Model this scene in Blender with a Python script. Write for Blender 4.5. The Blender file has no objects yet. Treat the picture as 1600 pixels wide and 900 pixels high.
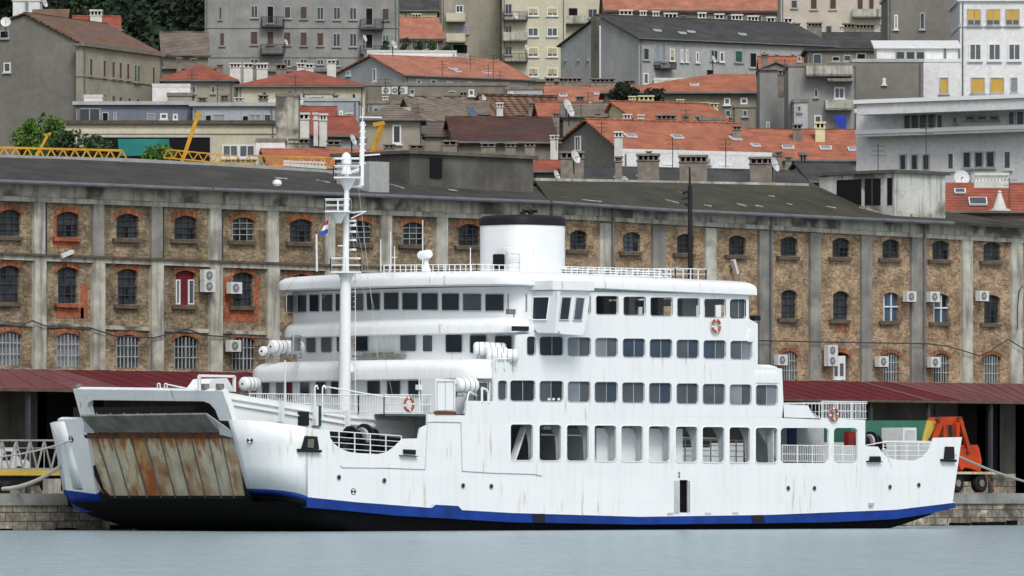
import bpy, math, random
from math import radians, sin, cos, pi, sqrt
from mathutils import Vector, Matrix
from mathutils.geometry import tessellate_polygon

# ------------------------------------------------------------------ camera
# World axes: +x along the quay, +y inland, z up.  The camera stands across the basin, 45 deg to the quay.
F = 11250.0; DIST = 415.0; HZ = 768.0; H = 2.25; S = sqrt(.5)
CAM = Vector((-DIST*S, -DIST*S, H)); FW = Vector((S, S, 0)); RT = Vector((S, -S, 0)); UP = Vector((0, 0, 1))
scene = bpy.context.scene
cd = bpy.data.cameras.new('camera'); co = bpy.data.objects.new('camera', cd); scene.collection.objects.link(co)
co.location = CAM; co.rotation_euler = (radians(90), 0, radians(-45))
cd.sensor_width = 36; cd.lens = 36*F/1600; cd.shift_y = (HZ-450)/1600; cd.clip_start = 1; cd.clip_end = 6000
scene.camera = co
scene.render.resolution_x = 1024; scene.render.resolution_y = 576
# ------------------------------------------------------------------ light
w = bpy.data.worlds.new('World'); scene.world = w; w.use_nodes = True
nt = w.node_tree; nt.nodes.clear()
SUN_EL, SUN_AZ = radians(49), radians(211)      # azimuth clockwise from +y
sk = nt.nodes.new('ShaderNodeTexSky'); sk.sky_type = 'NISHITA'; sk.sun_disc = False
sk.sun_elevation = SUN_EL; sk.sun_rotation = SUN_AZ; sk.air_density = 1.0; sk.dust_density = 3.0; sk.ozone_density = 1.0
hs = nt.nodes.new('ShaderNodeHueSaturation'); hs.inputs['Saturation'].default_value = .38
bg = nt.nodes.new('ShaderNodeBackground'); bg.inputs[1].default_value = .135
wo = nt.nodes.new('ShaderNodeOutputWorld')
nt.links.new(sk.outputs[0], hs.inputs['Color']); nt.links.new(hs.outputs[0], bg.inputs[0]); nt.links.new(bg.outputs[0], wo.inputs[0])
sl = bpy.data.lights.new('sun', 'SUN'); sl.energy = 1.7; sl.angle = radians(18); sl.color = (1, .98, .95)
so = bpy.data.objects.new('sun', sl); scene.collection.objects.link(so)
sd = Vector((sin(SUN_AZ)*cos(SUN_EL), cos(SUN_AZ)*cos(SUN_EL), sin(SUN_EL)))
so.rotation_euler = sd.to_track_quat('Z', 'Y').to_euler(); so.location = (0, -100, 200)
vs = scene.view_settings; vs.view_transform = 'Standard'; vs.look = 'None'; vs.gamma = 1; vs.exposure = 0.12
try: vs.use_curve_mapping = False
except Exception: pass

# ------------------------------------------------------------------ helpers
R = random.Random(7)
V = Vector
def ray(px, py): return FW + RT*((px-800)/F) + UP*(-(py-HZ)/F)
def on(px, py, p, n):
    d = ray(px, py); return CAM + d*((p-CAM).dot(n)/d.dot(n))
def Py(px, py, y): return on(px, py, V((0, y, 0)), V((0, 1, 0)))
def Px(px, py, x): return on(px, py, V((x, 0, 0)), V((1, 0, 0)))
def Pd(px, py, d): return CAM + ray(px, py)*d
def lerp(a, b, t): return a+(b-a)*t
def pl(pts, x):            # piecewise linear
    if x <= pts[0][0]: i = 0
    elif x >= pts[-1][0]: i = len(pts)-2
    else: i = max(k for k in range(len(pts)-1) if pts[k][0] <= x)
    (a, b), (c, d) = pts[i], pts[i+1]
    return b+(d-b)*(x-a)/(c-a)

ORG = {}
def link(o): scene.collection.objects.link(o); return o
def tag(o, label, cat, group=None):
    o['label'] = label; o['category'] = cat
    if group: o['group'] = group
    return o
def thing(name, label, cat, loc=(0, 0, 0), group=None):
    o = link(bpy.data.objects.new(name, None)); o.location = loc; ORG[o.name] = V(loc); o.empty_display_size = .2
    return tag(o, label, cat, group)

class MB:
    def __init__(s): s.v = []; s.f = []; s.m = []; s.cur = 0
    def mat(s, i): s.cur = i; return s
    def face(s, idx): s.f.append(tuple(idx)); s.m.append(s.cur)
    def add(s, vs, fs):
        b = len(s.v); s.v += [V(p) for p in vs]
        for f in fs: s.face([b+i for i in f])
        return s
    def hexa(s, p):        # 8 points: bottom 4, top 4
        return s.add(p, [(0, 3, 2, 1), (4, 5, 6, 7), (0, 1, 5, 4), (1, 2, 6, 5), (2, 3, 7, 6), (3, 0, 4, 7)])
    def box(s, x0, x1, y0, y1, z0, z1):
        return s.hexa([(x0, y0, z0), (x1, y0, z0), (x1, y1, z0), (x0, y1, z0), (x0, y0, z1), (x1, y0, z1), (x1, y1, z1), (x0, y1, z1)])
    def obox(s, o, a, b, c):   # origin corner + three edge vectors
        o = V(o); a = V(a); b = V(b); c = V(c)
        return s.hexa([o, o+a, o+a+b, o+b, o+c, o+a+c, o+a+b+c, o+b+c])
    def bar(s, p, q, t, t2=None):
        p = V(p); q = V(q); d = (q-p).normalized(); t2 = t2 or t
        a = d.cross(UP) if abs(d.z) < .95 else V((1, 0, 0)).cross(d)
        a.normalize(); b = d.cross(a)
        return s.obox(p-a*t/2-b*t2/2, a*t, b*t2, q-p)
    def tube(s, p, q, r, r2=None, n=10, cap=True):
        p = V(p); q = V(q); r2 = r if r2 is None else r2; d = (q-p).normalized()
        a = d.cross(UP) if abs(d.z) < .95 else V((1, 0, 0)).cross(d)
        a.normalize(); b = d.cross(a); vs = []
        for c, rr in ((p, r), (q, r2)):
            for i in range(n):
                t = 2*pi*i/n; vs.append(c+a*rr*cos(t)+b*rr*sin(t))
        fs = [(i, (i+1) % n, n+(i+1) % n, n+i) for i in range(n)]
        if cap: fs += [tuple(range(n)), tuple(range(2*n-1, n-1, -1))]
        return s.add(vs, fs)
    def path(s, pts, r, n=6):
        for a, b in zip(pts, pts[1:]): s.tube(a, b, r, n=n)
        return s
    def lathe(s, o, prof, n=20, ax=None, sx=1, sy=1):   # prof: (radius, height)
        o = V(o); vs = []; ax = ax or (V((1, 0, 0)), V((0, 1, 0)), V((0, 0, 1)))
        for r, h in prof:
            for i in range(n):
                t = 2*pi*i/n; vs.append(o+ax[0]*r*sx*cos(t)+ax[1]*r*sy*sin(t)+ax[2]*h)
        fs = []
        for k in range(len(prof)-1):
            for i in range(n): fs.append((k*n+i, k*n+(i+1) % n, (k+1)*n+(i+1) % n, (k+1)*n+i))
        fs += [tuple(range(n)), tuple(range((len(prof)-1)*n, len(prof)*n))]
        return s.add(vs, fs)
    def loft(s, rings, cap=True):
        n = len(rings[0]); vs = [p for r in rings for p in r]; fs = []
        for k in range(len(rings)-1):
            for i in range(n): fs.append((k*n+i, k*n+(i+1) % n, (k+1)*n+(i+1) % n, (k+1)*n+i))
        if cap: fs += [tuple(range(n)), tuple(range((len(rings)-1)*n, len(rings)*n))]
        return s.add(vs, fs)
    def grid(s, rows):     # open sheet
        n = len(rows[0]); vs = [p for r in rows for p in r]
        return s.add(vs, [(k*n+i, k*n+i+1, (k+1)*n+i+1, (k+1)*n+i) for k in range(len(rows)-1) for i in range(n-1)])
    def plate(s, outer, holes=(), thick=None):  # coplanar 3D loops, thick = extrusion vector
        outer = [V(p) for p in outer]; thick = V(thick)
        nn = thick.normalized(); e1 = UP.cross(nn)
        if e1.length < .1: e1 = V((1, 0, 0))
        e1.normalize(); e2 = nn.cross(e1); loops = [outer]+[[V(p) for p in h] for h in holes]
        o = outer[0]
        flat = [[V(((p-o).dot(e1), (p-o).dot(e2), 0)) for p in l] for l in loops]
        tri = tessellate_polygon(flat); pts = [p for l in loops for p in l]; n = len(pts)
        fs = [tuple(t) for t in tri] + [tuple(i+n for i in reversed(t)) for t in tri]
        b = 0
        for l in loops:
            k = len(l)
            for i in range(k): fs.append((b+i, b+(i+1) % k, n+b+(i+1) % k, n+b+i))
            b += k
        return s.add(pts+[p+thick for p in pts], fs)
    def build(s, name, mats, parent=None, smooth=False, loc=None, angle=None):
        if not isinstance(mats, (list, tuple)): mats = [mats]
        if parent is not None: o0 = ORG[parent.name]
        elif loc is not None: o0 = V(loc)
        else:
            n = len(s.v); o0 = V((sum(p.x for p in s.v)/n, sum(p.y for p in s.v)/n, min(p.z for p in s.v)))
        me = bpy.data.meshes.new(name); me.from_pydata([tuple(p-o0) for p in s.v], [], s.f)
        for m in mats: me.materials.append(m)
        me.polygons.foreach_set('material_index', s.m)
        import bmesh
        bm = bmesh.new(); bm.from_mesh(me); bmesh.ops.recalc_face_normals(bm, faces=bm.faces[:]); bm.to_mesh(me); bm.free()
        if smooth:
            me.polygons.foreach_set('use_smooth', [True]*len(me.polygons))
            if smooth != 'all':
                try: me.set_sharp_from_angle(angle=radians(38))
                except Exception: pass
        me.update()
        o = link(bpy.data.objects.new(name, me))
        if parent is not None: o.parent = parent; ORG[o.name] = ORG[parent.name]
        else: o.location = o0; ORG[o.name] = o0
        return o
def struct(o): o['kind'] = 'structure'; return o
def copy_tree(o, loc=None, parent=None, rotz=None):
    c = link(o.copy()); c.parent = parent
    if loc is not None: c.location = loc
    if rotz is not None: c.rotation_euler = (0, 0, rotz)
    for ch in list(o.children): copy_tree(ch, None, c)
    return c

def rr(x0, y0, x1, y1, r=4, n=4):
    p = []
    for cx, cy, a in ((x1-r, y0+r, -90), (x1-r, y1-r, 0), (x0+r, y1-r, 90), (x0+r, y0+r, 180)):
        for i in range(n+1):
            t = radians(a+90*i/n); p.append((cx+r*cos(t), cy+r*sin(t)))
    return p
def archp(x0, y0, x1, y1, rise, n=6):
    p = [(x0, y1), (x0, y0+rise)]
    for i in range(1, n): t = i/n; p.append((lerp(x0, x1, t), y0+rise-rise*4*t*(1-t)))
    return p+[(x1, y0+rise), (x1, y1)]

# ------------------------------------------------------------------ materials
def mat(name, col, rough=.8, var=.12, scale=.6, stain=0, stain_col=(.05, .05, .045), streak=0, streak_col=(.1, .09, .08),
        metal=0, bump=0, bscale=8, fine=.09, spec=.3, thr=(.5, .72), rust=0, seam=0, topz=None):
    m = bpy.data.materials.new(name); m.use_nodes = True; n = m.node_tree; ns = n.nodes; L = n.links.new
    b = ns['Principled BSDF']; b.inputs['Roughness'].default_value = rough; b.inputs['Metallic'].default_value = metal
    b.inputs['Specular IOR Level'].default_value = spec
    g = ns.new('ShaderNodeNewGeometry')
    def noise(sc, det=4, vec=None):
        t = ns.new('ShaderNodeTexNoise'); t.inputs['Scale'].default_value = sc; t.inputs['Detail'].default_value = det
        L(vec or g.outputs['Position'], t.inputs['Vector']); return t
    def mix(f, a, bcol, mode='MIX'):
        x = ns.new('ShaderNodeMix'); x.data_type = 'RGBA'; x.blend_type = mode
        if isinstance(f, float) or isinstance(f, int): x.inputs[0].default_value = f
        else: L(f, x.inputs[0])
        for k, c in ((6, a), (7, bcol)):
            if isinstance(c, tuple): x.inputs[k].default_value = (*c, 1)
            else: L(c, x.inputs[k])
        return x.outputs[2]
    def rng(src, a, bb, c=0., d=1.):
        r = ns.new('ShaderNodeMapRange'); r.inputs[1].default_value = a; r.inputs[2].default_value = bb
        r.inputs[3].default_value = c; r.inputs[4].default_value = d; L(src, r.inputs[0]); return r.outputs[0]
    n1 = noise(scale)
    c = mix(rng(n1.outputs[0], .3, .7), tuple(x*(1-var) for x in col), tuple(min(1, x*(1+var)) for x in col))
    if fine:
        n2 = noise(scale*11, 3)
        c = mix(rng(n2.outputs[0], .3, .7), c, mix(1., c, (1-2*fine,)*3, 'MULTIPLY'))
    if stain:
        n3 = noise(scale*.55, 6)
        c = mix(rng(n3.outputs[0], thr[0], thr[1], 0, stain), c, stain_col)
    if streak:
        mp = ns.new('ShaderNodeMapping'); mp.inputs['Scale'].default_value = (1.6, 1.6, .16); L(g.outputs['Position'], mp.inputs[0])
        n4 = noise(1.6, 5, mp.outputs[0])
        c = mix(rng(n4.outputs[0], .5, .7, 0, streak), c, streak_col)
    if seam:
        sx = ns.new('ShaderNodeSeparateXYZ'); L(g.outputs['Position'], sx.inputs[0]); ad = ns.new('ShaderNodeMath'); L(sx.outputs[0], ad.inputs[0]); L(sx.outputs[1], ad.inputs[1])
        cb = ns.new('ShaderNodeCombineXYZ'); L(ad.outputs[0], cb.inputs[0]); L(sx.outputs[2], cb.inputs[1])
        tb = ns.new('ShaderNodeTexBrick'); L(cb.outputs[0], tb.inputs['Vector']); tb.inputs['Scale'].default_value = 1; tb.inputs['Brick Width'].default_value = 4.2; tb.inputs['Row Height'].default_value = 1.55
        tb.inputs['Mortar Size'].default_value = .02; tb.inputs['Mortar Smooth'].default_value = .4; tb.inputs['Color1'].default_value = (1, 1, 1, 1); tb.inputs['Color2'].default_value = (.965, .97, .975, 1); tb.inputs['Mortar'].default_value = (1-2*seam, 1-2*seam, 1-2*seam, 1)
        c = mix(1., c, tb.outputs[0], 'MULTIPLY')
    if topz:
        sz = ns.new('ShaderNodeSeparateXYZ'); L(g.outputs['Position'], sz.inputs[0]); mp3 = ns.new('ShaderNodeMapping'); mp3.inputs['Scale'].default_value = (2.2, 2.2, .5); L(g.outputs['Position'], mp3.inputs[0])
        n7 = noise(1.3, 5, mp3.outputs[0]); sm = ns.new('ShaderNodeMath'); L(rng(sz.outputs[2], topz-2.6, topz, -.28, .20), sm.inputs[0]); L(n7.outputs[0], sm.inputs[1])
        c = mix(rng(sm.outputs[0], .42, .60, 0, .92), c, (.40, .13, .022))
    if rust:
        mp2 = ns.new('ShaderNodeMapping'); mp2.inputs['Scale'].default_value = (3.2, 3.2, .33); L(g.outputs['Position'], mp2.inputs[0])
        n5 = noise(1., 3, mp2.outputs[0]); n6 = noise(.35, 3)
        ml = ns.new('ShaderNodeMath'); ml.operation = 'MULTIPLY'; L(rng(n5.outputs[0], .60, .70), ml.inputs[0]); L(rng(n6.outputs[0], .47, .6, 0, rust), ml.inputs[1])
        c = mix(ml.outputs[0], c, (.42, .22, .08))
    L(c, b.inputs['Base Color'])
    if bump:
        nb = noise(bscale, 3); bp = ns.new('ShaderNodeBump'); bp.inputs['Strength'].default_value = bump; bp.inputs['Distance'].default_value = .05
        L(nb.outputs[0], bp.inputs['Height']); L(bp.outputs[0], b.inputs['Normal'])
    m['x'] = 0
    return m
def brickmat(name, c1, c2, mortar, bw, bh, ms=.02, along='y', stain=.35, stain_col=(.08, .06, .045), var=(.5, 1.35), vscale=1.0):
    m = bpy.data.materials.new(name); m.use_nodes = True; n = m.node_tree; ns = n.nodes; L = n.links.new
    b = ns['Principled BSDF']; b.inputs['Roughness'].default_value = .9; b.inputs['Specular IOR Level'].default_value = .2
    g = ns.new('ShaderNodeNewGeometry'); sx = ns.new('ShaderNodeSeparateXYZ'); L(g.outputs['Position'], sx.inputs[0])
    ad = ns.new('ShaderNodeMath'); L(sx.outputs[0], ad.inputs[0]); L(sx.outputs[1], ad.inputs[1])
    cb = ns.new('ShaderNodeCombineXYZ'); L(ad.outputs[0], cb.inputs[0]); L(sx.outputs[2], cb.inputs[1])
    t = ns.new('ShaderNodeTexBrick'); L(cb.outputs[0], t.inputs['Vector'])
    t.inputs['Scale'].default_value = 1; t.inputs['Brick Width'].default_value = bw; t.inputs['Row Height'].default_value = bh
    t.inputs['Mortar Size'].default_value = ms; t.inputs['Color1'].default_value = (*c1, 1); t.inputs['Color2'].default_value = (*c2, 1)
    t.inputs['Mortar'].default_value = (*mortar, 1); t.inputs['Bias'].default_value = 0
    prev = t.outputs[0]
    for sc, lo, hi in ((vscale, var[0], var[1]), (vscale*5, .6, 1.4)):
        no = ns.new('ShaderNodeTexNoise'); no.inputs['Scale'].default_value = sc; no.inputs['Detail'].default_value = 5; L(g.outputs['Position'], no.inputs['Vector'])
        r = ns.new('ShaderNodeMapRange'); r.inputs[1].default_value = .3; r.inputs[2].default_value = .7; r.inputs[3].default_value = lo; r.inputs[4].default_value = hi
        L(no.outputs[0], r.inputs[0]); x = ns.new('ShaderNodeMix'); x.data_type = 'RGBA'; x.blend_type = 'MULTIPLY'; x.inputs[0].default_value = 1
        L(prev, x.inputs[6]); L(r.outputs[0], x.inputs[7]); prev = x.outputs[2]
    no = ns.new('ShaderNodeTexNoise'); no.inputs['Scale'].default_value = .9; no.inputs['Detail'].default_value = 6; L(g.outputs['Position'], no.inputs['Vector'])
    r = ns.new('ShaderNodeMapRange'); r.inputs[1].default_value = .5; r.inputs[2].default_value = .68; r.inputs[4].default_value = stain; L(no.outputs[0], r.inputs[0])
    x = ns.new('ShaderNodeMix'); x.data_type = 'RGBA'; L(r.outputs[0], x.inputs[0]); L(prev, x.inputs[6]); x.inputs[7].default_value = (*stain_col, 1)
    n8 = ns.new('ShaderNodeTexNoise'); n8.inputs['Scale'].default_value = 1.7; n8.inputs['Detail'].default_value = 8; n8.inputs['Roughness'].default_value = .65; L(g.outputs['Position'], n8.inputs['Vector'])
    r8 = ns.new('ShaderNodeMapRange'); r8.inputs[1].default_value = .56; r8.inputs[2].default_value = .64; r8.inputs[4].default_value = .4; L(n8.outputs[0], r8.inputs[0])
    y = ns.new('ShaderNodeMix'); y.data_type = 'RGBA'; L(r8.outputs[0], y.inputs[0]); L(x.outputs[2], y.inputs[6]); y.inputs[7].default_value = (*(min(1, k*1.25) for k in mortar), 1)
    L(y.outputs[2], b.inputs['Base Color']); return m
def tilemat(name, c, dark=.8, period=.45, stain=.3, stain_col=(.1, .07, .05)):
    m = mat(name, c, .85, .25, .7, min(.95, stain*1.7), stain_col, streak=.35, streak_col=tuple(x*.5 for x in c), fine=.16, bump=.0)
    n = m.node_tree; ns = n.nodes; L = n.links.new; b = ns['Principled BSDF']
    g = ns.new('ShaderNodeNewGeometry'); mp = ns.new('ShaderNodeSeparateXYZ'); L(g.outputs['Position'], mp.inputs[0])
    ad = ns.new('ShaderNodeMath'); L(mp.outputs[0], ad.inputs[0]); L(mp.outputs[1], ad.inputs[1])
    mu = ns.new('ShaderNodeMath'); mu.operation = 'MULTIPLY'; mu.inputs[1].default_value = 2*pi/period; L(ad.outputs[0], mu.inputs[0])
    si = ns.new('ShaderNodeMath'); si.operation = 'SINE'; L(mu.outputs[0], si.inputs[0])
    mz = ns.new('ShaderNodeMath'); mz.operation = 'MULTIPLY'; mz.inputs[1].default_value = 2*pi/.22; L(mp.outputs[2], mz.inputs[0])
    s2 = ns.new('ShaderNodeMath'); s2.operation = 'SINE'; L(mz.outputs[0], s2.inputs[0])
    a2 = ns.new('ShaderNodeMath'); L(si.outputs[0], a2.inputs[0]); L(s2.outputs[0], a2.inputs[1])
    bp = ns.new('ShaderNodeBump'); bp.inputs['Strength'].default_value = .6; bp.inputs['Distance'].default_value = .05
    L(a2.outputs[0], bp.inputs['Height']); L(bp.outputs[0], b.inputs['Normal'])
    src = b.inputs['Base Color'].links[0].from_socket; r9 = ns.new('ShaderNodeMapRange'); r9.inputs[1].default_value = -.9; r9.inputs[2].default_value = .3; r9.inputs[3].default_value = dark; r9.inputs[4].default_value = 1.08; L(si.outputs[0], r9.inputs[0])
    x9 = ns.new('ShaderNodeMix'); x9.data_type = 'RGBA'; x9.blend_type = 'MULTIPLY'; x9.inputs[0].default_value = 1; L(src, x9.inputs[6]); L(r9.outputs[0], x9.inputs[7]); L(x9.outputs[2], b.inputs['Base Color']); return m

M = {}
M['white'] = mat('ship white paint', (.80, .83, .84), .38, .02, .3, .0, streak=.16, streak_col=(.55, .52, .46), fine=.0, spec=.45, rust=.6, seam=.03, bump=.25, bscale=.9)
M['whitec'] = mat('white paint plain', (.78, .81, .82), .45, .03, .5, fine=.0)
M['deck'] = mat('deck grey green', (.16, .2, .18), .8)
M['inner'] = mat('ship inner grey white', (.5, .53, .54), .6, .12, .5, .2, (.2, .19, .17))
M['darkin'] = mat('hold shade black', (.012, .013, .015), .9, fine=0)  # near-black colour stands in for the shade inside the ship
M['blue'] = mat('blue belting paint', (.006, .042, .27), .42, .25, .9, .5, (.01, .025, .10))
M['black'] = mat('black hull paint', (.003, .003, .0035), .75, .2, .8, fine=0, spec=.12)
M['blk'] = mat('black steel', (.012, .012, .014), .5, .2, 1)
M['ink'] = mat('black marking paint', (.02, .022, .025), .6)
M['rust'] = mat('rusted cream plate', (.62, .55, .39), .75, .15, .8, .95, (.30, .095, .02), .8, (.33, .13, .03), fine=.1, thr=(.5, .66), topz=6.3)
M['rustd'] = mat('dark rust', (.13, .05, .025), .85, .4, 2)
M['flapgrey'] = mat('weathered grey plate', (.2, .2, .18), .8, .25, 1.2, .5, (.07, .06, .05), .4, (.1, .08, .06))
M['glass'] = mat('dark window glass', (.018, .026, .038), .12, .3, .5, fine=0, spec=.6)
M['glassm'] = mat('mid window glass', (.07, .085, .10), .16, .3, .5, fine=0, spec=.6)
M['glassl'] = mat('curtained window glass', (.19, .22, .25), .2, .25, .4, fine=0, spec=.6)
M['glassb'] = mat('bluish window glass', (.04, .075, .13), .12, .3, .5, fine=0, spec=.6)
M['grime'] = mat('grimy window glass', (.028, .034, .042), .35, .6, 1.5, .5, (.09, .1, .11), fine=.2)
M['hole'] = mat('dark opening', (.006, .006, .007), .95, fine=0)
M['galv'] = mat('galvanised steel', (.42, .43, .42), .5, .15, 1, metal=.3)
M['redp'] = mat('dark red paint', (.22, .02, .02), .6)
M['bluep'] = mat('dull blue paint', (.02, .05, .2), .6)
M['red'] = mat('red fabric', (.5, .03, .03), .8, fine=0)
M['navy'] = mat('blue fabric', (.03, .08, .4), .8, fine=0)
M['buoy'] = mat('faded orange buoy', (.42, .11, .06), .7, .2, 3)
M['gdoor'] = mat('green door paint', (.02, .09, .06), .6)
M['rope'] = mat('mooring rope', (.5, .5, .46), .9, .15, 3)
M['brick'] = brickmat('ochre brown brick', (.30, .23, .145), (.14, .107, .068), (.28, .235, .165), .38, .125, .013, stain=.7, stain_col=(.10, .085, .055))
M['brickR'] = brickmat('ochre brick', (.38, .265, .16), (.20, .132, .082), (.34, .275, .19), .38, .125, .013, stain=.4, stain_col=(.15, .11, .07))
M['arch'] = brickmat('orange arch brick', (.46, .17, .075), (.24, .085, .04), (.16, .11, .07), .16, .6, .02, stain=.3)
M['patch'] = brickmat('red brick patch', (.36, .10, .05), (.28, .08, .04), (.30, .12, .07), .27, .085, .01, stain=.2)
M['conc'] = mat('weathered render', (.45, .43, .36), .9, .22, 1.1, .95, (.085, .08, .07), .75, (.13, .12, .11), fine=.08, thr=(.48, .62))
M['pilL'] = mat('pale pilaster render', (.47, .465, .40), .9, .25, 1.0, .75, (.15, .14, .12), .85, (.13, .12, .11), fine=.08, thr=(.5, .7))
M['pilD'] = mat('grey pilaster concrete', (.25, .245, .225), .9, .3, .8, .6, (.08, .08, .08), .4, (.12, .12, .115), fine=.08)
M['sill'] = mat('dark stone sill', (.11, .085, .065), .9, .3, 2)
M['asph'] = mat('dark bitumen roof', (.048, .049, .044), .9, .3, .6, .6, (.07, .068, .05), fine=.14)
M['moss'] = mat('mossy bitumen roof', (.048, .047, .034), .9, .3, .6, .6, (.075, .068, .045), fine=.14)
M['gut'] = mat('zinc gutter', (.16, .17, .18), .5, .2, 1, metal=.2)
M['awn'] = mat('dark red sheet canopy', (.115, .017, .024), .6, .1, .5, .2, (.12, .04, .04), spec=.2)
M['awnf'] = mat('faded red sheet canopy', (.15, .055, .058), .7, .15, .5, .3, (.14, .06, .06))
M['winered'] = mat('wine red panel', (.14, .012, .02), .7)
M['frame'] = mat('white window frame', (.7, .72, .72), .6, .08, 2)
M['bars'] = mat('pale grey window bars', (.38, .40, .40), .6, .2, 2)
M['stone'] = brickmat('quay limestone blocks', (.40, .36, .28), (.22, .20, .17), (.07, .065, .06), 1.15, .52, .03, stain=.8, stain_col=(.06, .055, .045), var=(.45, 1.3), vscale=.8)
M['cap'] = mat('quay capstone', (.27, .27, .25), .9, .25, .7, .5, (.1, .1, .09))
M['ground'] = mat('quay paving', (.17, .165, .155), .95, .2, .2, .3, (.1, .1, .09))
M['hill'] = mat('hillside scrub', (.06, .07, .045), .95, .4, .08, .5, (.12, .11, .09))
M['yel'] = mat('crane yellow paint', (.62, .32, .03), .6, .2, 1, .3, (.3, .15, .04))
M['orange'] = mat('grab orange paint', (.52, .055, .01), .6, .2, 1.5, .6, (.16, .04, .02), .5, (.12, .04, .02))
M['tyre'] = mat('black rubber', (.014, .014, .015), .85)
M['green'] = mat('green sheet metal', (.045, .17, .12), .6, .15, .8, .2, (.1, .15, .12))
M['yelp'] = mat('yellow panel', (.6, .44, .08), .7, .1, 1)
M['acw'] = mat('air conditioner casing', (.62, .64, .62), .6, .06, 3)
M['acf'] = mat('air conditioner fan grille', (.17, .18, .19), .7)
M['rustB'] = mat('cream plate with rust', (.62, .58, .44), .75, .12, .9, .55, (.32, .11, .03), .45, (.30, .14, .05), fine=.1, thr=(.52, .68), topz=6.0)
M['rustC'] = mat('heavily rusted plate', (.55, .36, .18), .8, .2, 1.1, .95, (.36, .095, .02), .8, (.28, .09, .02), fine=.1, thr=(.44, .6), topz=6.6)
M['glasss'] = mat('slate blue window glass', (.035, .055, .085), .14, .3, .5, fine=0, spec=.6)
M['acg'] = mat('air conditioner grille', (.05, .055, .06), .7)
# hill
M['plg'] = mat('grey render', (.27, .275, .265), .9, .18, 0.45, .5, (.19, .185, .17), .35, (.17, .165, .155))
M['plgb'] = mat('blank grey render', (.20, .192, .17), .9, .15, .15, .5, (.21, .205, .185), .2, (.13, .125, .115))
M['plb'] = mat('old beige render', (.33, .31, .25), .9, .15, 0.54, .5, (.21, .2, .17), .35, (.2, .19, .16))
M['plc'] = mat('cream render', (.56, .53, .40), .9, .1, 0.45, .35, (.38, .35, .27), .25, (.33, .31, .26))
M['ply'] = mat('pale yellow render', (.66, .62, .38), .9, .08, .3)
M['plw'] = mat('white render', (.72, .73, .73), .85, .06, .25, .15, (.42, .44, .45), .12, (.4, .41, .41))
M['plbl'] = mat('pale blue grey render', (.34, .38, .41), .9, .1, .3, .2, (.25, .27, .29))
M['plsl'] = mat('slate blue render', (.17, .20, .25), .9, .15, .4, .3, (.1, .11, .13))
M['plgw'] = mat('light grey render', (.40, .42, .43), .9, .12, 0.36, .5, (.30, .31, .31), .25, (.26, .26, .26))
M['plgg'] = mat('mid grey gable render', (.36, .37, .365), .9, .14, 0.27, .5, (.32, .33, .33), .3, (.19, .19, .19))
M['plbr'] = mat('brown grey render', (.21, .19, .155), .9, .2, 0.72, .5, (.13, .12, .1), .3, (.12, .11, .1))
M['plpk'] = mat('pinkish beige render', (.52, .47, .40), .9, .1, 0.54, .3, (.4, .37, .33))
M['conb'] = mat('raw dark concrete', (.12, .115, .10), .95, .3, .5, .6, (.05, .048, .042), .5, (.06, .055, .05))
M['stcw'] = mat('peeling white render', (.55, .56, .53), .9, .15, .6, .85, (.10, .09, .07), .8, (.13, .12, .10), thr=(.5, .6))
M['tileo'] = tilemat('orange clay tiles', (.40, .145, .085), stain=.25, stain_col=(.3, .13, .09))
M['tilep'] = tilemat('pale orange clay tiles', (.42, .175, .11), stain=.3, stain_col=(.32, .16, .11))
M['tiler'] = tilemat('red clay tiles', (.32, .09, .058), stain=.35, stain_col=(.2, .09, .07))
M['tilebr'] = tilemat('old brown clay tiles', (.22, .13, .09), dark=.5, stain=.7, stain_col=(.12, .11, .1))
M['tileg'] = tilemat('old grey clay tiles', (.23, .19, .15), dark=.4, stain=.6, stain_col=(.11, .09, .08))
M['tiledr'] = tilemat('dark red brown tiles', (.10, .05, .042), dark=.6, stain=.5, stain_col=(.06, .05, .048))
M['slate'] = tilemat('dark slate', (.06, .061, .062), stain=.4, stain_col=(.09, .09, .09))
M['shut'] = mat('brown shutters', (.09, .055, .045), .8, .2, 3)
M['shutg'] = mat('green shutters', (.03, .09, .075), .8, .2, 3)
M['blind'] = mat('yellow blind', (.56, .36, .08), .8, .08, 1)
M['blindc'] = mat('cream blind', (.45, .38, .20), .8, .1, 1)
M['chw'] = mat('white chimney render', (.62, .62, .58), .9, .1, 2, .3, (.35, .34, .31))
M['chs'] = mat('old chimney stone', (.22, .195, .165), .9, .25, 2, .4, (.1, .09, .08))
M['dish'] = mat('dish white', (.62, .64, .64), .5)
M['teal'] = mat('teal netting', (.02, .19, .17), .8, .2, .6)
M['tarp'] = mat('royal blue tarpaulin', (.02, .05, .42), .7)
M['leafd'] = mat('dark evergreen leaves', (.022, .04, .022), .8, .5, .35, fine=.2)
M['leafm'] = mat('mid green leaves', (.045, .085, .035), .8, .5, .6, fine=.2)
M['leafb'] = mat('bright green leaves', (.10, .2, .035), .8, .5, .8, fine=.2)
M['bark'] = mat('bark', (.06, .045, .035), .95, .3, 3)

def railing(m, pts, h, rails=3, post=1.5, bal=0, r=.03, br=.014, offs=V((0, 0, 0))):
    for a, b in zip(pts, pts[1:]):
        a = V(a)+offs; b = V(b)+offs; L = (b-a).length
        for k in range(1, rails+1): m.tube(a+UP*h*k/rails, b+UP*h*k/rails, r if k == rails else r*.7, n=5)
        n = max(1, round(L/post))
        for i in range(n+1): p = a.lerp(b, i/n); m.bar(p, p+UP*h, r*1.7)
        if bal:
            m.tube(a+UP*.1, b+UP*.1, r*.7, n=4)
            n = int(L/bal)
            for i in range(n+1): p = a.lerp(b, i/n); m.bar(p+UP*.08, p+UP*h, br*2)
    return m
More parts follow.
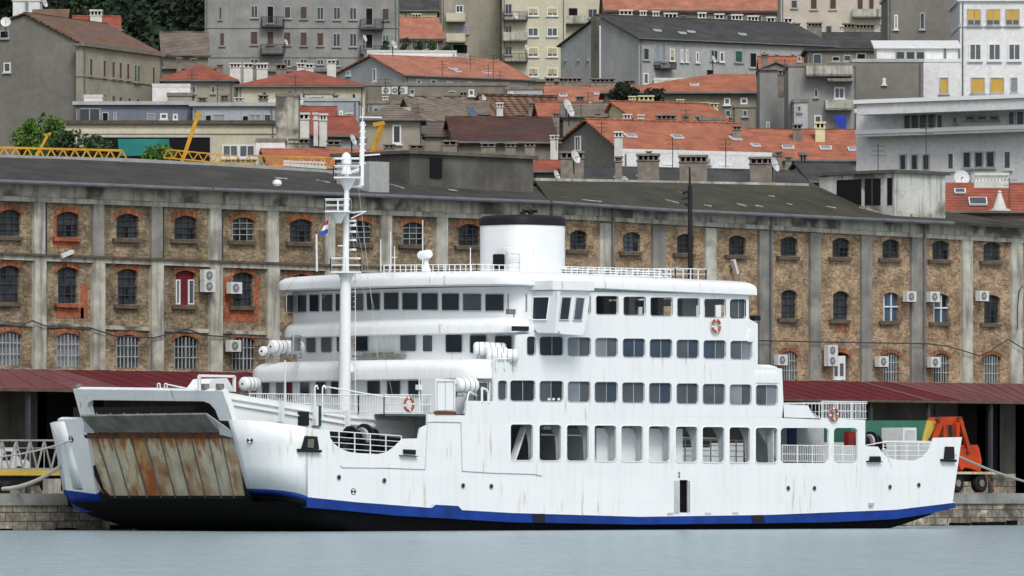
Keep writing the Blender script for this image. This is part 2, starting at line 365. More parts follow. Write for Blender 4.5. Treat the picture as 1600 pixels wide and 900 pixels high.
# ================================================================== setting
def proj(p):
    d = V(p)-CAM; k = d.dot(FW); return 800+F*d.dot(RT)/k, HZ-F*d.z/k
TZ = [(430, 2.1), (486, 2.1), (500, 6), (556, 13), (700, 31), (840, 45), (980, 56), (1260, 80), (1700, 135), (2600, 200)]
def terrain_z(x, y): return min(pl(TZ, (V((x, y, 0))-CAM).dot(FW)), 2.0+(y-58)*.9)
# water: one sheet
wm = bpy.data.materials.new('harbour water'); wm.use_nodes = True; n = wm.node_tree; ns = n.nodes; L = n.links.new
b = ns['Principled BSDF']; b.inputs['Base Color'].default_value = (.32, .425, .465, 1); b.inputs['Roughness'].default_value = .2; b.inputs['Specular IOR Level'].default_value = .42
g = ns.new('ShaderNodeNewGeometry'); prev = None
for sc, st, dist in ((.55, 1., 1.3), (2.6, 1., .35)):
    mp = ns.new('ShaderNodeMapping'); mp.inputs['Rotation'].default_value = (0, 0, radians(45)); mp.inputs['Scale'].default_value = (1.5, .4, 1) ; L(g.outputs['Position'], mp.inputs[0])
    t = ns.new('ShaderNodeTexNoise'); t.inputs['Scale'].default_value = sc; t.inputs['Detail'].default_value = 4; L(mp.outputs[0], t.inputs['Vector'])
    bp = ns.new('ShaderNodeBump'); bp.inputs['Strength'].default_value = st; bp.inputs['Distance'].default_value = dist; L(t.outputs[0], bp.inputs['Height'])
    if prev: L(prev, bp.inputs['Normal'])
    prev = bp.outputs[0]
L(prev, b.inputs['Normal'])
m = MB(); m.add([(-1500, -1500, 0), (1500, -1500, 0), (1500, 24.5, 0), (-1500, 24.5, 0)], [(0, 1, 2, 3)]); struct(m.build('water', wm, loc=(0, 0, 0)))
m = MB(); m.add([(-1500, -1500, -6), (1500, -1500, -6), (1500, 24.5, -6), (-1500, 24.5, -6)], [(0, 1, 2, 3)]); struct(m.build('seabed', M['ground'], loc=(0, 0, -6)))
YQ = 22.5
m = MB(); m.add([(-1500, YQ+.5, 2.1), (1500, YQ+.5, 2.1), (1500, 62, 2.1), (-1500, 62, 2.1)], [(0, 1, 2, 3)]); struct(m.build('ground', M['ground'], loc=(0, YQ, 2.1)))
q = thing('quay_wall', 'old limestone block quay wall with grey capstones behind the ferry', 'quay wall', (0, YQ, -3))
MB().box(-1500, 1500, YQ, YQ+1.6, -6, 1.45).build('stonework', M['stone'], q)
m = MB(); xx = -120.
while xx < 160: 
    w_ = R.uniform(1.9, 2.6); m.box(xx, xx+w_-.03, YQ-.12, YQ+1.5, 1.45, 2.12+R.uniform(0, .02)); xx += w_
m.build('capstone_row', M['cap'], q)
m = MB(); xx = -60.   # fallen footing stones at the waterline
while xx < 70:
    w_ = R.uniform(.5, 1.6); m.box(xx, xx+w_, YQ-R.uniform(.25, .7), YQ+.2, -1, R.uniform(-.1, .35)); xx += w_+R.uniform(.1, .8)
m.build('footing', M['black'], q)
# hillside sheet: u along view-left/right, d = distance from the camera plane
m = MB(); rows = []
for d in [486, 500, 530, 556, 600, 650, 700, 770, 840, 910, 980, 1080, 1260, 1500, 1700, 2600]:
    row = []
    for k in range(-24, 25):
        p = CAM+FW*d+RT*(k*26*d/900); p.z = max(-4, terrain_z(p.x, p.y))+(R.uniform(-.8, .8) if p.y > 80 else 0); 
        row.append(p)
    rows.append(row)
m.grid(rows); struct(m.build('hillside', M['hill'], loc=(0, 0, 0), smooth='all'))

# ================================================================== ferry
ferry = thing('ferry', 'white double decked car ferry with blue waterline and rusty bow ramp moored at the quay', 'ferry', (8, 10, 0))
N1 = V((0, 1, 0))
def sp(pts, y=0.): return [Py(a, b_, y) for a, b_ in pts]
TH = V((0, .14, 0))
# ---- bow geometry
P0 = Py(345, 610, 3.); P1 = Py(388, 770, 3.)
NB = (P1-P0).cross(V((0, 1, 0))).normalized()
if NB.x > 0: NB = -NB
rk = (P1.x-P0.x)/(P1.z-P0.z)
def bowx(z): return P1.x+(z-P1.z)*rk
def bw(a, b_, off=0.): return on(a, b_, P1-NB*off, NB)
X0 = Py(480, 700, 0).x
# ---- hull body
def outline(xc, bulge, y0, y1, xs, r, n=30, rs=0):
    h = (y1-y0)/2; c = (y0+y1)/2; pts = [(xs, y0)]
    def fx(y):
        d = min(y-y0, y1-y); k = 0
        if d < r: k = r-sqrt(max(0, r*r-(r-d)**2))
        return xc-bulge*(1-((y-c)/h)**2)+k
    ys = []
    for i in range(8): ys.append(y0+r*(1-cos(pi/2*i/7)))
    for i in range(1, n): ys.append(lerp(y0+r, y1-r, i/n))
    for i in range(8): ys.append(y1-r*(1-cos(pi/2*(7-i)/7)))
    pts += [(fx(y), y) for y in ys]; pts.append((xs, y1))
    return pts, fx
def ring(o, z, zf=None): return [V((x, y, z+(zf(x) if zf else 0))) for x, y in o]
m = MB(); rings = []
for z, xc, y0, y1, xs, r in ((-2, -11, 2, 15, 24, 4), (-.4, -13.6, .5, 17.0, 31, 4), (.25, -15.6, .25, 18.2, 34, 3.6), (.8, -17.2, .12, 19.0, 36.3, 3.2), (bw(270, 783).z-.03, -18.3, .08, 19.7, 38.0, 3), (bw(270, 783).z, -16.6, .1, 19.9, 38.2, 3), (3.7, -16.4, .1, 19.9, 38.0, 3)):
    rings.append(ring(outline(xc, .15, y0, y1, xs, r)[0], z))
m.loft(rings); m.build('hull_bottom', M['black'], ferry, smooth=True)
# ---- near and far bow shells
zt, zm, zb2, zb = Py(364, 656, 3).z, Py(385, 763, 3).z, Py(385, 773, 3).z, Py(388, 786, 3).z
def bowshell(far):
    rows = []; mi = []
    for k, z in enumerate([zt, lerp(zt, zm, .33), lerp(zt, zm, .66), zm, zb2, zb]):
        row = []
        for i in range(15):
            t = pi/2*i/14; xb = bowx(z)+(.6*0 if z > zb2 else .5)
            ex = .8
            y = 3.0*(1-cos(t)**.9 if i < 14 else 1.0); x = X0+(xb-X0)*sin(t)
            zz = z
            if k == 0: zz = z-.42*(1-sin(t))
            if k > 2: zz = lerp(Py(480, (777, 785, 793)[k-3], 0).z, z, sin(t)**.7)
            row.append(V((x, (19.9-y) if far else y, zz)))
        rows.append(row)
    return rows
for far in (False, True):
    m = MB(); r_ = bowshell(far); m.grid(r_[:4]); m.mat(1).grid(r_[3:5]); m.mat(2).grid(r_[4:])
    o = m.build('bow_shell', [M['white'], M['blue'], M['black']], ferry, smooth=True)
    md = o.modifiers.new('thick', 'SOLIDIFY'); md.thickness = .1; md.offset = 0
# far ear, portal
m = MB(); m.plate([bw(a, b_) for a, b_ in [(90, 655), (128, 655), (134, 668), (150, 772), (103, 766)]], [], -NB*.35)
m.build('bow_wing', M['white'], ferry)
m = MB(); m.plate([bw(a, b_, -.02) for a, b_ in [(103, 766), (150, 772), (158, 800), (128, 800), (112, 790)]], [], -NB*.3); m.build('belting', M['blue'], ferry)
m = MB(); m.plate([bw(a, b_) for a, b_ in [(114, 608), (348, 611), (364, 658), (343, 657), (336, 640), (328, 631), (318, 627), (145, 625), (138, 629), (137, 637), (142, 656), (127, 656)]], [], -NB*.4)
m.build('bow_portal', M['white'], ferry)
# lower sill & arms
m = MB(); m.plate([bw(a, b_, .1) for a, b_ in [(140, 728), (146, 728), (160, 768), (172, 786), (392, 784), (384, 730), (377, 728), (383, 779), (172, 779), (158, 764)]], [], -NB*.5); m.build('ramp_arm', M['blk'], ferry)
m = MB().box(-17.6, -17.2, 3.4, 18.2, 1.6, 7.1); m.build('bulkhead', M['darkin'], ferry)  # black sheet added to keep the inside of the bow opening dark
# ramp
RP = [(133, 684), (364, 684), (383, 779), (168, 779), (155, 764)]
m = MB(); m.plate([bw(a, b_, .3) for a, b_ in RP], [], NB*-.3)
rmp = m.build('ramp', M['rust'], ferry)
seams = [x_/3.6 for x_ in (480, 545, 630, 735, 815, 900, 985, 1075, 1170, 1245, 1310)]
m = MB()
for s0 in seams[1:-1]:
    t = (s0-133)/(364-133); a_ = bw(s0, 685, .23); c_ = bw(lerp(163, 383, t), 778, .23)
    m = MB(); m.bar(a_, c_, .045, .07); m.build('plank_seam', M['flapgrey'], rmp)
for k, (s0, s1) in enumerate(zip(seams, seams[1:])):
    t0, t1 = (s0-133)/(364-133), (s1-133)/(364-133); b0, b1 = lerp(160, 383, t0), lerp(160, 383, t1)
    if k == 0: pp = [(s0, 684.5), (s1, 684.5), (b1, 778.5), (169, 778.5), (155, 764)]
    else: pp = [(s0, 684.5), (s1, 684.5), (b1, 778.5), (b0, 778.5)]
    m = MB(); m.plate([bw(a, b_, .27) for a, b_ in pp], [], NB*-.06); m.build('ramp_plank', M[['rust', 'rustB', 'rust', 'rustC', 'rust', 'rustB', 'rust', 'rustB', 'rustB', 'rust'][k]], rmp)
m = MB(); m.plate([bw(a, b_, .0) for a, b_ in [(131, 679), (364, 679), (365, 685), (133, 685)]], [], NB*-.4)
for i in range(9):
    a_ = 152+i*22.5; m.plate([bw(a, b_, .02) for a, b_ in [(a_, 672.5), (a_+18, 672.5), (a_+20, 679), (a_+2, 679)]], [], NB*-.15)
m.build('hinge_beam', M['rustd'], rmp)
# folded flap
L0 = bw(150, 673, .05); nf = V((-1, 0, .8)).cross(V((0, 1, 0))).normalized()
def fl(a, b_): return on(a, b_, L0, nf)
m = MB(); m.plate([fl(a, b_) for a, b_ in [(127, 648), (322, 645), (345, 673), (150, 673)]], [], nf*.12)
m.build('ramp_flap', M['flapgrey'], rmp)
m = MB()
for i in range(1, 9):
    t = i/9; m = MB(); m.bar(fl(lerp(129, 321, t), 646.5), fl(lerp(150, 345, t), 672.5), .05, .14); m.build('flap_rib', M['flapgrey'], rmp)
m = MB(); m.plate([bw(a, b_, -.02) for a, b_ in [(131, 652), (148, 672), (146, 677), (131, 675)]], [], NB*-.3); m.build('flap_bracket', M['inner'], ferry); m = MB()
m.plate([bw(a, b_, -.02) for a, b_ in [(322, 646), (363, 675), (363, 684), (343, 679), (343, 673)]], [], NB*-.06); m.build('flap_bracket', M['inner'], ferry)
m = MB(); m.plate([bw(a, b_, -.5) for a, b_ in [(343, 658), (362, 658), (364, 676), (346, 674)]], [], NB*-.1)

# ---- foredeck plating, strakes, ribs
FP = [(350, 612), (400, 621), (540, 642), (668, 648), (668, 668), (655, 684), (630, 685), (545, 676), (505, 672), (440, 664), (364, 657)]
m = MB(); m.plate(sp(FP, 3.0), [], TH); 
for off in (.33, .66):
    for (a0, t0, b0), (a1, t1, b1) in (((352, 613, 640), (540, 643, 672)), ((540, 643, 672), (630, 647, 682))):
        m.bar(Py(a0+3, lerp(t0, b0, off), 2.93), Py(a1, lerp(t1, b1, off), 2.93), .1, .07)
m.build('foredeck_plating', M['whitec'], ferry)
m = MB()
for a, t, b_ in ((434, 626, 659), (487, 634, 665), (537, 641, 671)):
    m = MB(); m.plate([Py(a, t, 2.98), Py(a+4, t+1, 2.98), Py(a+4, b_, 2.98), Py(a, b_, 2.98)], [], V((0, -.35, 0))); m.build('plating_bracket', M['whitec'], ferry)
m = m = MB(); zq = Py(690, 647, .2).z; bp_ = [(Py(585, 645, 3.).x, 3.0), (Py(600, 645, 1.2).x, 1.1), (Py(690, 647, .2).x, .1), (-1, .1), (-1, 3.0)]; m.plate([V((x, y, zq-.14)) for x, y in bp_], [], V((0, 0, .14))); m.build('walkway', M['whitec'], ferry)
MB().box(-19.4, -4, 3.0, 17, 6.5, 6.7); m.build('foredeck', M['deck'], ferry)
m = MB(); m.plate(sp([(468, 643), (483, 643), (483, 665), (468, 665)], 2.85), [], TH); m.build('hawse_box', M['blk'], ferry)
m = MB(); m.plate(sp([(492, 634), (502, 634), (502, 666), (492, 666)], 2.8), [], TH); m.build('green_door', M['gdoor'], ferry)
# ---- lower side shell (car deck level)
def hol(l, y=0.): return [sp(rr(*h), y) for h in l]
car = []
cx = [(797, 833), (842, 877), (885, 920), (928, 963), (970, 1005), (1013, 1047), (1055, 1090), (1097, 1132), (1139, 1172), (1180, 1215)]
for i, (a, b_) in enumerate(cx): car.append((a, 662.5+(a-797)*.0135, b_, 719.5+(a-797)*.0105, 5))
stern_open = [(1220, 668.5, 1295, 723.5, 6), (1303, 668.5, 1340, 723.5, 6)]
sdoor = [(1062, 750, 1075, 801, 1.2)]
LOW = [(480, 668), (505, 671.5), (515, 673), (516, 684), (521, 692), (530, 700), (545, 706), (560, 708), (592, 709.5), (607, 706), (619, 697), (630, 685.5), (654, 685), (657, 669), (668, 664), (668, 647), (728, 649), (729, 626), (771, 627), (771, 648), (1222, 652), (1352, 656), (1352, 697), (1372, 698), (1378, 707), (1386, 714), (1398, 718), (1430, 719.5), (1443, 714), (1452, 704), (1457, 692), (1460, 684), (1503, 683), (1488, 788), (1300, 803), (1000, 812), (700, 802), (480, 784)]
m = MB(); m.plate(sp(LOW), hol(car+stern_open+sdoor), TH)
low = m.build('side_shell', M['white'], ferry)
# rounded trim rings round the car deck openings give the plate its turned edge
for h in car:
    m = MB(); p = sp(rr(*h), -.01); k = len(p); vs = []
    for q in p:
        for dx, dy in ((-1, -1), (1, -1), (1, 1), (-1, 1)): vs.append(q+V((dx*.025, dy*.03, dx*.025)))
    m.add(vs, [(i*4+j, i*4+(j+1) % 4, ((i+1) % k)*4+(j+1) % 4, ((i+1) % k)*4+j) for i in range(k) for j in range(4)])
    m.build('opening_trim', M['whitec'], low)
# blue belting (proud rubbing band)
top = [(480, 777), (487, 777), (555, 784), (674, 793), (680, 788), (716, 790), (722, 796.5), (800, 801), (1000, 807), (1200, 804), (1400, 796), (1491, 785)]
bot = [(1494, 793), (1450, 803), (1400, 811), (1300, 816), (1200, 817.5), (1000, 819.5), (800, 816), (620, 805.5), (520, 796), (480, 793)]
m = MB(); m.plate(sp(top+bot, -.12), [], V((0, .4, 0))); m.build('belting', M['blue'], ferry)
m = MB()
for a, b_ in zip(top[1:], top[2:]): m.tube(Py(*a, -.13), Py(*b_, -.13), .03, n=5)
m.build('belting_edge', M['white'], ferry)
for a0 in (833, 1175): m = MB(); m.plate(sp([(a0, pl(top, a0)+1), (a0+18, pl(top, a0)+1), (a0+20, 816), (a0+1, 816)], -.17), [], V((0, .2, 0))); m.build('fender_pad', M['blk'], ferry)
# weld lines on the side
m = MB()
for path in ([(532, 727), (534, 730.5), (600, 731), (664, 733.5), (668, 660), (676, 659), (720, 660), (722, 736), (770, 739), (835, 741), (846, 743.5)],):
    m.path(sp(path, -.01), .035, n=5)
m.build('pipe_guard', M['inner'], ferry)
for a, b_ in ((529, 746), (600, 751), (723, 759), (767, 760), (1231, 763), (1272, 763), (1390, 761), (1435, 758)):
    c = Py(a, b_, 0); m = MB()
    m.lathe(c, [(.12, -.005), (.12, .04), (.16, .05), (.16, 0)], 14, (V((1, 0, 0)), V((0, 0, 1)), V((0, -1, 0))))
    o = m.build('porthole', M['galv'], ferry); m = MB(); m.lathe(c, [(.125, .0), (.125, .045)], 14, (V((1, 0, 0)), V((0, 0, 1)), V((0, -1, 0)))); m.build('pane', M['glass'], o)
# thruster marks (circle with crossed segments)
def mark(c, ex, ez, nn, r=.19):
    m = MB()
    m.lathe(c, [(r*.82, 0), (r*.82, .02), (r, .02), (r, 0)], 20, (ex, ez, nn)).mat(0)
    for a0 in (0, 90, 180, 270)[::2]:
        pts = [c+nn*.012]+[c+nn*.012+(ex*cos(radians(t))+ez*sin(radians(t)))*r*.8 for t in range(a0-40, a0+41, 10)]
        m.plate(pts, [], nn*.012)
    m.mat(1).lathe(c, [(r*.8, .0), (r*.8, .01)], 20, (ex, ez, nn))
    m.build('thruster_mark', [M['ink'], M['whitec']], ferry)
mark(Py(552, 768, -.0), V((1, 0, 0)), V((0, 0, 1)), V((0, -1, 0)))
ezb = V((rk, 0, 1)).normalized(); mark(bw(111, 686, -.01), V((0, 1, 0)), ezb, NB*1.0)
def shell_pt(px, py):   # point on the near bow shell
    lo, hi = 0., pi/2; z = 5.
    for _ in range(40):
        t = (lo+hi)/2; x = X0+(bowx(z)-X0)*sin(t); y = 3*(1-cos(t)**.9); a = proj((x, y, z))[0]
        if a > px: lo = t
        else: hi = t
    p = V((x, y, 0)); d = (p-V((CAM.x, CAM.y, 0))).dot(FW); z = H+(HZ-py)/F*d
    x = X0+(bowx(z)-X0)*sin(t); p = V((x, y, z)); x2 = X0+(bowx(z)-X0)*sin(t-.02); y2 = 3*(1-cos(t-.02)**.9); tg = V((x-x2, y-y2, 0)).normalized()
    nn = V((tg.y, -tg.x, 0)); nn = -nn if nn.y > 0 else nn
    return p, tg, nn
p, tg, nn = shell_pt(392, 688); mark(p+nn*.06, tg, V((0, 0, 1)), nn)
# fairlead box on bow shoulder, near plate fairleads
def fairlead(pts_trap, base, y, name='fairlead'):
    m = MB(); m.plate(sp(pts_trap, y), [], V((0, .25, 0))); m.plate(sp(base, y-.12), [], V((0, .3, 0)))
    o = m.build(name, M['blk'], ferry); return o
fairlead([(477, 681), (496, 682), (499, 702), (472, 701)], [(469, 701), (503, 703), (503, 707), (469, 706)], -.1)
m = MB(); m.plate(sp([(482, 686), (491, 686), (490, 700), (481, 699)], -.14), [], V((0, .1, 0))); m.build('fairlead_roller', M['flapgrey'], ferry)
fairlead([(631, 702), (650, 703), (650, 710), (631, 709)], [(627, 711), (654, 712.5), (654, 713.5), (627, 712)], -.08)
fairlead([(1360, 713), (1376, 713), (1377, 720), (1359, 720)], [(1357, 720), (1379, 720.5), (1379, 722), (1357, 722)], -.08)
fairlead([(1478, 698), (1491, 698), (1492, 717), (1476, 717)], [(1473, 717), (1495, 718), (1495, 722), (1473, 721)], -.1)
# side pilot door: open leaf + ladder
m = MB(); m.plate(sp([(1054, 751), (1061.5, 751), (1061.5, 801), (1054, 802)], -.05), [], V((0, .05, 0))); m.build('pilot_door', M['inner'], ferry)
m = MB()
for i in range(12): m.bar(Py(1074, 753+i*4, -.02), Py(1077, 753+i*4, -.02), .05)
m.bar(Py(1074, 751, -.03), Py(1074, 801, -.03), .05); m.bar(Py(1077.4, 751, -.03), Py(1077.4, 801, -.03), .04); m.build('pilot_ladder', M['galv'], ferry)
m = MB()   # draught figure above the door: a small figure eight
for cz in (739.5, 744.5):
    c = Py(1061, cz, -.005); m.lathe(c, [(.06, 0), (.06, .012), (.1, .012), (.1, 0)], 12, (V((1, 0, 0)), V((0, 0, 1)), V((0, -1, 0))))
m.build('draught_mark', M['inner'], ferry)
m = MB()
for a, b_ in ((1048, 803), (1107, 803), (1150, 802.5), (1362, 788)):
    m = MB(); m.plate(sp([(a-3, b_-2), (a+4, b_-2), (a+4, b_+2), (a-3, b_+2)], -.15), [], V((0, .1, 0))); m.build('anode_plate', M['inner'], ferry)
# ---- decks and inner casings of the car deck
zc = Py(900, 724, 0).z; zu = Py(900, 652, 0).z
MB().box(-16.3, 38.3, .2, 19.8, zc-.2, zc).build('car_deck', M['deck'], ferry)
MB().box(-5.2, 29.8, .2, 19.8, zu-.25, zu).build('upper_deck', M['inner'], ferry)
m = MB(); fo = [(a-0, t, b_, q_, r__) for a, t, b_, q_, r__ in car]
pts_l = [V((p_.x, 19.86, p_.z)) for p_ in sp([(771, 648), (1222, 652), (1352, 656), (1352, 697), (1503, 697), (1488, 788), (480, 784), (480, 668), (771, 668)])]
far_h = [[V((p_.x, 19.86, p_.z)) for p_ in h] for h in hol(car[:]+stern_open)]
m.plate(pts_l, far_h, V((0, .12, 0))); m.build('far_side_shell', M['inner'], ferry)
# web frames: curved brackets behind each pillar
m = MB()
for i, (a, b_) in enumerate(cx+[(1216, 1222)]):
    xa = Py(a-4.5, 690, 0).x; prof = [(0.15, zc), (.15, zu-.2), (1.5, zu-.2), (1.1, zu-.5), (.75, zu-1.0), (.6, zu-1.5), (.55, zc)]
    m = MB(); m.plate([V((xa-.05, y_, z_)) for y_, z_ in prof], [], V((.1, 0, 0))); m.build('web_frame', M['inner'], ferry)
m = MB(); m.box(8.0, 15.3, 1.0, 12, zc, zu-.6); m.build('engine_casing', M['whitec'], ferry)
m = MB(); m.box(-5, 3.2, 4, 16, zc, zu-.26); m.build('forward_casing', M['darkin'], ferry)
m = MB()
for a, b_ in ((868, 700), (958, 695)):
    q0 = Py(a, 668, 1.8); q1 = Py(a+4, 674, 1.8); q2 = Py(a+4, 716, 1.8); m.path([Py(a-20, 668, 1.8), q0, q1, q2], .12, 8)
m.tube(Py(930, 720, 2.5), Py(1030, 698, 2.5), .12, n=8); m.tube(Py(845, 679, 1.2), Py(1130, 685, 1.2), .04, n=6)
m.bar(Py(800, 722, 1.0), Py(818, 668, 1.0), .45, .12)
m.build('vent_pipe', M['whitec'], ferry)
m = MB(); railing(m, [Py(1010, 720, 3.), Py(1170, 722, 3.)], 1.3, 4, 1.1, 0, .035); m.build('car_deck_rail', M['whitec'], ferry)
m = MB(); railing(m, [Py(1222, 723, .25), Py(1340, 724, .25)], 1.05, 2, 1.25, .16, .028, .011); m.build('stern_rail', M['whitec'], ferry)
m = MB(); m.box(Py(1222, 700, 2).x, Py(1222, 700, 2).x+7, 5, 5.2, zc, zu-.25); m.build('aft_bulkhead', M['inner'], ferry)
m = MB(); m.plate(sp([(1232, 669), (1245, 669), (1245, 697), (1232, 697)], 4.9), [], TH); m.build('blue_door', M['bluep'], ferry)
m = MB(); m.plate(sp([(1326, 674), (1339, 674), (1339, 696), (1326, 696)], 4.5), [], V((0, .4, 0))); m.build('fire_locker', M['redp'], ferry)
m = MB(); m.plate(sp([(1180, 664), (1216, 723), (1216, 664)], .8), [], TH); m.build('stair_side', M['inner'], ferry)
# mooring rails fore and aft
m = MB(); railing(m, [Py(505, 708, .05), Py(627, 716.5, .05)], 1.28, 4, 1.15, 0, .03); 
m.build('mooring_rail', M['whitec'], ferry)
m = MB(); railing(m, [Py(1380, 719, .05), Py(1453, 719, .05)], 1.15, 4, .95, 0, .03); m.path([Py(1352, 696, .05), Py(1385, 690, .05), Py(1420, 691, .05), Py(1453, 692, .05)], .035)
m.path([Py(1378, 703, -.02), Py(1382, 701, -.02), Py(1393, 728, -.02)], .04); m.build('mooring_rail', M['whitec'], ferry)
# winches
def winch(cx_, cy_, y, s=1.):
    c = Py(cx_, cy_, y); m = MB(); ax = (V((0, 1, 0)), V((0, 0, 1)), V((1, 0, 0)))
    for off, r1, h in ((-1.1*s, .75*s, .12), (.1*s, .9*s, .14), (.9*s, .6*s, .12), (-.55*s, .5*s, .1)): m.lathe(c+V((off, 0, 0)), [(r1, 0), (r1, h)], 18, ax)
    m.lathe(c+V((-1.1*s, 0, 0)), [(.3*s, 0), (.3*s, 2.1*s)], 12, ax); m.box(c.x-.5*s, c.x+.3*s, c.y-.7*s, c.y+.7*s, c.z-1.1*s, c.z-.1*s)
    m.lathe(c+V((1.0*s, 0, -.45*s)), [(.35*s, 0), (.35*s, .9*s)], 12, ax)
    o = m.build('winch', M['blk'], ferry, smooth=True)
    m = MB(); m.lathe(c+V((-.35*s, -.12, 0)), [(.62*s, 0), (.66*s, .22*s)], 18, ax); m.build('winch_drum', M['galv'], o, smooth=True)
winch(566, 684, 1.4, .9); winch(1358, 690, 2.2, .7)
m = MB(); m.lathe(Py(604, 712, 1.), [(.22, 0), (.18, .5), (.3, .6), (.3, .75)], 12); m.build('bollard', M['blk'], ferry); m = MB(); m.lathe(Py(538, 708, 1.), [(.3, 0), (.25, .6), (.4, .7), (.4, .85)], 12); m.build('bollard', M['blk'], ferry)
MB().box(-16.2, -5, 6, 6.2, zc, 6.5).build('mooring_deck_bulkhead', M['darkin'], ferry)  # interior shade of the mooring deck put in as a near-black wall
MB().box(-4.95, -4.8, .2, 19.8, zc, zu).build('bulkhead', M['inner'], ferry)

# ---- upper side shell with three window rows
row3 = [(778, 594.5, 792, 625, 4)]+[(a, 594.3+(a-797)*.018, b_, 626.5+(a-797)*.0165, 4.5) for a, b_ in ((797, 836), (843, 880), (887, 922), (929, 965), (972, 1007), (1014, 1049), (1057, 1091), (1098, 1133), (1140, 1174), (1181, 1215))]
row2 = [(a, 526+(a-843)*.0215, b_, 555.5+(a-843)*.019, 4.5) for a, b_ in ((823, 837), (843, 880), (887, 923), (930, 965), (973, 1008), (1015, 1050), (1057, 1092), (1099, 1134), (1141, 1175))]
row1 = [(904, 461.3, 923, 490.5, 3.5)]+[(a, 462.2+(a-931)*.0275, b_, 491.3+(a-931)*.0265, 3.5) for a, b_ in ((931, 966), (974, 1009), (1016, 1051), (1058, 1093), (1100, 1134), (1141, 1165))]
UPP = [(771, 648), (771, 560), (806, 559), (807, 523), (829, 521), (829, 497), (862, 496), (862, 455), (1170, 460), (1170, 498), (1184, 506), (1184, 572), (1222, 576), (1225, 652.2)]
m = MB(); m.plate(sp(UPP), hol(row1+row2+row3), TH); upp = m.build('superstructure_side', M['white'], ferry)
def ringpart(nm, h, par, y=0., r=.022, mt='inner'):
    m = MB(); p = sp(rr(*h), y-.005); k = len(p); vs = []
    for q in p:
        for dx, dy in ((-1, -1), (1, -1), (1, 1), (-1, 1)): vs.append(q+V((dx*r*.7, dy*r, dx*r*.7)))
    m.add(vs, [(i*4+j, i*4+(j+1) % 4, ((i+1) % k)*4+(j+1) % 4, ((i+1) % k)*4+j) for i in range(k) for j in range(4)])
    m.build(nm, M[mt], par)
for h in row1: ringpart('opening_trim', h, upp)
gl2 = ['glass', 'glass', 'glassl', 'glassl', 'glasss', 'glasss', 'glassm', 'glassm', 'glassl']
gl3 = ['glassm', 'glass', 'glass', 'glassm', 'glasss', 'glassm', 'glassm', 'glassm', 'glassm', 'glassm', 'glassl']
def sidewin(h, g_, y=0., split=None):
    x0, t, x1, b_, r_ = h
    m = MB(); m.plate(sp([(x0-2, t-2), (x1+2, t-2), (x1+2, b_+2), (x0-2, b_+2)], y+.1), [], V((0, .06, 0)))
    o = m.build('window', M[g_], ferry); ringpart('frame', h, o, y)
    if x1-x0 > 20:
        m = MB(); c = (x0+x1)/2+R.uniform(-1, 1); m.bar(Py(c, t, y+.09), Py(c, b_, y+.09), .03); 
        m.build('mullion', M['inner'], o)
        if g_ in ('glassl', 'glassm') or R.random() < .3:
            side = R.random() < .5; a0, a1 = (x0, c) if side else (c, x1)
            m = MB(); m.plate(sp([(a0, t-1), (a1, t-1), (a1, b_+1), (a0, b_+1)], y+.095), [], V((0, .004, 0))); m.build('curtain', M['glassm' if g_ == 'glassl' else R.choice(['glassl', 'glasss', 'glassm'])], o)
for h, g_ in zip(row2, gl2): sidewin(h, g_)
for h, g_ in zip(row3, gl3): sidewin(h, g_)
sidewin(row1[-1], 'glassm')
m = MB()
for a in (858, 865, 873): m = MB(); m.plate(sp([(a-1.5, 622), (a+2, 622), (a+2, 625.5), (a-1.5, 625.5)], .05), [], V((0, .04, 0))); m.build('seat_tag', M['whitec'], ferry)
# inner box of rows 2-3, upper saloon
z45, z50 = Py(1000, 460, 0).z, Py(1000, 499, 0).z; xe = Py(1172, 480, 0).x
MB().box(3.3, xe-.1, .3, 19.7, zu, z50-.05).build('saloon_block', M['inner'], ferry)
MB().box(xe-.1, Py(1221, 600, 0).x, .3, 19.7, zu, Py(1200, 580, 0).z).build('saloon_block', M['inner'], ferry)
MB().box(3.5, xe, .2, 19.8, z50-.05, z50+.1).build('promenade_deck', M['inner'], ferry)
m = MB(); xs_ = xe-.05
pts = [V((p_.x, 19.86, p_.z)) for p_ in sp([(862, 455), (1170, 460), (1170, 498), (862, 498)])]
fh = [[V((p_.x, 19.86, p_.z)) for p_ in h] for h in hol(row1)]
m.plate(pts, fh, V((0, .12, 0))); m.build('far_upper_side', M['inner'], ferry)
m = MB()   # aft end wall with openings, inner frames
def yz(x, y0, y1, z0, z1): return [V((x, y0, z0)), V((x, y1, z0)), V((x, y1, z1)), V((x, y0, z1))]
m.plate(yz(xe-.12, .2, 19.8, z50, z45), [yz(xe-.12, a, a+1.8, z50+.25, z45-.4) for a in (1., 3.6, 6.2, 8.8, 12, 14.6, 17.2)], V((.1, 0, 0)))
for a, b_ in ((1069, 6.0), (980, 5), (940, 9), (1025, 7), (1010, 12), (1090, 13), (1115, 10)):
    p = Py(a, 480, b_); m.box(p.x-.25, p.x+.25, p.y-.4, p.y+.4, z50, z45+.2)
p = Py(1077, 480, 3.5); m.box(p.x-.6, p.x+.6, p.y, p.y+.5, z50, z45+.2)
m.build('saloon_frame', M['whitec'], ferry)
MB().box(3.5, xe, .15, 19.85, z45+.1, z45+.3).build('saloon_ceiling', M['inner'], ferry)
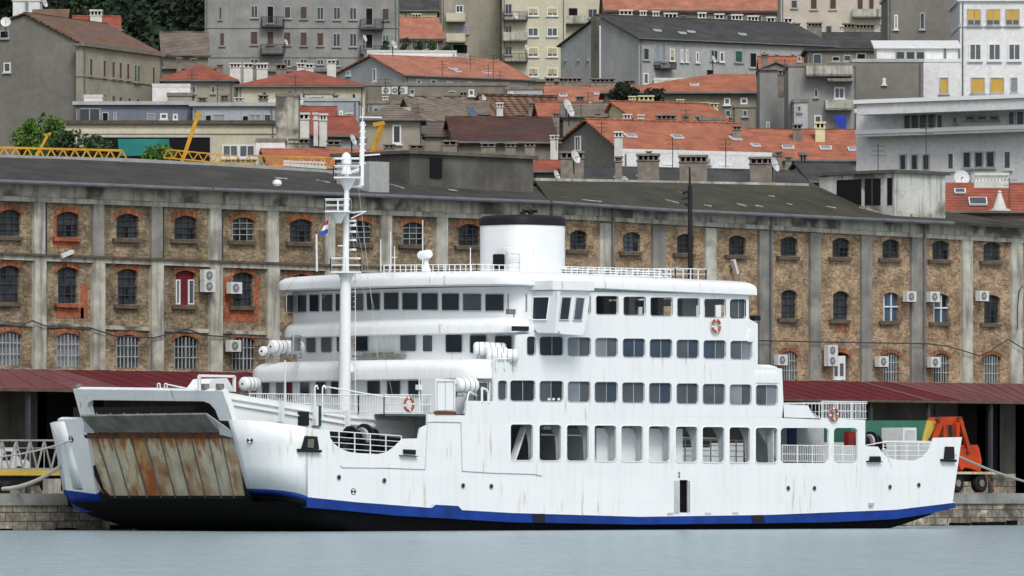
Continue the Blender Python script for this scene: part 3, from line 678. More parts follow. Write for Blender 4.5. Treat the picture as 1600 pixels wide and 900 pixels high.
# ---- rounded deck bands, roof
def band(name, xc, bulge, y0, y1, xs, r, z0, z1, zf=None, rnd=.5, lip=True):
    hh = z1-z0; rings = []
    for ins, t in ((.12, 0), (0, .06), (0, .45), (.05, .62), (.15, .76), (.32, .88), (.55, .96), (.85, 1.)):
        ins *= rnd/.5
        o, fx = outline(xc+ins, bulge, y0+ins, y1-ins, xs-ins, max(.4, r-ins*.5)); rings.append(ring(o, z0+hh*t, zf))
    m = MB(); m.loft(rings); return m.build(name, M['white'], ferry, smooth=True)
BW3 = outline(-2.5, 1.4, -.05, 20.05, 0, 1.6); BW2 = outline(.3, 1.4, -.05, 20.05, 2, 1.2)
zb3 = (Py(700, 592, 0).z, Py(640, 560, 3).z); zb2_ = (Py(760, 519.5, 0).z, Py(700, 495, 3).z)
band('deck_band', -2.5, 1.4, .04, 20.05, 3.4, 1.6, *zb3)
band('deck_band', .3, 1.4, .04, 20.05, 3.6, 1.2, *zb2_)
zr0, zr1 = Py(1000, 457.5, 0).z, Py(1000, 434, 0).z
zfr = lambda x: .28*max(0, min(1, (8-x)/9))
xr = Py(1178, 450, 0).x
band('roof', -.1, 1.5, -.25, 20.25, xr, 1.3, zr0, zr1, zfr, .55)
# aft bands
def aftband(px0, px1, t, b_, x0=None):
    a, c = Py(px0, b_, 0), Py(px1, b_, 0); zt_ = Py(px1, t, 0).z; rings = []
    for ins, k in ((0, 0), (0, .45), (.1, .7), (.3, .9), (.7, 1)):
        z = lerp(a.z, zt_, k); x1 = c.x-ins; y0 = -.06+ins*.6; y1 = 20.06-ins*.6; rc = .7
        pts = [V((a.x, y0, z)), V((x1-rc, y0, z)), V((x1-.2*rc, y0+.2*rc, z)), V((x1, y0+rc, z)), V((x1, y1-rc, z)), V((x1-rc, y1, z)), V((a.x, y1, z))]
        rings.append(pts)
    m = MB(); m.loft(rings); m.build('deck_band', M['white'], ferry, smooth=True)
aftband(1168, 1187, 505, 534); aftband(1180, 1226, 570, 598)
# ---- front walls
def front(xc, bulge, y0, y1, xs, r, z0, z1, name='front_wall', mt='white'):
    o, fx = outline(xc, bulge, y0, y1, xs, r); m = MB(); m.loft([ring(o, z0), ring(o, z1)]); ob = m.build(name, M[mt], ferry, smooth=True)
    def loc(px):
        lo, hi = y0+.01, y1-.01
        for _ in range(40):
            y = (lo+hi)/2
            if proj((fx(y), y, 10))[0] > px: lo = y
            else: hi = y
        return V((fx(y), y, 0))
    return loc
def fwin(loc, x0, t, x1, b_, g_, name='window', r=2.5, out=.03, frame=False):
    a = loc(x0); c = loc(x1)
    if (c-a).length < .05: print('SKIPWIN', x0); return
    e = (c-a).normalized(); nn = V((e.y, -e.x, 0)); 
    if nn.dot(CAM-a) < 0: nn = -nn
    m = MB(); m.plate([on(u, v_, a+nn*out, nn) for u, v_ in rr(x0, t, x1, b_, r)], [], nn*-.1)
    o = m.build(name, M[g_], ferry)
    m = MB(); p = [on(u, v_, a+nn*(out+.01), nn) for u, v_ in rr(x0, t, x1, b_, r)]
    for u, v_ in zip(p, p[1:]+p[:1]): m.tube(u, v_, .03, n=4)
    m.build('frame', M['whitec' if frame else 'inner'], o); return o
f1 = front(1.0, 1.45, .1, 19.9, 3.6, .9, zb2_[1]-.3, zr0+.2)
cols = [(447.5, 458.5), (464.5, 479), (483, 498.5), (502.5, 519.5), (524, 541), (547, 568), (572.5, 594), (599.5, 623), (628, 653), (658, 684.5), (690, 717.5), (723, 752), (758, 787.5), (793, 823.5)]
for a, b_ in cols: fwin(f1, a, pl([(447, 461), (600, 456.5), (823, 460)], a), b_, pl([(447, 488), (600, 484), (823, 487)], a), 'glass' if R.random() < .75 else 'glassm', r=1.5)
f2 = front(1.1, 1.4, .3, 19.7, 3.5, .9, zb3[1]-.3, zb2_[0]+.2)
for a, t, b_, q_ in ((458, 523, 470, 550), (478, 522, 493, 551), (501.5, 522, 518, 550.5), (526, 522, 537, 550), (553, 521, 575, 549), (625, 521, 650, 549), (660, 523, 676, 550), (696, 522, 722, 551), (734, 523, 760, 552), (773, 524, 800, 552)):
    fwin(f2, a, t, b_, q_, 'glass' if R.random() < .6 else 'glassm', r=3, frame=a == 660)
m = MB()
for a in (550, 568, 590, 610): 
    pass
f3 = front(-2.0, 1.3, .3, 19.9, 3.2, .9, zu-.05, zb3[0]+.2)
for a, t, b_, q_, g_, nm in ((409, 594, 421, 622, 'glassm', 'window'), (431, 595, 443, 622, 'glassl', 'window'), (447, 593, 457, 625, 'winered', 'door'), (468.5, 593, 483.5, 618, 'glass', 'window'), (493, 593, 508.5, 618, 'glass', 'window'), (517, 593, 530, 619, 'glass', 'window'), (573.5, 594, 594, 616, 'glass', 'window'), (604.5, 594, 625.5, 617, 'glass', 'window'), (637.5, 594, 659, 620, 'glass', 'window')):
    fwin(f3, a, t, b_, q_, g_, nm, r=1.5)
sidewin((744, 597, 762, 630, 2), 'glassm', .18)
# deck furniture strip in front of tier 2
m = MB(); a = f2(551); c = f2(627); e = (c-a).normalized(); nn = V((e.y, -e.x, 0)); nn = -nn if nn.dot(CAM-a) < 0 else nn
m.plate([on(u, v_, a+nn*.5, nn) for u, v_ in [(550, 555.5), (566, 555), (567, 551.5), (590, 551), (591, 550), (606, 550.5), (607, 553), (626, 553), (626, 558), (550, 558)]], [], nn*-.4); m.build('deck_bench', M['flapgrey'], ferry)
# black vent strip + wing mouldings at the end of band 2
m = MB(); m.plate(sp([(802, 509.5), (826.5, 510), (826.5, 517), (802, 517)], -.12), [], TH); m.build('nav_light_board', M['blk'], ferry)
# ---- bridge wing cabin
zw0, zw1 = Py(890, 523.5, -1.5).z, zr0+.05
xa = Py(872, 490, -1.5).x; xb_ = Py(917, 490, -1.5).x; xw = Py(833, 490, 0).x
m = MB()
prof = [(xa-.1, zw0+.35), (xa+.25, zw0+.05), (xb_-.5, zw0), (xb_-.25, zw0+.12), (xb_+.05, zw0+1.1), (xb_+.3, zw1), (xa-.45, zw1), (xa-.1, zw0+1.1)]
m.plate([V((x, -1.5, z)) for x, z in prof], [], V((0, 1.6, 0))); m.box(xw, xa, -.05, .5, zw0+.25, zw1)
m.build('bridge_wing', M['white'], ferry)
band_w = MB(); band_w.box(xa-.7, xb_+.35, -1.75, .4, zr0-.02, zr0+.5); band_w.build('wing_roof', M['white'], ferry)
def q3(name, pts, y, g_):
    m = MB(); m.plate(sp(pts, y), [], V((0, .06, 0))); o = m.build(name, M[g_], ferry)
    m = MB(); p = sp(pts, y-.01)
    for u, v_ in zip(p, p[1:]+p[:1]): m.tube(u, v_, .04, n=4)
    m.build('frame', M['inner'], o)
q3('window', [(878, 464.5), (893, 464.5), (888.5, 500), (874, 500)], -1.54, 'glass'); q3('window', [(900, 465), (914, 465.5), (909, 500.5), (896, 500.5)], -1.54, 'glassm')
nx = V((-1, 0, 0)); xf = xa-.52
m = MB(); fp = [on(u, v_, V((xf-.02, 0, 0)), nx) for u, v_ in [(833, 464), (859, 463.5), (854.5, 500), (831.5, 500)]]; m.plate(fp, [], V((.3, 0, 0)))
o = m.build('window', M['glass'], ferry); m = MB()
for u, v_ in zip(fp, fp[1:]+fp[:1]): m.tube(u+nx*.02, v_+nx*.02, .05, n=4)
m.build('frame', M['whitec'], o)
m = MB(); m.plate([on(u, v_, V((xf, 0, 0)), nx) for u, v_ in [(826, 455), (871, 455), (867, 520), (840, 520), (826, 500)]], [], V((.25, 0, 0))); m.build('bridge_wing_front', M['white'], ferry)
# rail on aft deck + curved bulwark
m = MB(); m.plate(sp([(1224, 632), (1262, 633.5), (1266, 643), (1274, 651), (1284, 655.5), (1222, 653)], 0), [], TH); m.build('bulwark', M['white'], ferry)
m = MB(); railing(m, [Py(1284, 656, .05), Py(1355, 657, .05)], 1.12, 2, 1.3, .15, .028, .011)
m.path([Py(1224, 631, .05), Py(1355, 630.5, .05)], .03); railing(m, [Py(1355, 657, .05), V((Py(1355, 657, .05).x, 19.8, Py(1355, 657, .05).z))], 1.12, 2, 1.3, .3, .028, .011)
m.path([Py(1262, 634, .05), Py(1268, 645, .05), Py(1284, 655, .05)], .03)
m.build('aft_deck_rail', M['whitec'], ferry)
MB().box(Py(1221, 650, 0).x, Py(1353, 655, 0).x, .15, 19.8, zu-.15, zu).build('aft_deck', M['inner'], ferry)
MB().box(37.6, 38.6, .1, 19.9, zc-.5, Py(1480, 690, 0).z).build('transom', M['white'], ferry)
# foredeck rails
zfd = Py(690, 647, .3).z
ra = [Py(388, 641, 3.2), Py(690, 648, .2)]
rb = [V((Py(388, 637, 3.2).x, 3.1, zfd)), V((Py(560, 645, 2.9).x, 2.9, zfd)), V((Py(600, 645, 1.3).x, 1.3, zfd)), V((Py(690, 647, .2).x, .2, zfd))]
m = MB(); railing(m, rb, 1.08, 2, 1.4, .17, .03, .012)
for a, b_ in ((492, 605), (504, 605)): m.path([Py(a, 655, 2.2), Py(a, b_, 2.2), Py(a+3, b_-3, 2.2), Py(a+5, b_+3, 2.2)], .045)
m.path([Py(505, 604, 2.2), Py(520, 606, 2.2), Py(595, 619, 1.), Py(640, 622, .5)], .045)
m.build('foredeck_rail', M['whitec'], ferry)
m = MB()
for a, b_ in ((246, 599), (257, 599)): m.path([bw(a, 609, .3), bw(a, b_+1, .3), bw(a+2, b_, .3), bw(a+4, b_+1, .3), bw(a+4.5, 609, .3)], .04)
m.path([bw(263, 601, .3), bw(292, 607, .3)], .045); m.build('portal_handrail', M['whitec'], ferry)
# gantry frame, winch house above the portal
m = MB(); 
for a, b_, c, d in ((311, 610, 311, 587), (311, 587, 366, 588), (366, 588, 366, 612), (311, 587, 313, 600)): m.bar(Py(a, b_, 4.5), Py(c, d, 4.5), .14)
m.build('ramp_gantry', M['whitec'], ferry)
m = MB(); m.plate(sp([(318, 611), (332, 592), (355, 591), (364, 606), (364, 612)], 5.2), [], V((0, 1.6, 0))); m.build('ramp_motor_house', M['whitec'], ferry)
m = MB()
for a, b_ in ((120, 604), (319, 604), (342, 604)): p = bw(a, b_, .2); m = MB(); m.box(p.x-.1, p.x+.25, p.y-.16, p.y+.16, p.z-.14, p.z+.16); m.build('floodlight', M['flapgrey'], ferry)
# cabinet + davit block near side
m = MB(); m.plate(sp([(680, 591), (712, 593), (711, 646), (681, 645)], -.0), [], V((0, 1.2, 0))); cab = m.build('deck_cabinet', M['whitec'], ferry)
m = MB(); 
for a in (683, 696, 709): m.bar(Py(a, 595, -.03), Py(a, 642, -.03), .03)
for b_ in (596, 641): m.bar(Py(683, b_, -.03), Py(709, b_, -.03), .03)
m.build('door_leaf', M['inner'], cab); m = MB(); m.plate(sp([(680, 642), (713, 643), (713, 648), (680, 648)], -.04), [], V((0, .1, 0))); m.build('rusty_foot', M['rustd'], cab)
m = MB(); m.path([Py(753, 629, -.0), Py(753, 606, -.0), Py(760, 609, 0), Py(763, 614, 0), Py(763, 630, 0)], .07, 8); m.build('davit', M['whitec'], ferry); m = MB(); m.path([Py(725, 646, .2), Py(733, 612, .2), Py(745, 618, .2)], .05); m.build('davit', M['whitec'], ferry); m = MB()
m.bar(Py(655, 646, .1), Py(655, 591, .1), .05); m.box(Py(653, 604, .1).x, Py(658, 604, .1).x, 0, .3, Py(655, 609, .1).z, Py(655, 601, .1).z)
m.build('deck_davit', M['whitec'], ferry)
# ---- mast
def mastp(px, py, d_=8.9): return Py(px, py, d_)
mx = mastp(538, 600); zb0 = zfd; zt0 = mastp(541, 268).z; z1_ = mastp(540, 425).z
m = MB(); top0 = mastp(542, 268); m.tube(V((mx.x, 8.9, zb0)), V((mastp(540, 424).x, 8.9, z1_)), .37, .31, 16); m.tube(V((mastp(540, 424).x, 8.9, z1_)), V((top0.x, 8.9, zt0)), .2, .14, 14)
mast = m.build('foremast', M['white'], ferry, smooth=True)
def platf(px0, px1, pyt, pyb, y0, y1, nn=3, taper=True):
    m = MB(); a = mastp(px0, pyb); c = mastp(px1, pyb); zt_ = mastp(px0, pyt).z
    e = RT*(c-a).dot(RT)*.97; a_ = V(((a+c)/2-e/2)); dd = FW*.8; z = a.z
    P_ = [V((p_.x, p_.y, z)) for p_ in (a_-dd, a_+e-dd, a_+e+dd, a_+dd)]
    m.hexa([p_-UP*.08 for p_ in P_]+P_); railing(m, P_+[P_[0]], zt_-z, 2, .8, 0, .028)
    c_ = (P_[0]+P_[2])/2; m.tube(c_-UP*.08, c_-UP*.7, .5, .2, 10)
    m.build('platform', M['white'], mast)
platf(516, 566, 403, 424, 8, 10); platf(507, 549, 311, 329, 8, 10); platf(521, 564, 259, 276, 8, 10)
m = MB(); p = mastp(541, 272); m.lathe(p, [(.32, 0), (.2, .5), (.3, .6), (.3, .95), (.22, 1.15), (.08, 1.25)], 14)
m.bar(mastp(522, 247.5), mastp(560, 247.5), .16, .12); m.tube(mastp(541, 247), mastp(541, 258), .1); m.build('radar', M['white'], mast)
m = MB(); m.tube(mastp(564.5, 290), mastp(566.5, 190), .16, .13, 8); m.tube(mastp(566.5, 190), mastp(567, 168), .03, n=5); m.bar(mastp(562, 183), mastp(596, 183.5), .07); m.bar(mastp(566, 243), mastp(593, 241), .08); m.bar(mastp(545, 292), mastp(566, 291), .1); m.bar(mastp(545, 270), mastp(566, 262), .1)
for b_ in (196, 206, 216, 226, 236, 256): m.bar(mastp(562, b_), mastp(571, b_-1), .08)
m.build('topmast', M['white'], mast)
m = MB(); m.bar(mastp(549, 332), mastp(572, 330), .06); m.bar(mastp(549, 341), mastp(570, 331), .05); m.bar(mastp(549, 354), mastp(556, 349), .07); m.bar(mastp(528, 384), mastp(536, 384), .07)
for b_ in (345, 352, 362, 375, 390): m.box(mastp(548, b_).x-.02, mastp(553, b_).x, 8.7, 9, mastp(548, b_).z-.06, mastp(548, b_).z+.06)
for k in range(34):
    z = zb0+.6+k*.3
    if z < z1_: m.bar(V((mx.x+.38, 8.45, z)), V((mx.x+.55, 8.75, z)), .03)
m.bar(V((mx.x+.5, 8.5, zb0)), V((mx.x+.5, 8.5, z1_)), .03)
m.build('mast_fittings', M['white'], mast)
m = MB(); p = mastp(549, 578); m.lathe(p-V((0, 0, .2)), [(.15, 0), (.24, .1), (.2, .5), (.1, .55)], 12); m.build('horn_lamp', M['whitec'], mast)
m = MB()
for a, b_, c, d in ((545, 345, 590, 560), (552, 330, 615, 625), (560, 290, 600, 640), (541, 425, 500, 470)): m.bar(mastp(a, b_), Py(c, d, 3.0), .012)
m.path([mastp(532, 345), Py(446, 455, 15.)], .01, 4); m.build('rigging_wire', M['galv'], mast)
# jackstaff
m = MB(); m.tube(Py(495, 424, 14.), Py(494.5, 366, 14.), .07, .05, 8); m.build('flagstaff', M['whitec'], ferry)
m = MB(); m.tube(Py(445.5, 640, 3.0), Py(445.5, 563, 3.0), .05, .045, 8); m.build('bow_light_pole', M['whitec'], ferry)
# ---- roof gear
zrt = zr1+.15
def roofp(px, py, y): return Py(px, py, y)
m = MB(); y_ = 4.
railing(m, [V((Py(600, 430, 12).x, 12, zrt+.1)), V((Py(745, 430, 6).x, 6, zrt+.05)), V((Py(1048, 436, 1.2).x, 1.2, zrt-.1))], .55, 2, 1.8, .35, .025, .02)
m.build('roof_rail', M['whitec'], ferry)
for a, b_ in ((888, 900), (905, 918), (929, 943), (953, 966), (976, 990), (1000, 1012), (1022, 1035)):
    m = MB(); p = Py(a, 433, 4); q_ = Py(b_, 433, 4); z = zrt
    for k in range(3): m.box(p.x, q_.x, 4, 4.7, z+.12+k*.13, z+.18+k*.13)
    m.box(p.x, q_.x, 4.6, 4.7, z+.2, z+.5); m.build('deck_bench', M['whitec'], ferry)
m = MB(); 
for c_, b_, e_, yy in ((595, 424, 374, 8), (610.5, 424, 362, 9), (616.5, 424, 385, 8), (660.5, 424, 344, 8), (735, 424, 387, 9), (822, 424, 385, 6), (797, 400, 375, 6)): m = MB(); m.tube(Py(c_, b_, yy), Py(c_, e_, yy), .035, .025, 6); m.build('antenna', M['whitec'], ferry)
m = MB()
m.bar(Py(785, 387, 6), Py(802, 386, 6), .03); m.bar(Py(612, 402, 8), Py(620, 402, 8), .04); m.path([Py(814, 424, 6), Py(822, 390, 6), Py(830, 424, 6)], .02, 4)
m.build('antenna', M['whitec'], ferry)
m = MB(); p = Py(666, 424, 8); m.lathe(p, [(.3, 0), (.15, .4), (.15, .7)], 12); c = Py(664, 398, 8); m.lathe(c-FW*.1, [(.1, -.3), (.26, -.25), (.26, .25), (.2, .3)], 14, (RT, UP, (RT*.8-FW*.6+UP*.1).normalized())); m.build('searchlight', M['whitec'], ferry, smooth=True)
m = MB(); p = Py(799, 488, .2)
m.box(Py(799, 488, -.3).x-.25, Py(799, 488, -.3).x+.3, -.35, -.1, Py(799, 491, -.3).z, Py(799, 483, -.3).z); m.bar(Py(803, 496, -.2), Py(803, 488, -.2), .05); m.build('floodlight', M['flapgrey'], ferry)
p = Py(1174, 497, .5); m = MB(); m.box(p.x, p.x+.5, .2, .6, p.z-.15, p.z+.15); m.build('floodlight', M['blk'], ferry)
# ---- funnel
fc = Py(816.5, 424, 9.); fy = 9.; zf0, zf1 = zr1, Py(816, 352, 9).z
ax = (V((1, 0, 0)), V((0, 1, 0)), V((0, 0, 1)))
def fring(r, z):
    pts = []
    for i in range(40):
        t = 2*pi*i/40; c_, s_ = cos(t), sin(t); e_ = .62
        pts.append(V((fc.x+2.75*r*abs(c_)**e_*(1 if c_ > 0 else -1), fy+2.55*r*abs(s_)**e_*(1 if s_ > 0 else -1), z)))
    return pts
k_ = (883-750)/2/F*DIST*1.0
ext = max(p_.dot(RT) for p_ in fring(1, 0))-V((fc.x, fy, 0)).dot(RT); k_ = (883-750)/2/F*428/ext
m = MB(); m.loft([fring(k_, zf0), fring(k_, zf1)]); fun = m.build('funnel', M['white'], ferry, smooth=True)
m = MB(); zz = Py(816, 337, 9).z; m.loft([fring(k_*1.015, zf1-.05), fring(k_*1.02, zf1+.2), fring(k_*1.0, zz-.15), fring(k_*.93, zz-.03), fring(k_*.8, zz)]); m.build('funnel_cap', M['blk'], fun, smooth=True)
m = MB()
for a in (817, 829): p = Py(a, 338, 9); m.path([p, p+UP*.28, p+UP*.38+RT*.12, p+UP*.36+RT*.4], .16, 10)
m.build('exhaust_pipe', M['blk'], fun)
# door plane facing -y
yd = fy-2.55*k_-.02
yfd = lambda u, v_: Py(u, v_, yd)
nfd = (-FW); dpt = V((fc.x, fy, 0))-FW*3.45*k_*.90
m = MB(); m.plate([on(u, v_, dpt, FW) for u, v_ in rr(770, 397, 788.5, 424, 2.5)], [], FW*.8); m.build('funnel_door', M['hole'], fun)
m = MB(); m.path([on(u, v_, dpt-FW*.15, FW) for u, v_ in [(791, 426), (791, 396.5), (810, 396.5), (812, 399), (812, 426)]], .03, 5); m.path([on(u, v_, dpt-FW*.15, FW) for u, v_ in [(791, 410), (812, 410)]], .02, 4); m.build('funnel_ladder', M['inner'], fun)
# ---- black after mast with railed platform
m = MB(); am = lambda u, v_: Py(u, v_, 10.)
m.tube(am(1079, 436), am(1078, 290), .165, .14, 12); m.tube(am(1078, 290), am(1077.5, 261), .07, .05, 8); m.bar(am(1068, 302), am(1078, 298), .15); m.bar(am(1066, 311), am(1076, 309), .1); m.bar(am(1070, 318), am(1078, 324), .08); am_ = m.build('after_mast', M['blk'], ferry, smooth=True)
m = MB(); P_ = [V((Py(1055, 437, 9).x, 9, 0)), V((Py(1103, 437, 9).x, 9, 0)), V((Py(1103, 437, 9).x, 11, 0)), V((Py(1055, 437, 9).x, 11, 0))]
zp = Py(1079, 436, 9).z; P_ = [V((p_.x, p_.y, zp)) for p_ in P_]; railing(m, P_+[P_[0]], .62, 2, .7, 0, .035); m.build('mast_railing', M['whitec'], am_)
# ---- separate things carried by the ferry
def buoy(c, nn, r, label):
    t = thing('lifebuoy', label, 'lifebuoy', c, 'lifebuoys hung on the ferry')
    ex = UP.cross(nn).normalized(); m = MB(); n1, n2 = 24, 8; vs = []; fs = []
    for i in range(n1):
        a = 2*pi*i/n1; d = ex*cos(a)+UP*sin(a)
        for j in range(n2): b_ = 2*pi*j/n2; vs.append(V(c)+d*(r+r*.24*cos(b_))+nn*(r*.2*sin(b_)))
    for i in range(n1):
        for j in range(n2): fs.append((i*n2+j, i*n2+(j+1) % n2, ((i+1) % n1)*n2+(j+1) % n2, ((i+1) % n1)*n2+j))
    m.add(vs, fs)
    for k, f in enumerate(fs):
        if (k//n2) % 6 == 0: m.m[k] = 1
    m.build('ring', [M['buoy'], M['whitec']], t, smooth='all')
    m = MB(); m.path([V(c)+(ex*cos(a*pi/6)+UP*sin(a*pi/6))*r*(1.36 if a % 3 else 1.22) for a in range(13)], .015, 4); m.build('grab_line', M['rope'], t)
buoy(Py(639, 632, -.15), V((0, -1, 0)), .35, 'orange and white lifebuoy hanging on the foredeck railing of the ferry')
buoy(Py(1119, 509, -.15), V((0, -1, 0)), .33, 'faded reddish lifebuoy hung high on the white side below the promenade windows')
buoy(Py(1303, 647.5, -.12), V((0, -1, 0)), .33, 'orange lifebuoy on the white railing of the stern deck')
def raft(c, d, L_, r, label):
    t = thing('liferaft_canister', label, 'liferaft', c, 'white liferaft canisters on the ferry')
    d = V(d).normalized(); a = UP.cross(d).normalized(); b_ = d.cross(a)
    m = MB(); m.lathe(V(c)-d*L_/2, [(r*.45, 0), (r*.8, L_*.03), (r*.97, L_*.1), (r, L_*.16), (r, L_*.84), (r*.97, L_*.9), (r*.8, L_*.97), (r*.45, L_)], 18, (a, b_, d)); m.build('canister', M['whitec'], t, smooth=True)
    m = MB()
    for k in (.25, .5, .75): m.lathe(V(c)-d*L_*(.5-k)-d*.02, [(r*1.02, 0), (r*1.02, .04)], 18, (a, b_, d))
    m.build('strap', M['flapgrey'], t)
    m = MB()
    for k in (-.3, .3): m = MB() if k > 0 else m; p = V(c)+d*L_*k; m.bar(p-a*r*.8-UP*r*1.5, p-a*r*.5-UP*r*.5, .06); m.bar(p+a*r*.8-UP*r*1.5, p+a*r*.5-UP*r*.5, .06); m.bar(p-a*r*.9-UP*r*1.4, p+a*r*.9-UP*r*1.4, .06); m.build('cradle', M['galv'], t)
    m = MB(); m.lathe(V(c)-d*(L_/2+.01), [(.05, -.01), (.09, .02)], 8, (a, b_, d)); m.build('drain_plug', M['blk'], t)
raft(Py(417, 549, 18.5), (1, .2, 0), 1.1, .3, 'small white liferaft canister at the far end of the middle bridge deck')
raft(Py(436, 542, 17.), (1, 0, 0), 1.35, .40, 'left larger liferaft canister of the pair beside the far end windows')
raft(Py(458, 543, 17.), (1, 0, 0), 1.35, .42, 'right larger liferaft canister of the pair beside the far end windows')
raft(Py(390, 600, 17.), (1, .1, 0), 1.3, .42, 'white liferaft canister at far left of the lower bridge deck beside the band')
raft(Py(757, 545, 2.2), (.75, -.65, 0), 1.3, .40, 'left rear canister of the four liferafts at the corner of the bridge')
raft(Py(774, 546, 1.6), (.75, -.65, 0), 1.3, .40, 'right rear canister of the four liferafts at the corner of the bridge')
raft(Py(777, 554, .6), (.75, -.65, 0), 1.3, .42, 'left front canister of the four liferafts at the corner of the bridge')
raft(Py(792, 556, .2), (.75, -.65, 0), 1.3, .40, 'right front canister of the four liferafts at the corner of the bridge')
raft(Py(728, 602, .5), (1, -.1, 0), 1.5, .44, 'white liferaft canister beside the tall white deck cabinet')
m = MB(); railing(m, [Py(775, 577, -.1), Py(803, 577, -.1)], .6, 1, .6, 0, .04); m.build('raft_rack', M['whitec'], ferry)
# flag
t = thing('flag', 'small red white and blue flag flying from a line left of the foremast', 'flag', mastp(505, 365))
def fg(u, v_): return 498+u*14-(v_*.0)+(1-u)*0, 340
for k, (mt) in enumerate(('red', 'whitec', 'navy')):
    m = MB(); rows = []
    for j in range(3):
        row = []
        for i in range(9):
            u = i/8; v_ = (k+j/2)/3
            px = 512.5-u*(3+12*v_)+sin(u*3)*1.0; py = 343+v_*21+u*(2+3*v_); row.append(mastp(px, py, 8.9+.12*sin(u*7+v_)))
        rows.append(row)
    m.grid(rows); m.build('stripe', M[mt], t, smooth='all')
m = MB(); m.path([mastp(513, 330), mastp(513, 366), mastp(517, 403)], .012, 4); m.build('halyard', M['galv'], t)
# ================================================================== warehouse
YW = 36.
wh = thing('warehouse', 'long four storey brown brick dockside warehouse with grey pilasters behind the ferry', 'warehouse', (0, YW, 2.1))
def wp(pts, y=YW): return [Py(a, b_, y) for a, b_ in pts]
bays = []   # (centre px, half width, row1 top/bottom, kind)
r1t = [(15, 328), (290, 337), (563, 345), (733, 350), (904, 360), (1152, 368), (1314, 372), (1550, 378)]
r1b = [(15, 368.5), (290, 373.5), (563, 380), (733, 383.5), (904, 390), (1152, 398), (1314, 401.5), (1550, 407.5)]
r2t = [(15, 415), (200, 420), (380, 425.5), (1233, 453), (1550, 461)]
r2b = [(15, 472), (200, 475.5), (380, 478), (1233, 497.5), (1550, 505)]
r3t = [(15, 518), (200, 523), (380, 526.5), (1233, 549), (1550, 554)]
r3b = [(15, 571), (200, 574.5), (380, 577), (1233, 594), (1550, 598)]
cols_l = [-77, 15, 106, 199.5, 290, 380, 470.5, 563, 645, 733, 820]; cols_r = [904, 987, 1071, 1152, 1233, 1314, 1392, 1470, 1550, 1628]
HW = {1: (17.5, 13.2), 2: (15.5, 12.2), 3: (18, 12.4)}
openings = []
for row, (tt, bb) in {1: (r1t, r1b), 2: (r2t, r2b), 3: (r3t, r3b)}.items():
    for c in cols_l+cols_r:
        L_ = c < 860
        if row == 3 and 440 < c < 1200: continue
        hw = HW[row][0 if L_ else 1]
        if row == 1 and 600 < c < 860: hw = 16.5
        openings.append((row, c, c-hw, pl(tt, c), c+hw, pl(bb, c), L_))
ARL = {1: 6, 2: 5, 3: 6}
def arch_hole(o): 
    row, c, x0, t, x1, b_, L_ = o; sk = (x1-x0)*.028
    p = archp(x0, t, x1, b_, ARL[row] if L_ else 5)
    return p
WALLP = [(-90, 296), (860, 333), (1700, 372), (1700, 604), (860, 591), (-90, 577)]
def section(pxa, pxb, mt):
    cs = [c for c in cols_l+cols_r if pxa < c < pxb]; cuts = [pxa]+[(u+v_)/2 for u, v_ in zip(cs, cs[1:])]+[pxb]; m = MB()
    rws = [[(-90, 296), (860, 333), (1700, 372)], [(-90, 397), (860, 424), (1080, 424), (1700, 436)], [(-90, 497), (860, 515), (1700, 535)], [(-90, 577), (1700, 604)]]
    for k in range(len(cuts)-1):
        p0, p1 = cuts[k], cuts[k+1]
        for j in range(3):
            o_ = [(p0, pl(rws[j], p0)), (p1, pl(rws[j], p1)), (p1, pl(rws[j+1], p1)), (p0, pl(rws[j+1], p0))]
            m.plate(wp(o_, YW+.22), [wp(arch_hole(o), YW+.22) for o in openings if p0 < o[1] < p1 and o[0] == j+1], V((0, .5, 0)))
    return m.build('brick_wall', M[mt], wh)
section(-90, 858, 'brick'); section(858, 1700, 'brickR')
x_l, x_r = Py(-90, 400, YW).x, Py(1700, 400, YW).x
MB().box(x_l, x_r, YW+1.6, YW+1.7, 2, 21).build('interior_wall', M['hole'], wh)
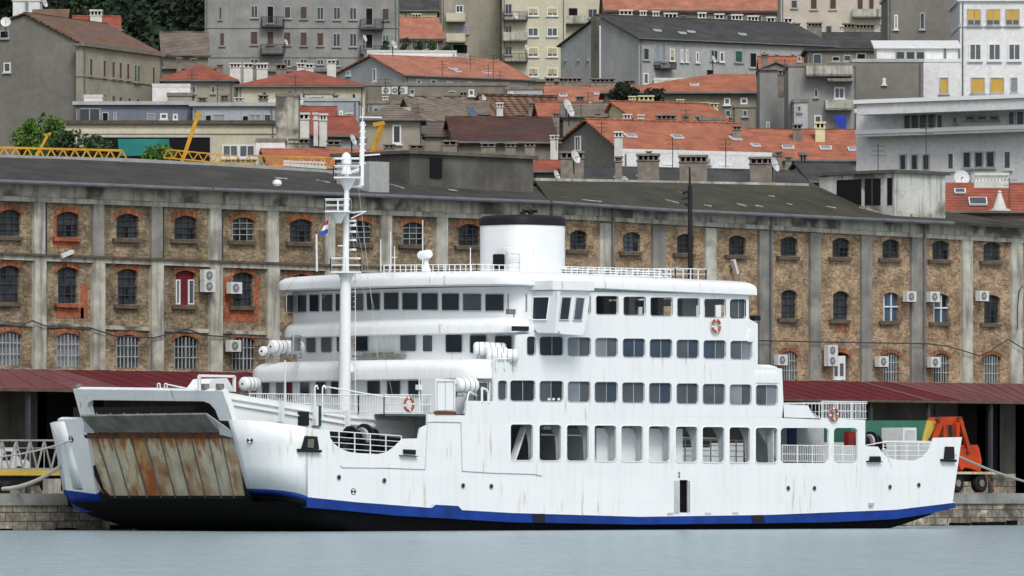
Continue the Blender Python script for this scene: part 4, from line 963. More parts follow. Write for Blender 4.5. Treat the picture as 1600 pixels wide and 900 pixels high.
# windows
for o in openings:
    row, c, x0, t, x1, b_, L_ = o
    if row == 2 and 560 < c < 880: continue
    m = MB(); y = YW+.42
    if row == 2 and c == 290:
        m.plate(wp([(x0-1, t-1), (x1+1, t-1), (x1+1, b_+1), (x0-1, b_+1)], y), [], V((0, .06, 0))); w_ = m.build('window', M['winered'], wh)
        for a, q_ in ((x0+.5, x0+7.5), (x1-11, x1-1)):
            m = MB(); m.plate(wp([(a, t+14), (q_, t+14), (q_, b_-1), (a, b_-1)], y-.08), [wp([(a+1.8, t+16), (q_-1.8, t+16), (q_-1.8, b_-3), (a+1.8, b_-3)], y-.08)], V((0, .07, 0))); m.build('white_frame', M['frame'], w_)
            m = MB(); m.plate(wp([(a+1.8, t+16), (q_-1.8, t+16), (q_-1.8, b_-3), (a+1.8, b_-3)], y-.03), [], V((0, .02, 0))); m.build('pane', M['glassm'], w_)
    elif row == 3 and c == 1314:
        x0 -= 13; x1 -= 4+0; x0, x1 = 1300, 1322
        m.plate(wp([(1302, 556), (1321, 556), (1321, 594), (1302, 594)], YW+.15), [wp([(1303.8, 568), (1309.6, 568), (1309.6, 588), (1303.8, 588)], YW+.15), wp([(1312.4, 568), (1318.6, 568), (1318.6, 588), (1312.4, 588)], YW+.15)], V((0, .07, 0)))
        w_ = m.build('door', M['frame'], wh); m = MB(); m.plate(wp([(1303, 560), (1320, 560), (1320, 590), (1303, 590)], YW+.2), [], V((0, .015, 0))); m.build('pane', M['glassm'], w_)
    else:
        mt = 'grime'; 
        if row == 3: mt = R.choice(['glassm', 'grime', 'glassl'] if L_ else ['grime', 'glassm'])
        if row == 2 and c in (1392, 1470): mt = 'glassb'
        if row == 1 and c == 987: mt = 'glassm'
        m.plate(wp([(x0-1.5, t-1.5), (x1+1.5, t-1.5), (x1+1.5, b_+1), (x0-1.5, b_+1)], y), [], V((0, .04, 0))); w_ = m.build('window', M[mt], wh)
        m = MB(); fm = 'bars' if row == 3 else ('frame' if mt == 'glassb' else ('acg' if R.random() < .75 else 'bars'))
        nx_ = 6 if row == 3 else 3; ny = 3 if row == 3 else 4; th = .05 if row == 3 else .04; yy = y-.06 if row < 3 else YW+.28
        if mt == 'glassb': nx_, ny = 2, 2; th = .09
        for i in range(nx_+1):
            a = lerp(x0+.6, x1-.6, i/nx_); m.bar(Py(a, t+2, yy), Py(a, b_, yy), th*(1.6 if row == 3 and i == nx_//2 else 1))
        for i in range(1, ny):
            v_ = lerp(t, b_, i/ny); m.bar(Py(x0, v_, yy-.01), Py(x1, v_, yy-.01), th*1.1)
        m.build('bars' if row == 3 else 'mullions', M[fm], w_)
        if row < 3 and R.random() < .65 or (row, c) in ((1, 106), (1, 380), (1, 470.5)):
            m = MB(); a = lerp(x0, x1, R.choice([.3, .45, .6]) if c != 380 else .2); ww = (x1-x0)*R.choice([.22, .3, .45]); v_ = lerp(t, b_, R.choice([.5, .6, .1]) if c > 480 else .55)
            m.plate(wp([(a, v_), (a+ww, v_), (a+ww, min(b_, v_+16)), (a, min(b_, v_+16))], y-.02), [], V((0, .012, 0))); m.build('broken_pane', M['hole'], w_)
    # sill and brick arch
    row, c, x0, t, x1, b_, L_ = o
    if row < 3:
        m = MB(); a, q_ = Py(x0-3.5, b_, YW), Py(x1+3.5, b_+1, YW); m.box(a.x, q_.x, YW-.02, YW+.5, a.z-.24, a.z-.0); m.build('sill', M['patch' if c in (106,) else 'sill'], wh)
    m = MB(); rise = ARL[row] if L_ else 5; inn = archp(x0-.2, t-.3, x1+.2, t+rise, rise, 8)[1:-1]; k = 9. if L_ else 6.5
    outr = archp(x0-3.0, t-k, x1+3.0, t+rise, rise+1.2, 8)[1:-1]
    m.plate(wp(inn+[(x1+.2, t+rise+3)]+[(x1+3, t+rise+2)]+outr[::-1]+[(x0-3, t+rise+2), (x0-.2, t+rise+3)], YW+.17), [], V((0, .1, 0)))
    m.build('brick_arch', M['arch' if (L_ or row == 3) else 'brickR'], wh)
# pilasters
pil = [(-37, -20), (54, 71), (146, 163), (237, 254.5), (329, 346.5), (419, 436), (508, 524), (596, 613), (683, 700), (772, 790), (858, 866), (938, 957.5), (1021, 1040), (1103, 1120), (1187, 1204), (1267, 1283), (1347, 1363), (1425, 1442), (1504.5, 1520), (1581, 1598), (1660, 1676)]
for i, (a, b_) in enumerate(pil):
    t = pl([(-90, 310), (860, 345), (1700, 384)], a); bo = pl([(-90, 578), (1700, 604)], a)
    p, q_ = Py(a, t, YW), Py(b_, bo, YW)
    dark = a in (146, 329-1000) or 1180 < a < 1440 or a in (1021, 237)
    if a < 800: 
        p2 = Py(a, pl([(-90, 391), (860, 425)], a), YW); p3 = Py(a, pl([(-90, 504), (860, 540)], a), YW)
        MB().box(p.x, q_.x, YW, YW+.3, p2.z, p.z).build('pilaster', M['pilD' if dark else 'pilL'], wh)
        MB().box(p.x-.04, q_.x+.04, YW-.06, YW+.3, q_.z, p2.z-.45).build('pilaster', M['pilL'], wh)
    else: MB().box(p.x, q_.x, YW, YW+.3, q_.z, p.z).build('pilaster', M['pilD' if dark else 'pilL'], wh)
# string course
def strip(pts_top, h0, h1, y0, th, name, mt, pxa, pxb, seg=1):
    m = MB(); 
    a, q_ = (pxa, pl(pts_top, pxa)), (pxb, pl(pts_top, pxb))
    m.plate(wp([(a[0], a[1]+h0), (q_[0], q_[1]+h0), (q_[0], q_[1]+h1), (a[0], a[1]+h1)], y0), [], V((0, th, 0))); return m.build(name, M[mt], wh)
ST = [(-90, 391), (860, 425)]
strip(ST, 0, 3.5, YW-.2, .5, 'ledge', 'sill', -90, 858); strip(ST, 3.5, 11, YW-.05, .3, 'string_course', 'pilL', -90, 858)
strip([(-90, 497), (860, 532)], 2, 8, YW+.1, .2, 'string_course', 'conc', -90, 440)
strip([(1180, 521), (1700, 535)], 0, 14, YW+.2, .1, 'string_course', 'pilL', 1180, 1181)
CT = [(-90, 280), (860, 316), (1700, 360)]
strip(CT, 0, 22, YW-.12, .5, 'cornice', 'conc', -90, 858); strip(CT, 22, 30, YW-.04, .4, 'ring_beam', 'pilL', -90, 858)
strip(CT, 0, 18, YW-.12, .5, 'cornice', 'conc', 858.2, 1700); strip(CT, 18, 25, YW-.04, .4, 'ring_beam', 'pilL', 858.2, 1700)
strip([(-90, 575), (1700, 602)], -1, 4, YW-.35, .8, 'ledge', 'conc', -90, 1700)
# red painted brick patches (rectangles laid round the openings)
for a, b_, c, d in ((84, 330, 88.2, 374), (84, 375.5, 126, 387), (88, 481, 131, 497), (126, 444, 137, 497), (347.5, 432, 361, 478), (347.5, 481.5, 404.5, 503), (397.5, 432, 404.5, 481), ):
    m = MB(); m.plate(wp([(a, b_), (c, b_), (c, d), (a, d)], YW+.205), [], V((0, .02, 0))); m.build('brick_patch', M['patch'], wh)
for a, b_, c, d in ((1305, 505, 1328, 520), ):
    m = MB(); m.plate(wp([(a, b_), (c, b_), (c, d), (a, d)], YW+.205), [], V((0, .02, 0))); m.build('brick_patch', M['arch'], wh)
# roof: eave, gutter, slopes
YR = YW+10
def rf(pts): return [Py(*p) for p in pts]
EA = [(-90, 277.5), (600, 304), (860, 314), (1050, 326.5), (1500, 347), (1700, 356)]
def slope(name, mt, eave_px, ridge, yr):
    m = MB(); e = [Py(a, pl(EA, a)+.5, YW-.9) for a in eave_px]; r_ = [Py(a, b_, yr) for a, b_ in ridge]
    m.plate(e+r_[::-1], [], V((0, .0, -.18)).lerp(V((0, 0, -.18)), 1)); return m
def sheet(name, mt, eave_px, ridge, yr, back=True):
    e = [Py(a, pl(EA, a)+.5, YW-.9) for a in eave_px]; r_ = [Py(a, b_, yr) for a, b_ in ridge]
    bk = [V((p.x, 2*yr-YW, e[0].z)) for p in r_]; n_ = len(e)
    m = MB(); dn = V((0, 0, -.2)); rows = [e, r_, bk]
    m.grid(rows); m.grid([[p+dn for p in r__] for r__ in rows]); m.grid([e, [p+dn for p in e]])
    for k in (0, -1): m.add([e[k], r_[k], bk[k], bk[k]+dn, r_[k]+dn, e[k]+dn], [(0, 1, 4, 5), (1, 2, 3, 4)])
    return m.build(name, M[mt], wh)
sheet('roof', 'asph', [-90, 100, 330, 560, 640, 858], [(-90, 243), (100, 248), (330, 258), (560, 272), (640, 277), (858, 293)], YW+8)
sheet('roof', 'moss', [858.5, 1050, 1250, 1500, 1700], [(836, 282), (1050, 285), (1262, 290), (1490, 330), (1700, 345)], YW+9)
m = MB()
for a, b_ in zip([(-90, 243), (200, 251), (330, 258), (560, 272)], [(200, 251), (330, 258), (560, 272)]): m.bar(Py(a[0], a[1]-.5, YW+8), Py(b_[0], b_[1]-.5, YW+8), .25)
m.build('ridge_cap', M['galv'], wh)
m = MB(); m.bar(Py(836, 281, YW+9), Py(1262, 289.5, YW+9), .25); m.build('ridge_cap', M['pilL'], wh)
for a, b_ in ((-90, 330), (333, 640), (640, 858), (862, 1050), (1050, 1490)):
    m = MB(); m.tube(Py(a, pl(EA, a)+2.5, YW-1.0), Py(b_, pl(EA, b_)+2.5, YW-1.0), .13, n=8); m.build('gutter', M['gut'], wh)
for a, yb_ in ((351, 330), (862, 330), (958, 355), (1205.5, 600), (1445, 370), (1483, 0)):
    t = pl(EA, a)+3; b_ = {351: 320, 862: 588, 958: 589, 1205.5: 596, 1445: 600}.get(a)
    if b_: m = MB(); m.tube(Py(a, t, YW-.15), Py(a, b_, YW-.15), .09, n=6); m.build('downpipe', M['gut'], wh)
for a in (72.5, 255.5, 347.5, 1267.5, 1346, 1503.5, 1581):
    m = MB(); m.tube(Py(a, pl(EA, a)+30, YW+.1), Py(a, pl([(-90, 577), (1700, 604)], a), YW+.1), .05, n=5); m.build('edge_shade_line', M['acg'], wh)  # thin dark tubes drawn for the shadow line along the pilaster edges
for pts in ([(-20, 505), (30, 510), (50, 501), (70, 509), (140, 512), (180, 525), (240, 528), (270, 520), (292, 514), (320, 524), (420, 530)], [(1185, 532), (1270, 534), (1450, 537), (1480, 541), (1505, 548), (1530, 556), (1545, 550), (1575, 530), (1610, 552)], [(1598, 446), (1592, 455), (1590, 480), (1590, 515)]):
    m = MB(); m.path(wp(pts, YW-.22), .045, 5); m.build('wall_cable', M['acg'], wh)
m = MB()   # debris strips and patches on the roof
def roofpt(px, py): 
    e = Py(800, pl(EA, 800), YW-.9); 
    a = Py(px, pl(EA, px)+.5, YW-.9); rr_ = Py(px, pl([(-90, 243), (560, 272), (858, 290), (1262, 290), (1490, 330)], px), YW+8.4)
    n_ = V((1, 0, 0)).cross(rr_-a).normalized(); return on(px, py, a+n_*(.06 if n_.z > 0 else -.06), n_)
for a, b_, c, d in ((235, 262, 250, 264), (288, 268, 300, 269), (325, 272, 340, 274), (430, 278, 448, 279), (979, 304, 1012, 308), (982, 293, 1012, 299), (1040, 312, 1060, 317), (908, 312, 940, 315), (878, 308, 892, 310), (1343, 324, 1372, 331), (1152, 318, 1166, 322), (1180, 321, 1192, 323), (610, 288, 630, 294), (505, 268, 520, 272), (495, 281, 515, 285), (150, 256, 156, 257), (660, 284, 672, 287), (760, 290, 776, 293), (700, 296, 716, 298), (1230, 318, 1238, 320), (1200, 306, 1210, 307), (1290, 322, 1306, 325), (1420, 333, 1436, 337), (1060, 300, 1066, 301), (950, 296, 956, 297), (905, 300, 912, 301), (1100, 320, 1112, 322)):
    m = MB(); m.bar(roofpt(a, b_), roofpt(c, d), .16, .06); m.build('roof_batten', M['pilL'], wh)
m = MB(); c = Py(433, 291, YW+1); m.lathe(c, [(.22, 0), (.3, .15), (.26, .35), (.08, .42)], 10); m.build('roof_vent', M['whitec'], wh)
# roof houses standing on the warehouse
def slab(name, quad_top, y, depth, zb, mt, parent, capm=None):
    a, c = Py(*quad_top[0], y), Py(*quad_top[1], y)
    m = MB(); m.box(a.x, c.x, y, y+depth, zb, a.z); o = m.build(name, M[mt], parent)
    if capm: m = MB(); m.box(a.x-.25, c.x+.25, y-.25, y+depth+.25, a.z, a.z+.22); m.build('roof_slab', M[capm], o)
    return o
slab('roof_hut', ((577, 252), (608, 252)), YW+.3, 3, 19, 'plgg', wh)
h1 = slab('roof_house', ((640, 240), (833, 240)), YW+4.5, 7, 18, 'conb', wh, 'conb')
m = MB(); a, c = Py(673, 246, YW+4.4), Py(691, 278, YW+4.4); m.box(a.x, c.x, YW+4.4, YW+4.7, c.z, a.z); m.build('doorway', M['hole'], h1)
h2 = slab('roof_house', ((1398, 270), (1477, 270)), YW+2.2, 6.2, 17, 'stcw', wh, 'conb')
a = Py(1398, 271, YW+2.2); 
slabtop = a.z
# its long dark side faces left: lengthen inland
b2 = Px(1280, 271, a.x)
MB().box(a.x+.02, Py(1477, 270, YW+2.2).x-.02, YW+8.4, b2.y, 17, a.z-.02).build('roof_house', M['stcw'], wh)
MB().box(a.x-.2, Py(1477, 270, YW+2.2).x+.2, YW+8.7, b2.y+.2, a.z, a.z+.2).build('roof_slab', M['conb'], wh)
for a0, a1 in ((1308, 1346), (1352, 1362), (1364, 1376), (1387, 1394)):
    q0, q1 = Px(a0, 275, a.x), Px(a1, 320, a.x); MB().box(a.x-.05, a.x, q1.y, q0.y, q1.z, slabtop-.3).build('opening', M['hole'], wh)
# ground floor: wall and doors coloured dark for the shade under the canopy; dock
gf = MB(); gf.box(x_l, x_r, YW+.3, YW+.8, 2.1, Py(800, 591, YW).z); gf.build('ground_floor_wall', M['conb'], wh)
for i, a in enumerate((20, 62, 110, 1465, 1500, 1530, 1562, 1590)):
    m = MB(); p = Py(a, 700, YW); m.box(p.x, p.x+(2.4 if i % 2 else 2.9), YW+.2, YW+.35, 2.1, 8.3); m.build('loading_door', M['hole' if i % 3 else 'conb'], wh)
m = MB(); p = Py(1420, 740, YW-4); q_ = Py(1587, 740, YW-4); m.box(p.x, q_.x, YW-4, YW+.25, 2.1, p.z+.0); o_ = m.build('loading_dock', M['stone'], wh)
m = MB(); p0_ = Py(-80, 752, YW-4); q_ = Py(140, 752, YW-4); m.box(p0_.x, q_.x, YW-4, YW+.25, 2.1, p0_.z); m.build('loading_dock', M['stone'], wh)
# canopy
cn = thing('dock_canopy', 'dark red corrugated metal canopy running along the foot of the warehouse', 'canopy', (0, YW-4, 8))
YF = YW-4.6
def canopy(tl, tr, br, bl, mt, dz=0):
    m = MB(); P_ = [Py(*tl, YW-.36)+UP*dz, Py(*tr, YW-.36)+UP*dz, Py(*br, YF)+UP*dz, Py(*bl, YF)+UP*dz]; n_ = (P_[1]-P_[0]).cross(P_[2]-P_[0]).normalized(); m.plate(P_, [], UP*.08)
    if n_.z < 0: n_ = -n_
    k = max(1, int((P_[1]-P_[0]).length/1.5))
    for i in range(k+1): 
        a, c = P_[0].lerp(P_[1], i/k)+UP*.1, P_[3].lerp(P_[2], i/k)+UP*.1; m.bar(a, c, .03, .04)
    m.build('sheet', M[mt], cn)
tp = lambda a: pl([(-90, 577), (1700, 603)], a); bt = lambda a: pl([(-90, 607), (1700, 630)], a)
canopy((-90, tp(-90)), (95, tp(95)), (205, bt(205)), (-90, bt(-90)), 'awnf'); canopy((95, tp(95)), (1338, tp(1338)), (1440, bt(1440)), (205, bt(205)), 'awn')
canopy((1338, tp(1338)), (1352, tp(1352)), (1462, bt(1462)), (1440, bt(1440)), 'awnf'); canopy((1352, tp(1352)), (1383, tp(1383)), (1500, bt(1500)), (1462, bt(1462)), 'awn'); canopy((1383, tp(1383)), (1700, tp(1700)), (1700, bt(1700)), (1500, bt(1500)), 'awnf')
m = MB(); m.bar(Py(-90, bt(-90)+.8, YF), Py(1700, bt(1700)+.8, YF), .1, .16); m.build('edge_trim', M['sill'], cn)
zcn = Py(800, 590, YW).z
for i, a in enumerate((-40, 44, 1360, 1450, 1548, 1640)):
    m = MB(); p = Py(a, 640, YF+.4); m.box(p.x-.12, p.x+.12, YF+.3, YF+.54, 2.1, p.z+ .0+ (Py(a, bt(a), YF).z-p.z)); m.build('post', M['acg'], cn)
# air conditioners
acs = [(322, 430.5, 'upper of two air conditioners right of the wine red window'), (322, 447.5, 'lower of two air conditioners right of the wine red window'), (363.5, 450, 'air conditioner left of the barred window in the orange brick patch'), (362, 540.5, 'air conditioner below the orange brick patch, beside the lowest barred window'),
  (1418.5, 463.5, 'air conditioner right of the blue glazed window with white frames'), (1455, 464, 'air conditioner left of the second blue glazed window near the dark downpipe'), (1532, 462.5, 'air conditioner with plain grille left of the rightmost middle floor window'), (1217, 562.5, 'air conditioner just above the end of the ferry, left of a barred window'),
  (1295.5, 547.5, 'upper of two air conditioners beside the white warehouse door'), (1295.5, 564, 'lower of two air conditioners beside the white warehouse door'), (1375, 565, 'air conditioner on the lowest floor, second bay right of the white door'), (1456, 566, 'air conditioner on the lowest floor nearest the right end of the warehouse')]
def make_ac(p, label, fan=True):
    t = thing('air_conditioner', label, 'air conditioner', p, 'air conditioners on the warehouse wall'); x, y, z = p
    MB().box(x-.52, x+.42, y-.42, y, z-.36, z+.36).build('casing', M['acw'], t)
    c = V((x-.12, y-.43, z)); m = MB(); m.lathe(c, [(.27, 0), (.27, .02)], 16, (V((1, 0, 0)), UP, V((0, -1, 0)))); g_ = m.build('fan_grille', M['acf'], t)
    m = MB(); m.lathe(c, [(.1, .02), (.1, .035)], 10, (V((1, 0, 0)), UP, V((0, -1, 0))))
    for a in range(4): d = V((cos(a*pi/2+.4), 0, sin(a*pi/2+.4))); m.bar(c+d*.1+V((0, -.03, 0)), c+d*.26+V((0, -.03, 0)), .03)
    m.build('fan', M['galv'], g_); m = MB(); m.box(x-.45, x-.38, y-.4, y+.2, z-.42, z-.36); m.build('bracket', M['acg'], t); m = MB(); m.box(x+.28, x+.35, y-.4, y+.2, z-.42, z-.36); m.build('bracket', M['acg'], t); return t
p0 = Py(acs[0][0], acs[0][1], YW-.1); ac0 = make_ac(p0, acs[0][2])
for a, b_, lb in acs[1:]:
    c = copy_tree(ac0, Py(a, b_, YW-.1)); c['label'] = lb
for a, b_, rx, lb in ((104, 397, .25, 'tilted wall lamp on the string course at the left of the warehouse'), (1148, 417, 1.2, 'tilted white floodlight on the brick wall right of the black mast')):
    p = Py(a, b_, YW-.2); t = thing('wall_lamp', lb, 'lamp', p); d = (V((1, 0, .35)) if rx < 1 else V((.4, 0, -1))).normalized()
    m = MB(); m.bar(p-d*.5, p+d*.5, .3, .22); m.build('housing', M['acw'], t); m = MB(); m.bar(p, p+V((0, .5, -.3)), .07); m.build('arm', M['acg'], t)

# ================================================================== quay things
YV = 27.
# lattice gangway
gy = 25.; gw = thing('gangway', 'white lattice passenger gangway with yellow edge lying on the quay left of the ferry', 'gangway', Py(40, 760, gy))
for yy in (gy, gy+1.6):
    m = MB(); top_, bo_ = 688, 733
    m.bar(Py(-60, top_, yy), Py(101, top_, yy), .1); m.bar(Py(-60, bo_, yy), Py(104, bo_, yy), .14); m.bar(Py(-60, 700, yy), Py(98, 700, yy), .05)
    xs = list(range(-52, 110, 22))
    for i, a in enumerate(xs[:-1]): m.bar(Py(a, bo_, yy), Py(a+11, top_, yy), .08); m.bar(Py(a+11, top_, yy), Py(a+22, bo_, yy), .08); m.bar(Py(a+11, top_, yy), Py(a+11, bo_, yy), .05)
    m.build('lattice_side', M['galv'], gw)
m = MB(); p, q_ = Py(-60, 734, gy-.1), Py(106, 743, gy-.1); m.box(p.x, q_.x, gy-.15, gy+1.7, q_.z, p.z); m.build('yellow_edge_beam', M['yelp'], gw)
m = MB(); p, q_ = Py(-60, 744, gy), Py(110, 758, gy); m.box(p.x, q_.x, gy, gy+1.6, q_.z, p.z); m.build('underframe', M['blk'], gw)
m = MB()
for a in (8, 92): c = Py(a, 757, gy+.2); m = MB(); m.lathe(c, [(.2, 0), (.45, 0), (.45, 1.2), (.2, 1.2)], 16, (V((1, 0, 0)), UP, V((0, 1, 0)))); m.build('wheel', M['tyre'], gw)
m = MB(); p, q_ = Py(74, 748, gy-.6), Py(95, 763, gy-.6); m.box(p.x, q_.x, gy-.6, gy-.2, 2.12, p.z); o = m.build('concrete_block', M['pilL']); tag(o, 'pale concrete block on the quay edge below the yellow beam', 'block')
# van
vn = thing('van', 'white van parked behind the lattice gangway at the left edge', 'van', Py(5, 735, 28.5)); yy = 28.5
def vp(l, y=yy): return [Py(a, b_, y) for a, b_ in l]
m = MB(); m.plate(vp([(-75, 736), (-75, 700), (-68, 699), (20, 699), (28, 702), (40, 716), (46, 722), (47, 736)]), [], V((0, 2, 0))); m.build('body', M['plw'], vn)
for l in ([(7, 705), (18, 705), (18, 719), (4, 719)], [(-40, 705), (0, 705), (-2, 719), (-40, 719)]): m = MB(); m.plate(vp(l, yy-.02), [], V((0, .03, 0))); m.build('side_window', M['glass'], vn)
m = MB(); m.plate(vp([(26, 703.5), (29, 703.5), (41, 717), (34, 718), (27, 711)], yy-.02), [], V((0, 2.04, 0))); m.build('windscreen', M['glass'], vn)
for a in (30, -55): c = Py(a, 737, yy-.05); m = MB(); m.lathe(c, [(.12, 0), (.34, 0), (.34, .25), (.12, .25)], 16, (V((1, 0, 0)), UP, V((0, 1, 0)))); m.build('wheel', M['tyre'], vn)
# trailer with orange grab bucket
yt = 25.5; tr = thing('trailer', 'flat steel trailer with two pairs of black tyres carrying the orange grab', 'trailer', Py(1520, 765, yt))
m = MB(); p, q_ = Py(1486, 737, yt), Py(1560, 741, yt); m.box(p.x-4, q_.x, yt-.1, yt+3, q_.z, p.z); m.build('deck', M['rust'], tr)
m = MB(); m.box(p.x-4, Py(1550, 740, yt).x, yt+.6, yt+2.2, q_.z-.5, q_.z); m.build('chassis', M['blk'], tr)
for a, b_ in ((1498, 755), (1535, 755)):
    c = Py(a, b_, yt); m = MB(); m.lathe(c, [(.24, .05), (.5, 0), (.62, .1), (.62, .5), (.4, .6), (.2, .5)], 20, (V((1, 0, 0)), UP, V((0, 1, 0)))); w_ = m.build('wheel', M['tyre'], tr, smooth=True)
    m = MB(); m.lathe(c, [(.24, .0), (.24, .1), (.1, .04)], 14, (V((1, 0, 0)), UP, V((0, 1, 0)))); m.build('rim', M['flapgrey'], w_)
m = MB(); m.bar(Py(1545, 745, yt), Py(1553, 768, yt-.3), .09); m.bar(Py(1548, 742, yt+1), Py(1553, 768, yt-.3), .09); m.build('prop', M['rustd'], tr)
gb = thing('grab_bucket', 'bright orange clamshell grab bucket resting on the trailer beside the stern', 'grab bucket', Py(1510, 737, yt+1.4)); y1 = yt+1.4
def gp(l, y=y1): return [Py(a, b_, y) for a, b_ in l]
m = MB(); m.plate(gp([(1503, 735), (1496, 722), (1500, 703), (1511, 700), (1527, 695), (1530, 700), (1534, 720), (1532, 737), (1515, 731), (1508, 730)]), [], V((0, 1.5, 0))); m.build('shell', M['orange'], gb)
m = MB(); m.plate(gp([(1490, 735), (1468, 735), (1464, 715), (1470, 702), (1484, 702)]), [], V((0, 1.5, 0))); m.build('shell', M['orange'], gb)
m = MB(); m.plate(gp([(1467, 657), (1472, 652), (1500, 651), (1507, 660), (1500, 664), (1467, 664)], y1+.2), [], V((0, 1.1, 0))); m.build('head', M['orange'], gb)
for a in ((1470, 660, 1453, 705), (1499, 655, 1514, 706), (1495, 660, 1495, 705), (1474, 660, 1476, 705)):
    m = MB(); m.bar(Py(a[0], a[1], y1), Py(a[2], a[3], y1), .26, .3); m.build('arm', M['orange'], gb)
for a, b_ in ((1468, 655), (1502, 654), (1513, 706), (1511, 690)): m = MB(); m.lathe(Py(a, b_, y1-.1), [(.14, 0), (.14, .3)], 10, (V((1, 0, 0)), UP, V((0, 1, 0)))); m.build('pin', M['rustd'], gb)
for a in (1480, 1488): m = MB(); m.bar(Py(a, 664, y1), Py(a, 705, y1), .12); m.build('rod', M['rustd'], gb)

# green hopper with yellow end
hp = thing('hopper', 'green sheet metal hopper with a yellow end panel on the quay behind the stern', 'hopper', Py(1400, 760, 27.5)); 
m = MB(); m.plate([Py(a, b_, 27.5) for a, b_ in [(1330, 657), (1449, 657), (1442, 680), (1436, 718), (1330, 718)]], [], V((0, 3, 0))); m.build('body', M['green'], hp)
m = MB(); m.plate([Py(a, b_, 27.4) for a, b_ in [(1450, 657), (1467, 658), (1452, 684), (1440, 700), (1444, 680)]], [], V((0, 3, 0))); m.build('end_panel', M['yelp'], hp)
m = MB(); p = Py(1340, 718, 27.9); m.box(p.x, p.x+5, 27.9, 30, 2.1, p.z); m.build('base_frame', M['blk'], hp)
m = MB(); p, q_ = Py(1411, 668, 24.3), Py(1432, 668, 24.3); m.box(p.x, q_.x, 24.3, 26.2, 2.1, p.z)
o = m.build('cabin', M['plw']); ORG[o.name] = o.location.copy(); tag(o, 'white square metal cabin standing on the quay between hopper and stern rail', 'cabin')
m = MB(); m.box(p.x+.15, q_.x-.15, 24.26, 24.3, Py(1420, 690, 24.3).z, Py(1420, 672, 24.3).z); m.build('panel', M['inner'], o)
# ropes
def rope(pts, r, label, cat='rope'):
    P_ = pts; out = [P_[0]]
    for a, b_ in zip(P_, P_[1:]): 
        for k in range(1, 7): q = a.lerp(b_, k/6); q.z -= 0*k; out.append(q)
    m = MB(); m.path(out, r, 6); o = m.build('mooring_rope', M['rope']); tag(o, label, cat); return o
def sag(p, q, s): return [V(p).lerp(V(q), t/10)-UP*s*4*(t/10)*(1-t/10) for t in range(11)]
e0 = bw(111, 688, -.1)
m = MB(); m.path(sag(e0, Py(-40, 716, YQ+2), .25), .055, 6); tag(m.build('mooring_rope', M['rope']), 'thin taut mooring line from the bow fairlead to the left edge', 'mooring rope')
m = MB(); m.path(sag(bw(122, 705, .6), Py(4, 764, YQ+1), .5), .12, 8); tag(m.build('mooring_rope', M['rope']), 'thick sagging mooring rope from the bow down to the quay bollard', 'mooring rope')
m = MB(); m.path(sag(Py(1493, 711, 0), Py(1640, 762, YQ+3), .2), .075, 6); tag(m.build('mooring_rope', M['rope']), 'white mooring rope from the stern running to the right edge', 'mooring rope')
p = Py(8, 764, YQ+1.2); m = MB(); m.lathe(V((p.x, p.y, 2.1)), [(.32, 0), (.25, .25), (.25, .4), (.42, .5), (.42, .68), (.3, .74)], 16); tag(m.build('bollard', M['blk'], smooth=True), 'black iron mooring bollard on the quay edge at the left', 'bollard')
# ================================================================== hillside town
FR = -45      # rotation that turns a front square to the view
WG = {'d': 'glass', 'm': 'glassm', 'w': 'glassm', 'b': 'shut', 'y': 'blind', 'c': 'blindc', 'g': 'shutg', 'k': 'hole', 'l': 'glassl'}
def chimney(px0, py0, px1, py1, d, st, par, e1=None, name='chimney', drop=1.5, lab=None):
    e1 = e1 or RT; e2 = V((-e1.y, e1.x, 0))
    a = Pd(px0, py0, d); c = Pd(px1, py1, d); w_ = (c-a).dot(RT)/max(.3, e1.dot(RT)) * (.8 if e1 is not RT else 1); h = a.z-c.z; dp = min(w_*.8, 1.3)
    o = V((a.x, a.y, c.z)); m = MB(); mm = 'chw' if st in 'wc' else 'chs'
    if st == 'c': mm = 'ply'
    m.obox(o-UP*drop, e1*w_, e2*dp, UP*(drop+h*.55)); m.obox(o-e1*.08-e2*.08+UP*h*.5, e1*(w_+.16), e2*(dp+.16), UP*h*.07)
    m.obox(o-e1*.1-e2*.1+UP*h*.86, e1*(w_+.2), e2*(dp+.2), UP*h*.14)
    n_ = max(2, int(round(w_/.45)))
    for i in range(n_+1):
        m.obox(o+e1*((w_-.12)*i/n_)+UP*h*.55, e1*.12, e2*dp, UP*h*.32)
    m.mat(1).obox(o+e1*.06+e2*.14+UP*h*.55, e1*(w_-.12), e2*(dp-.28), UP*h*.31)
    return m.build(name, [M[mm], M['hole']], par)
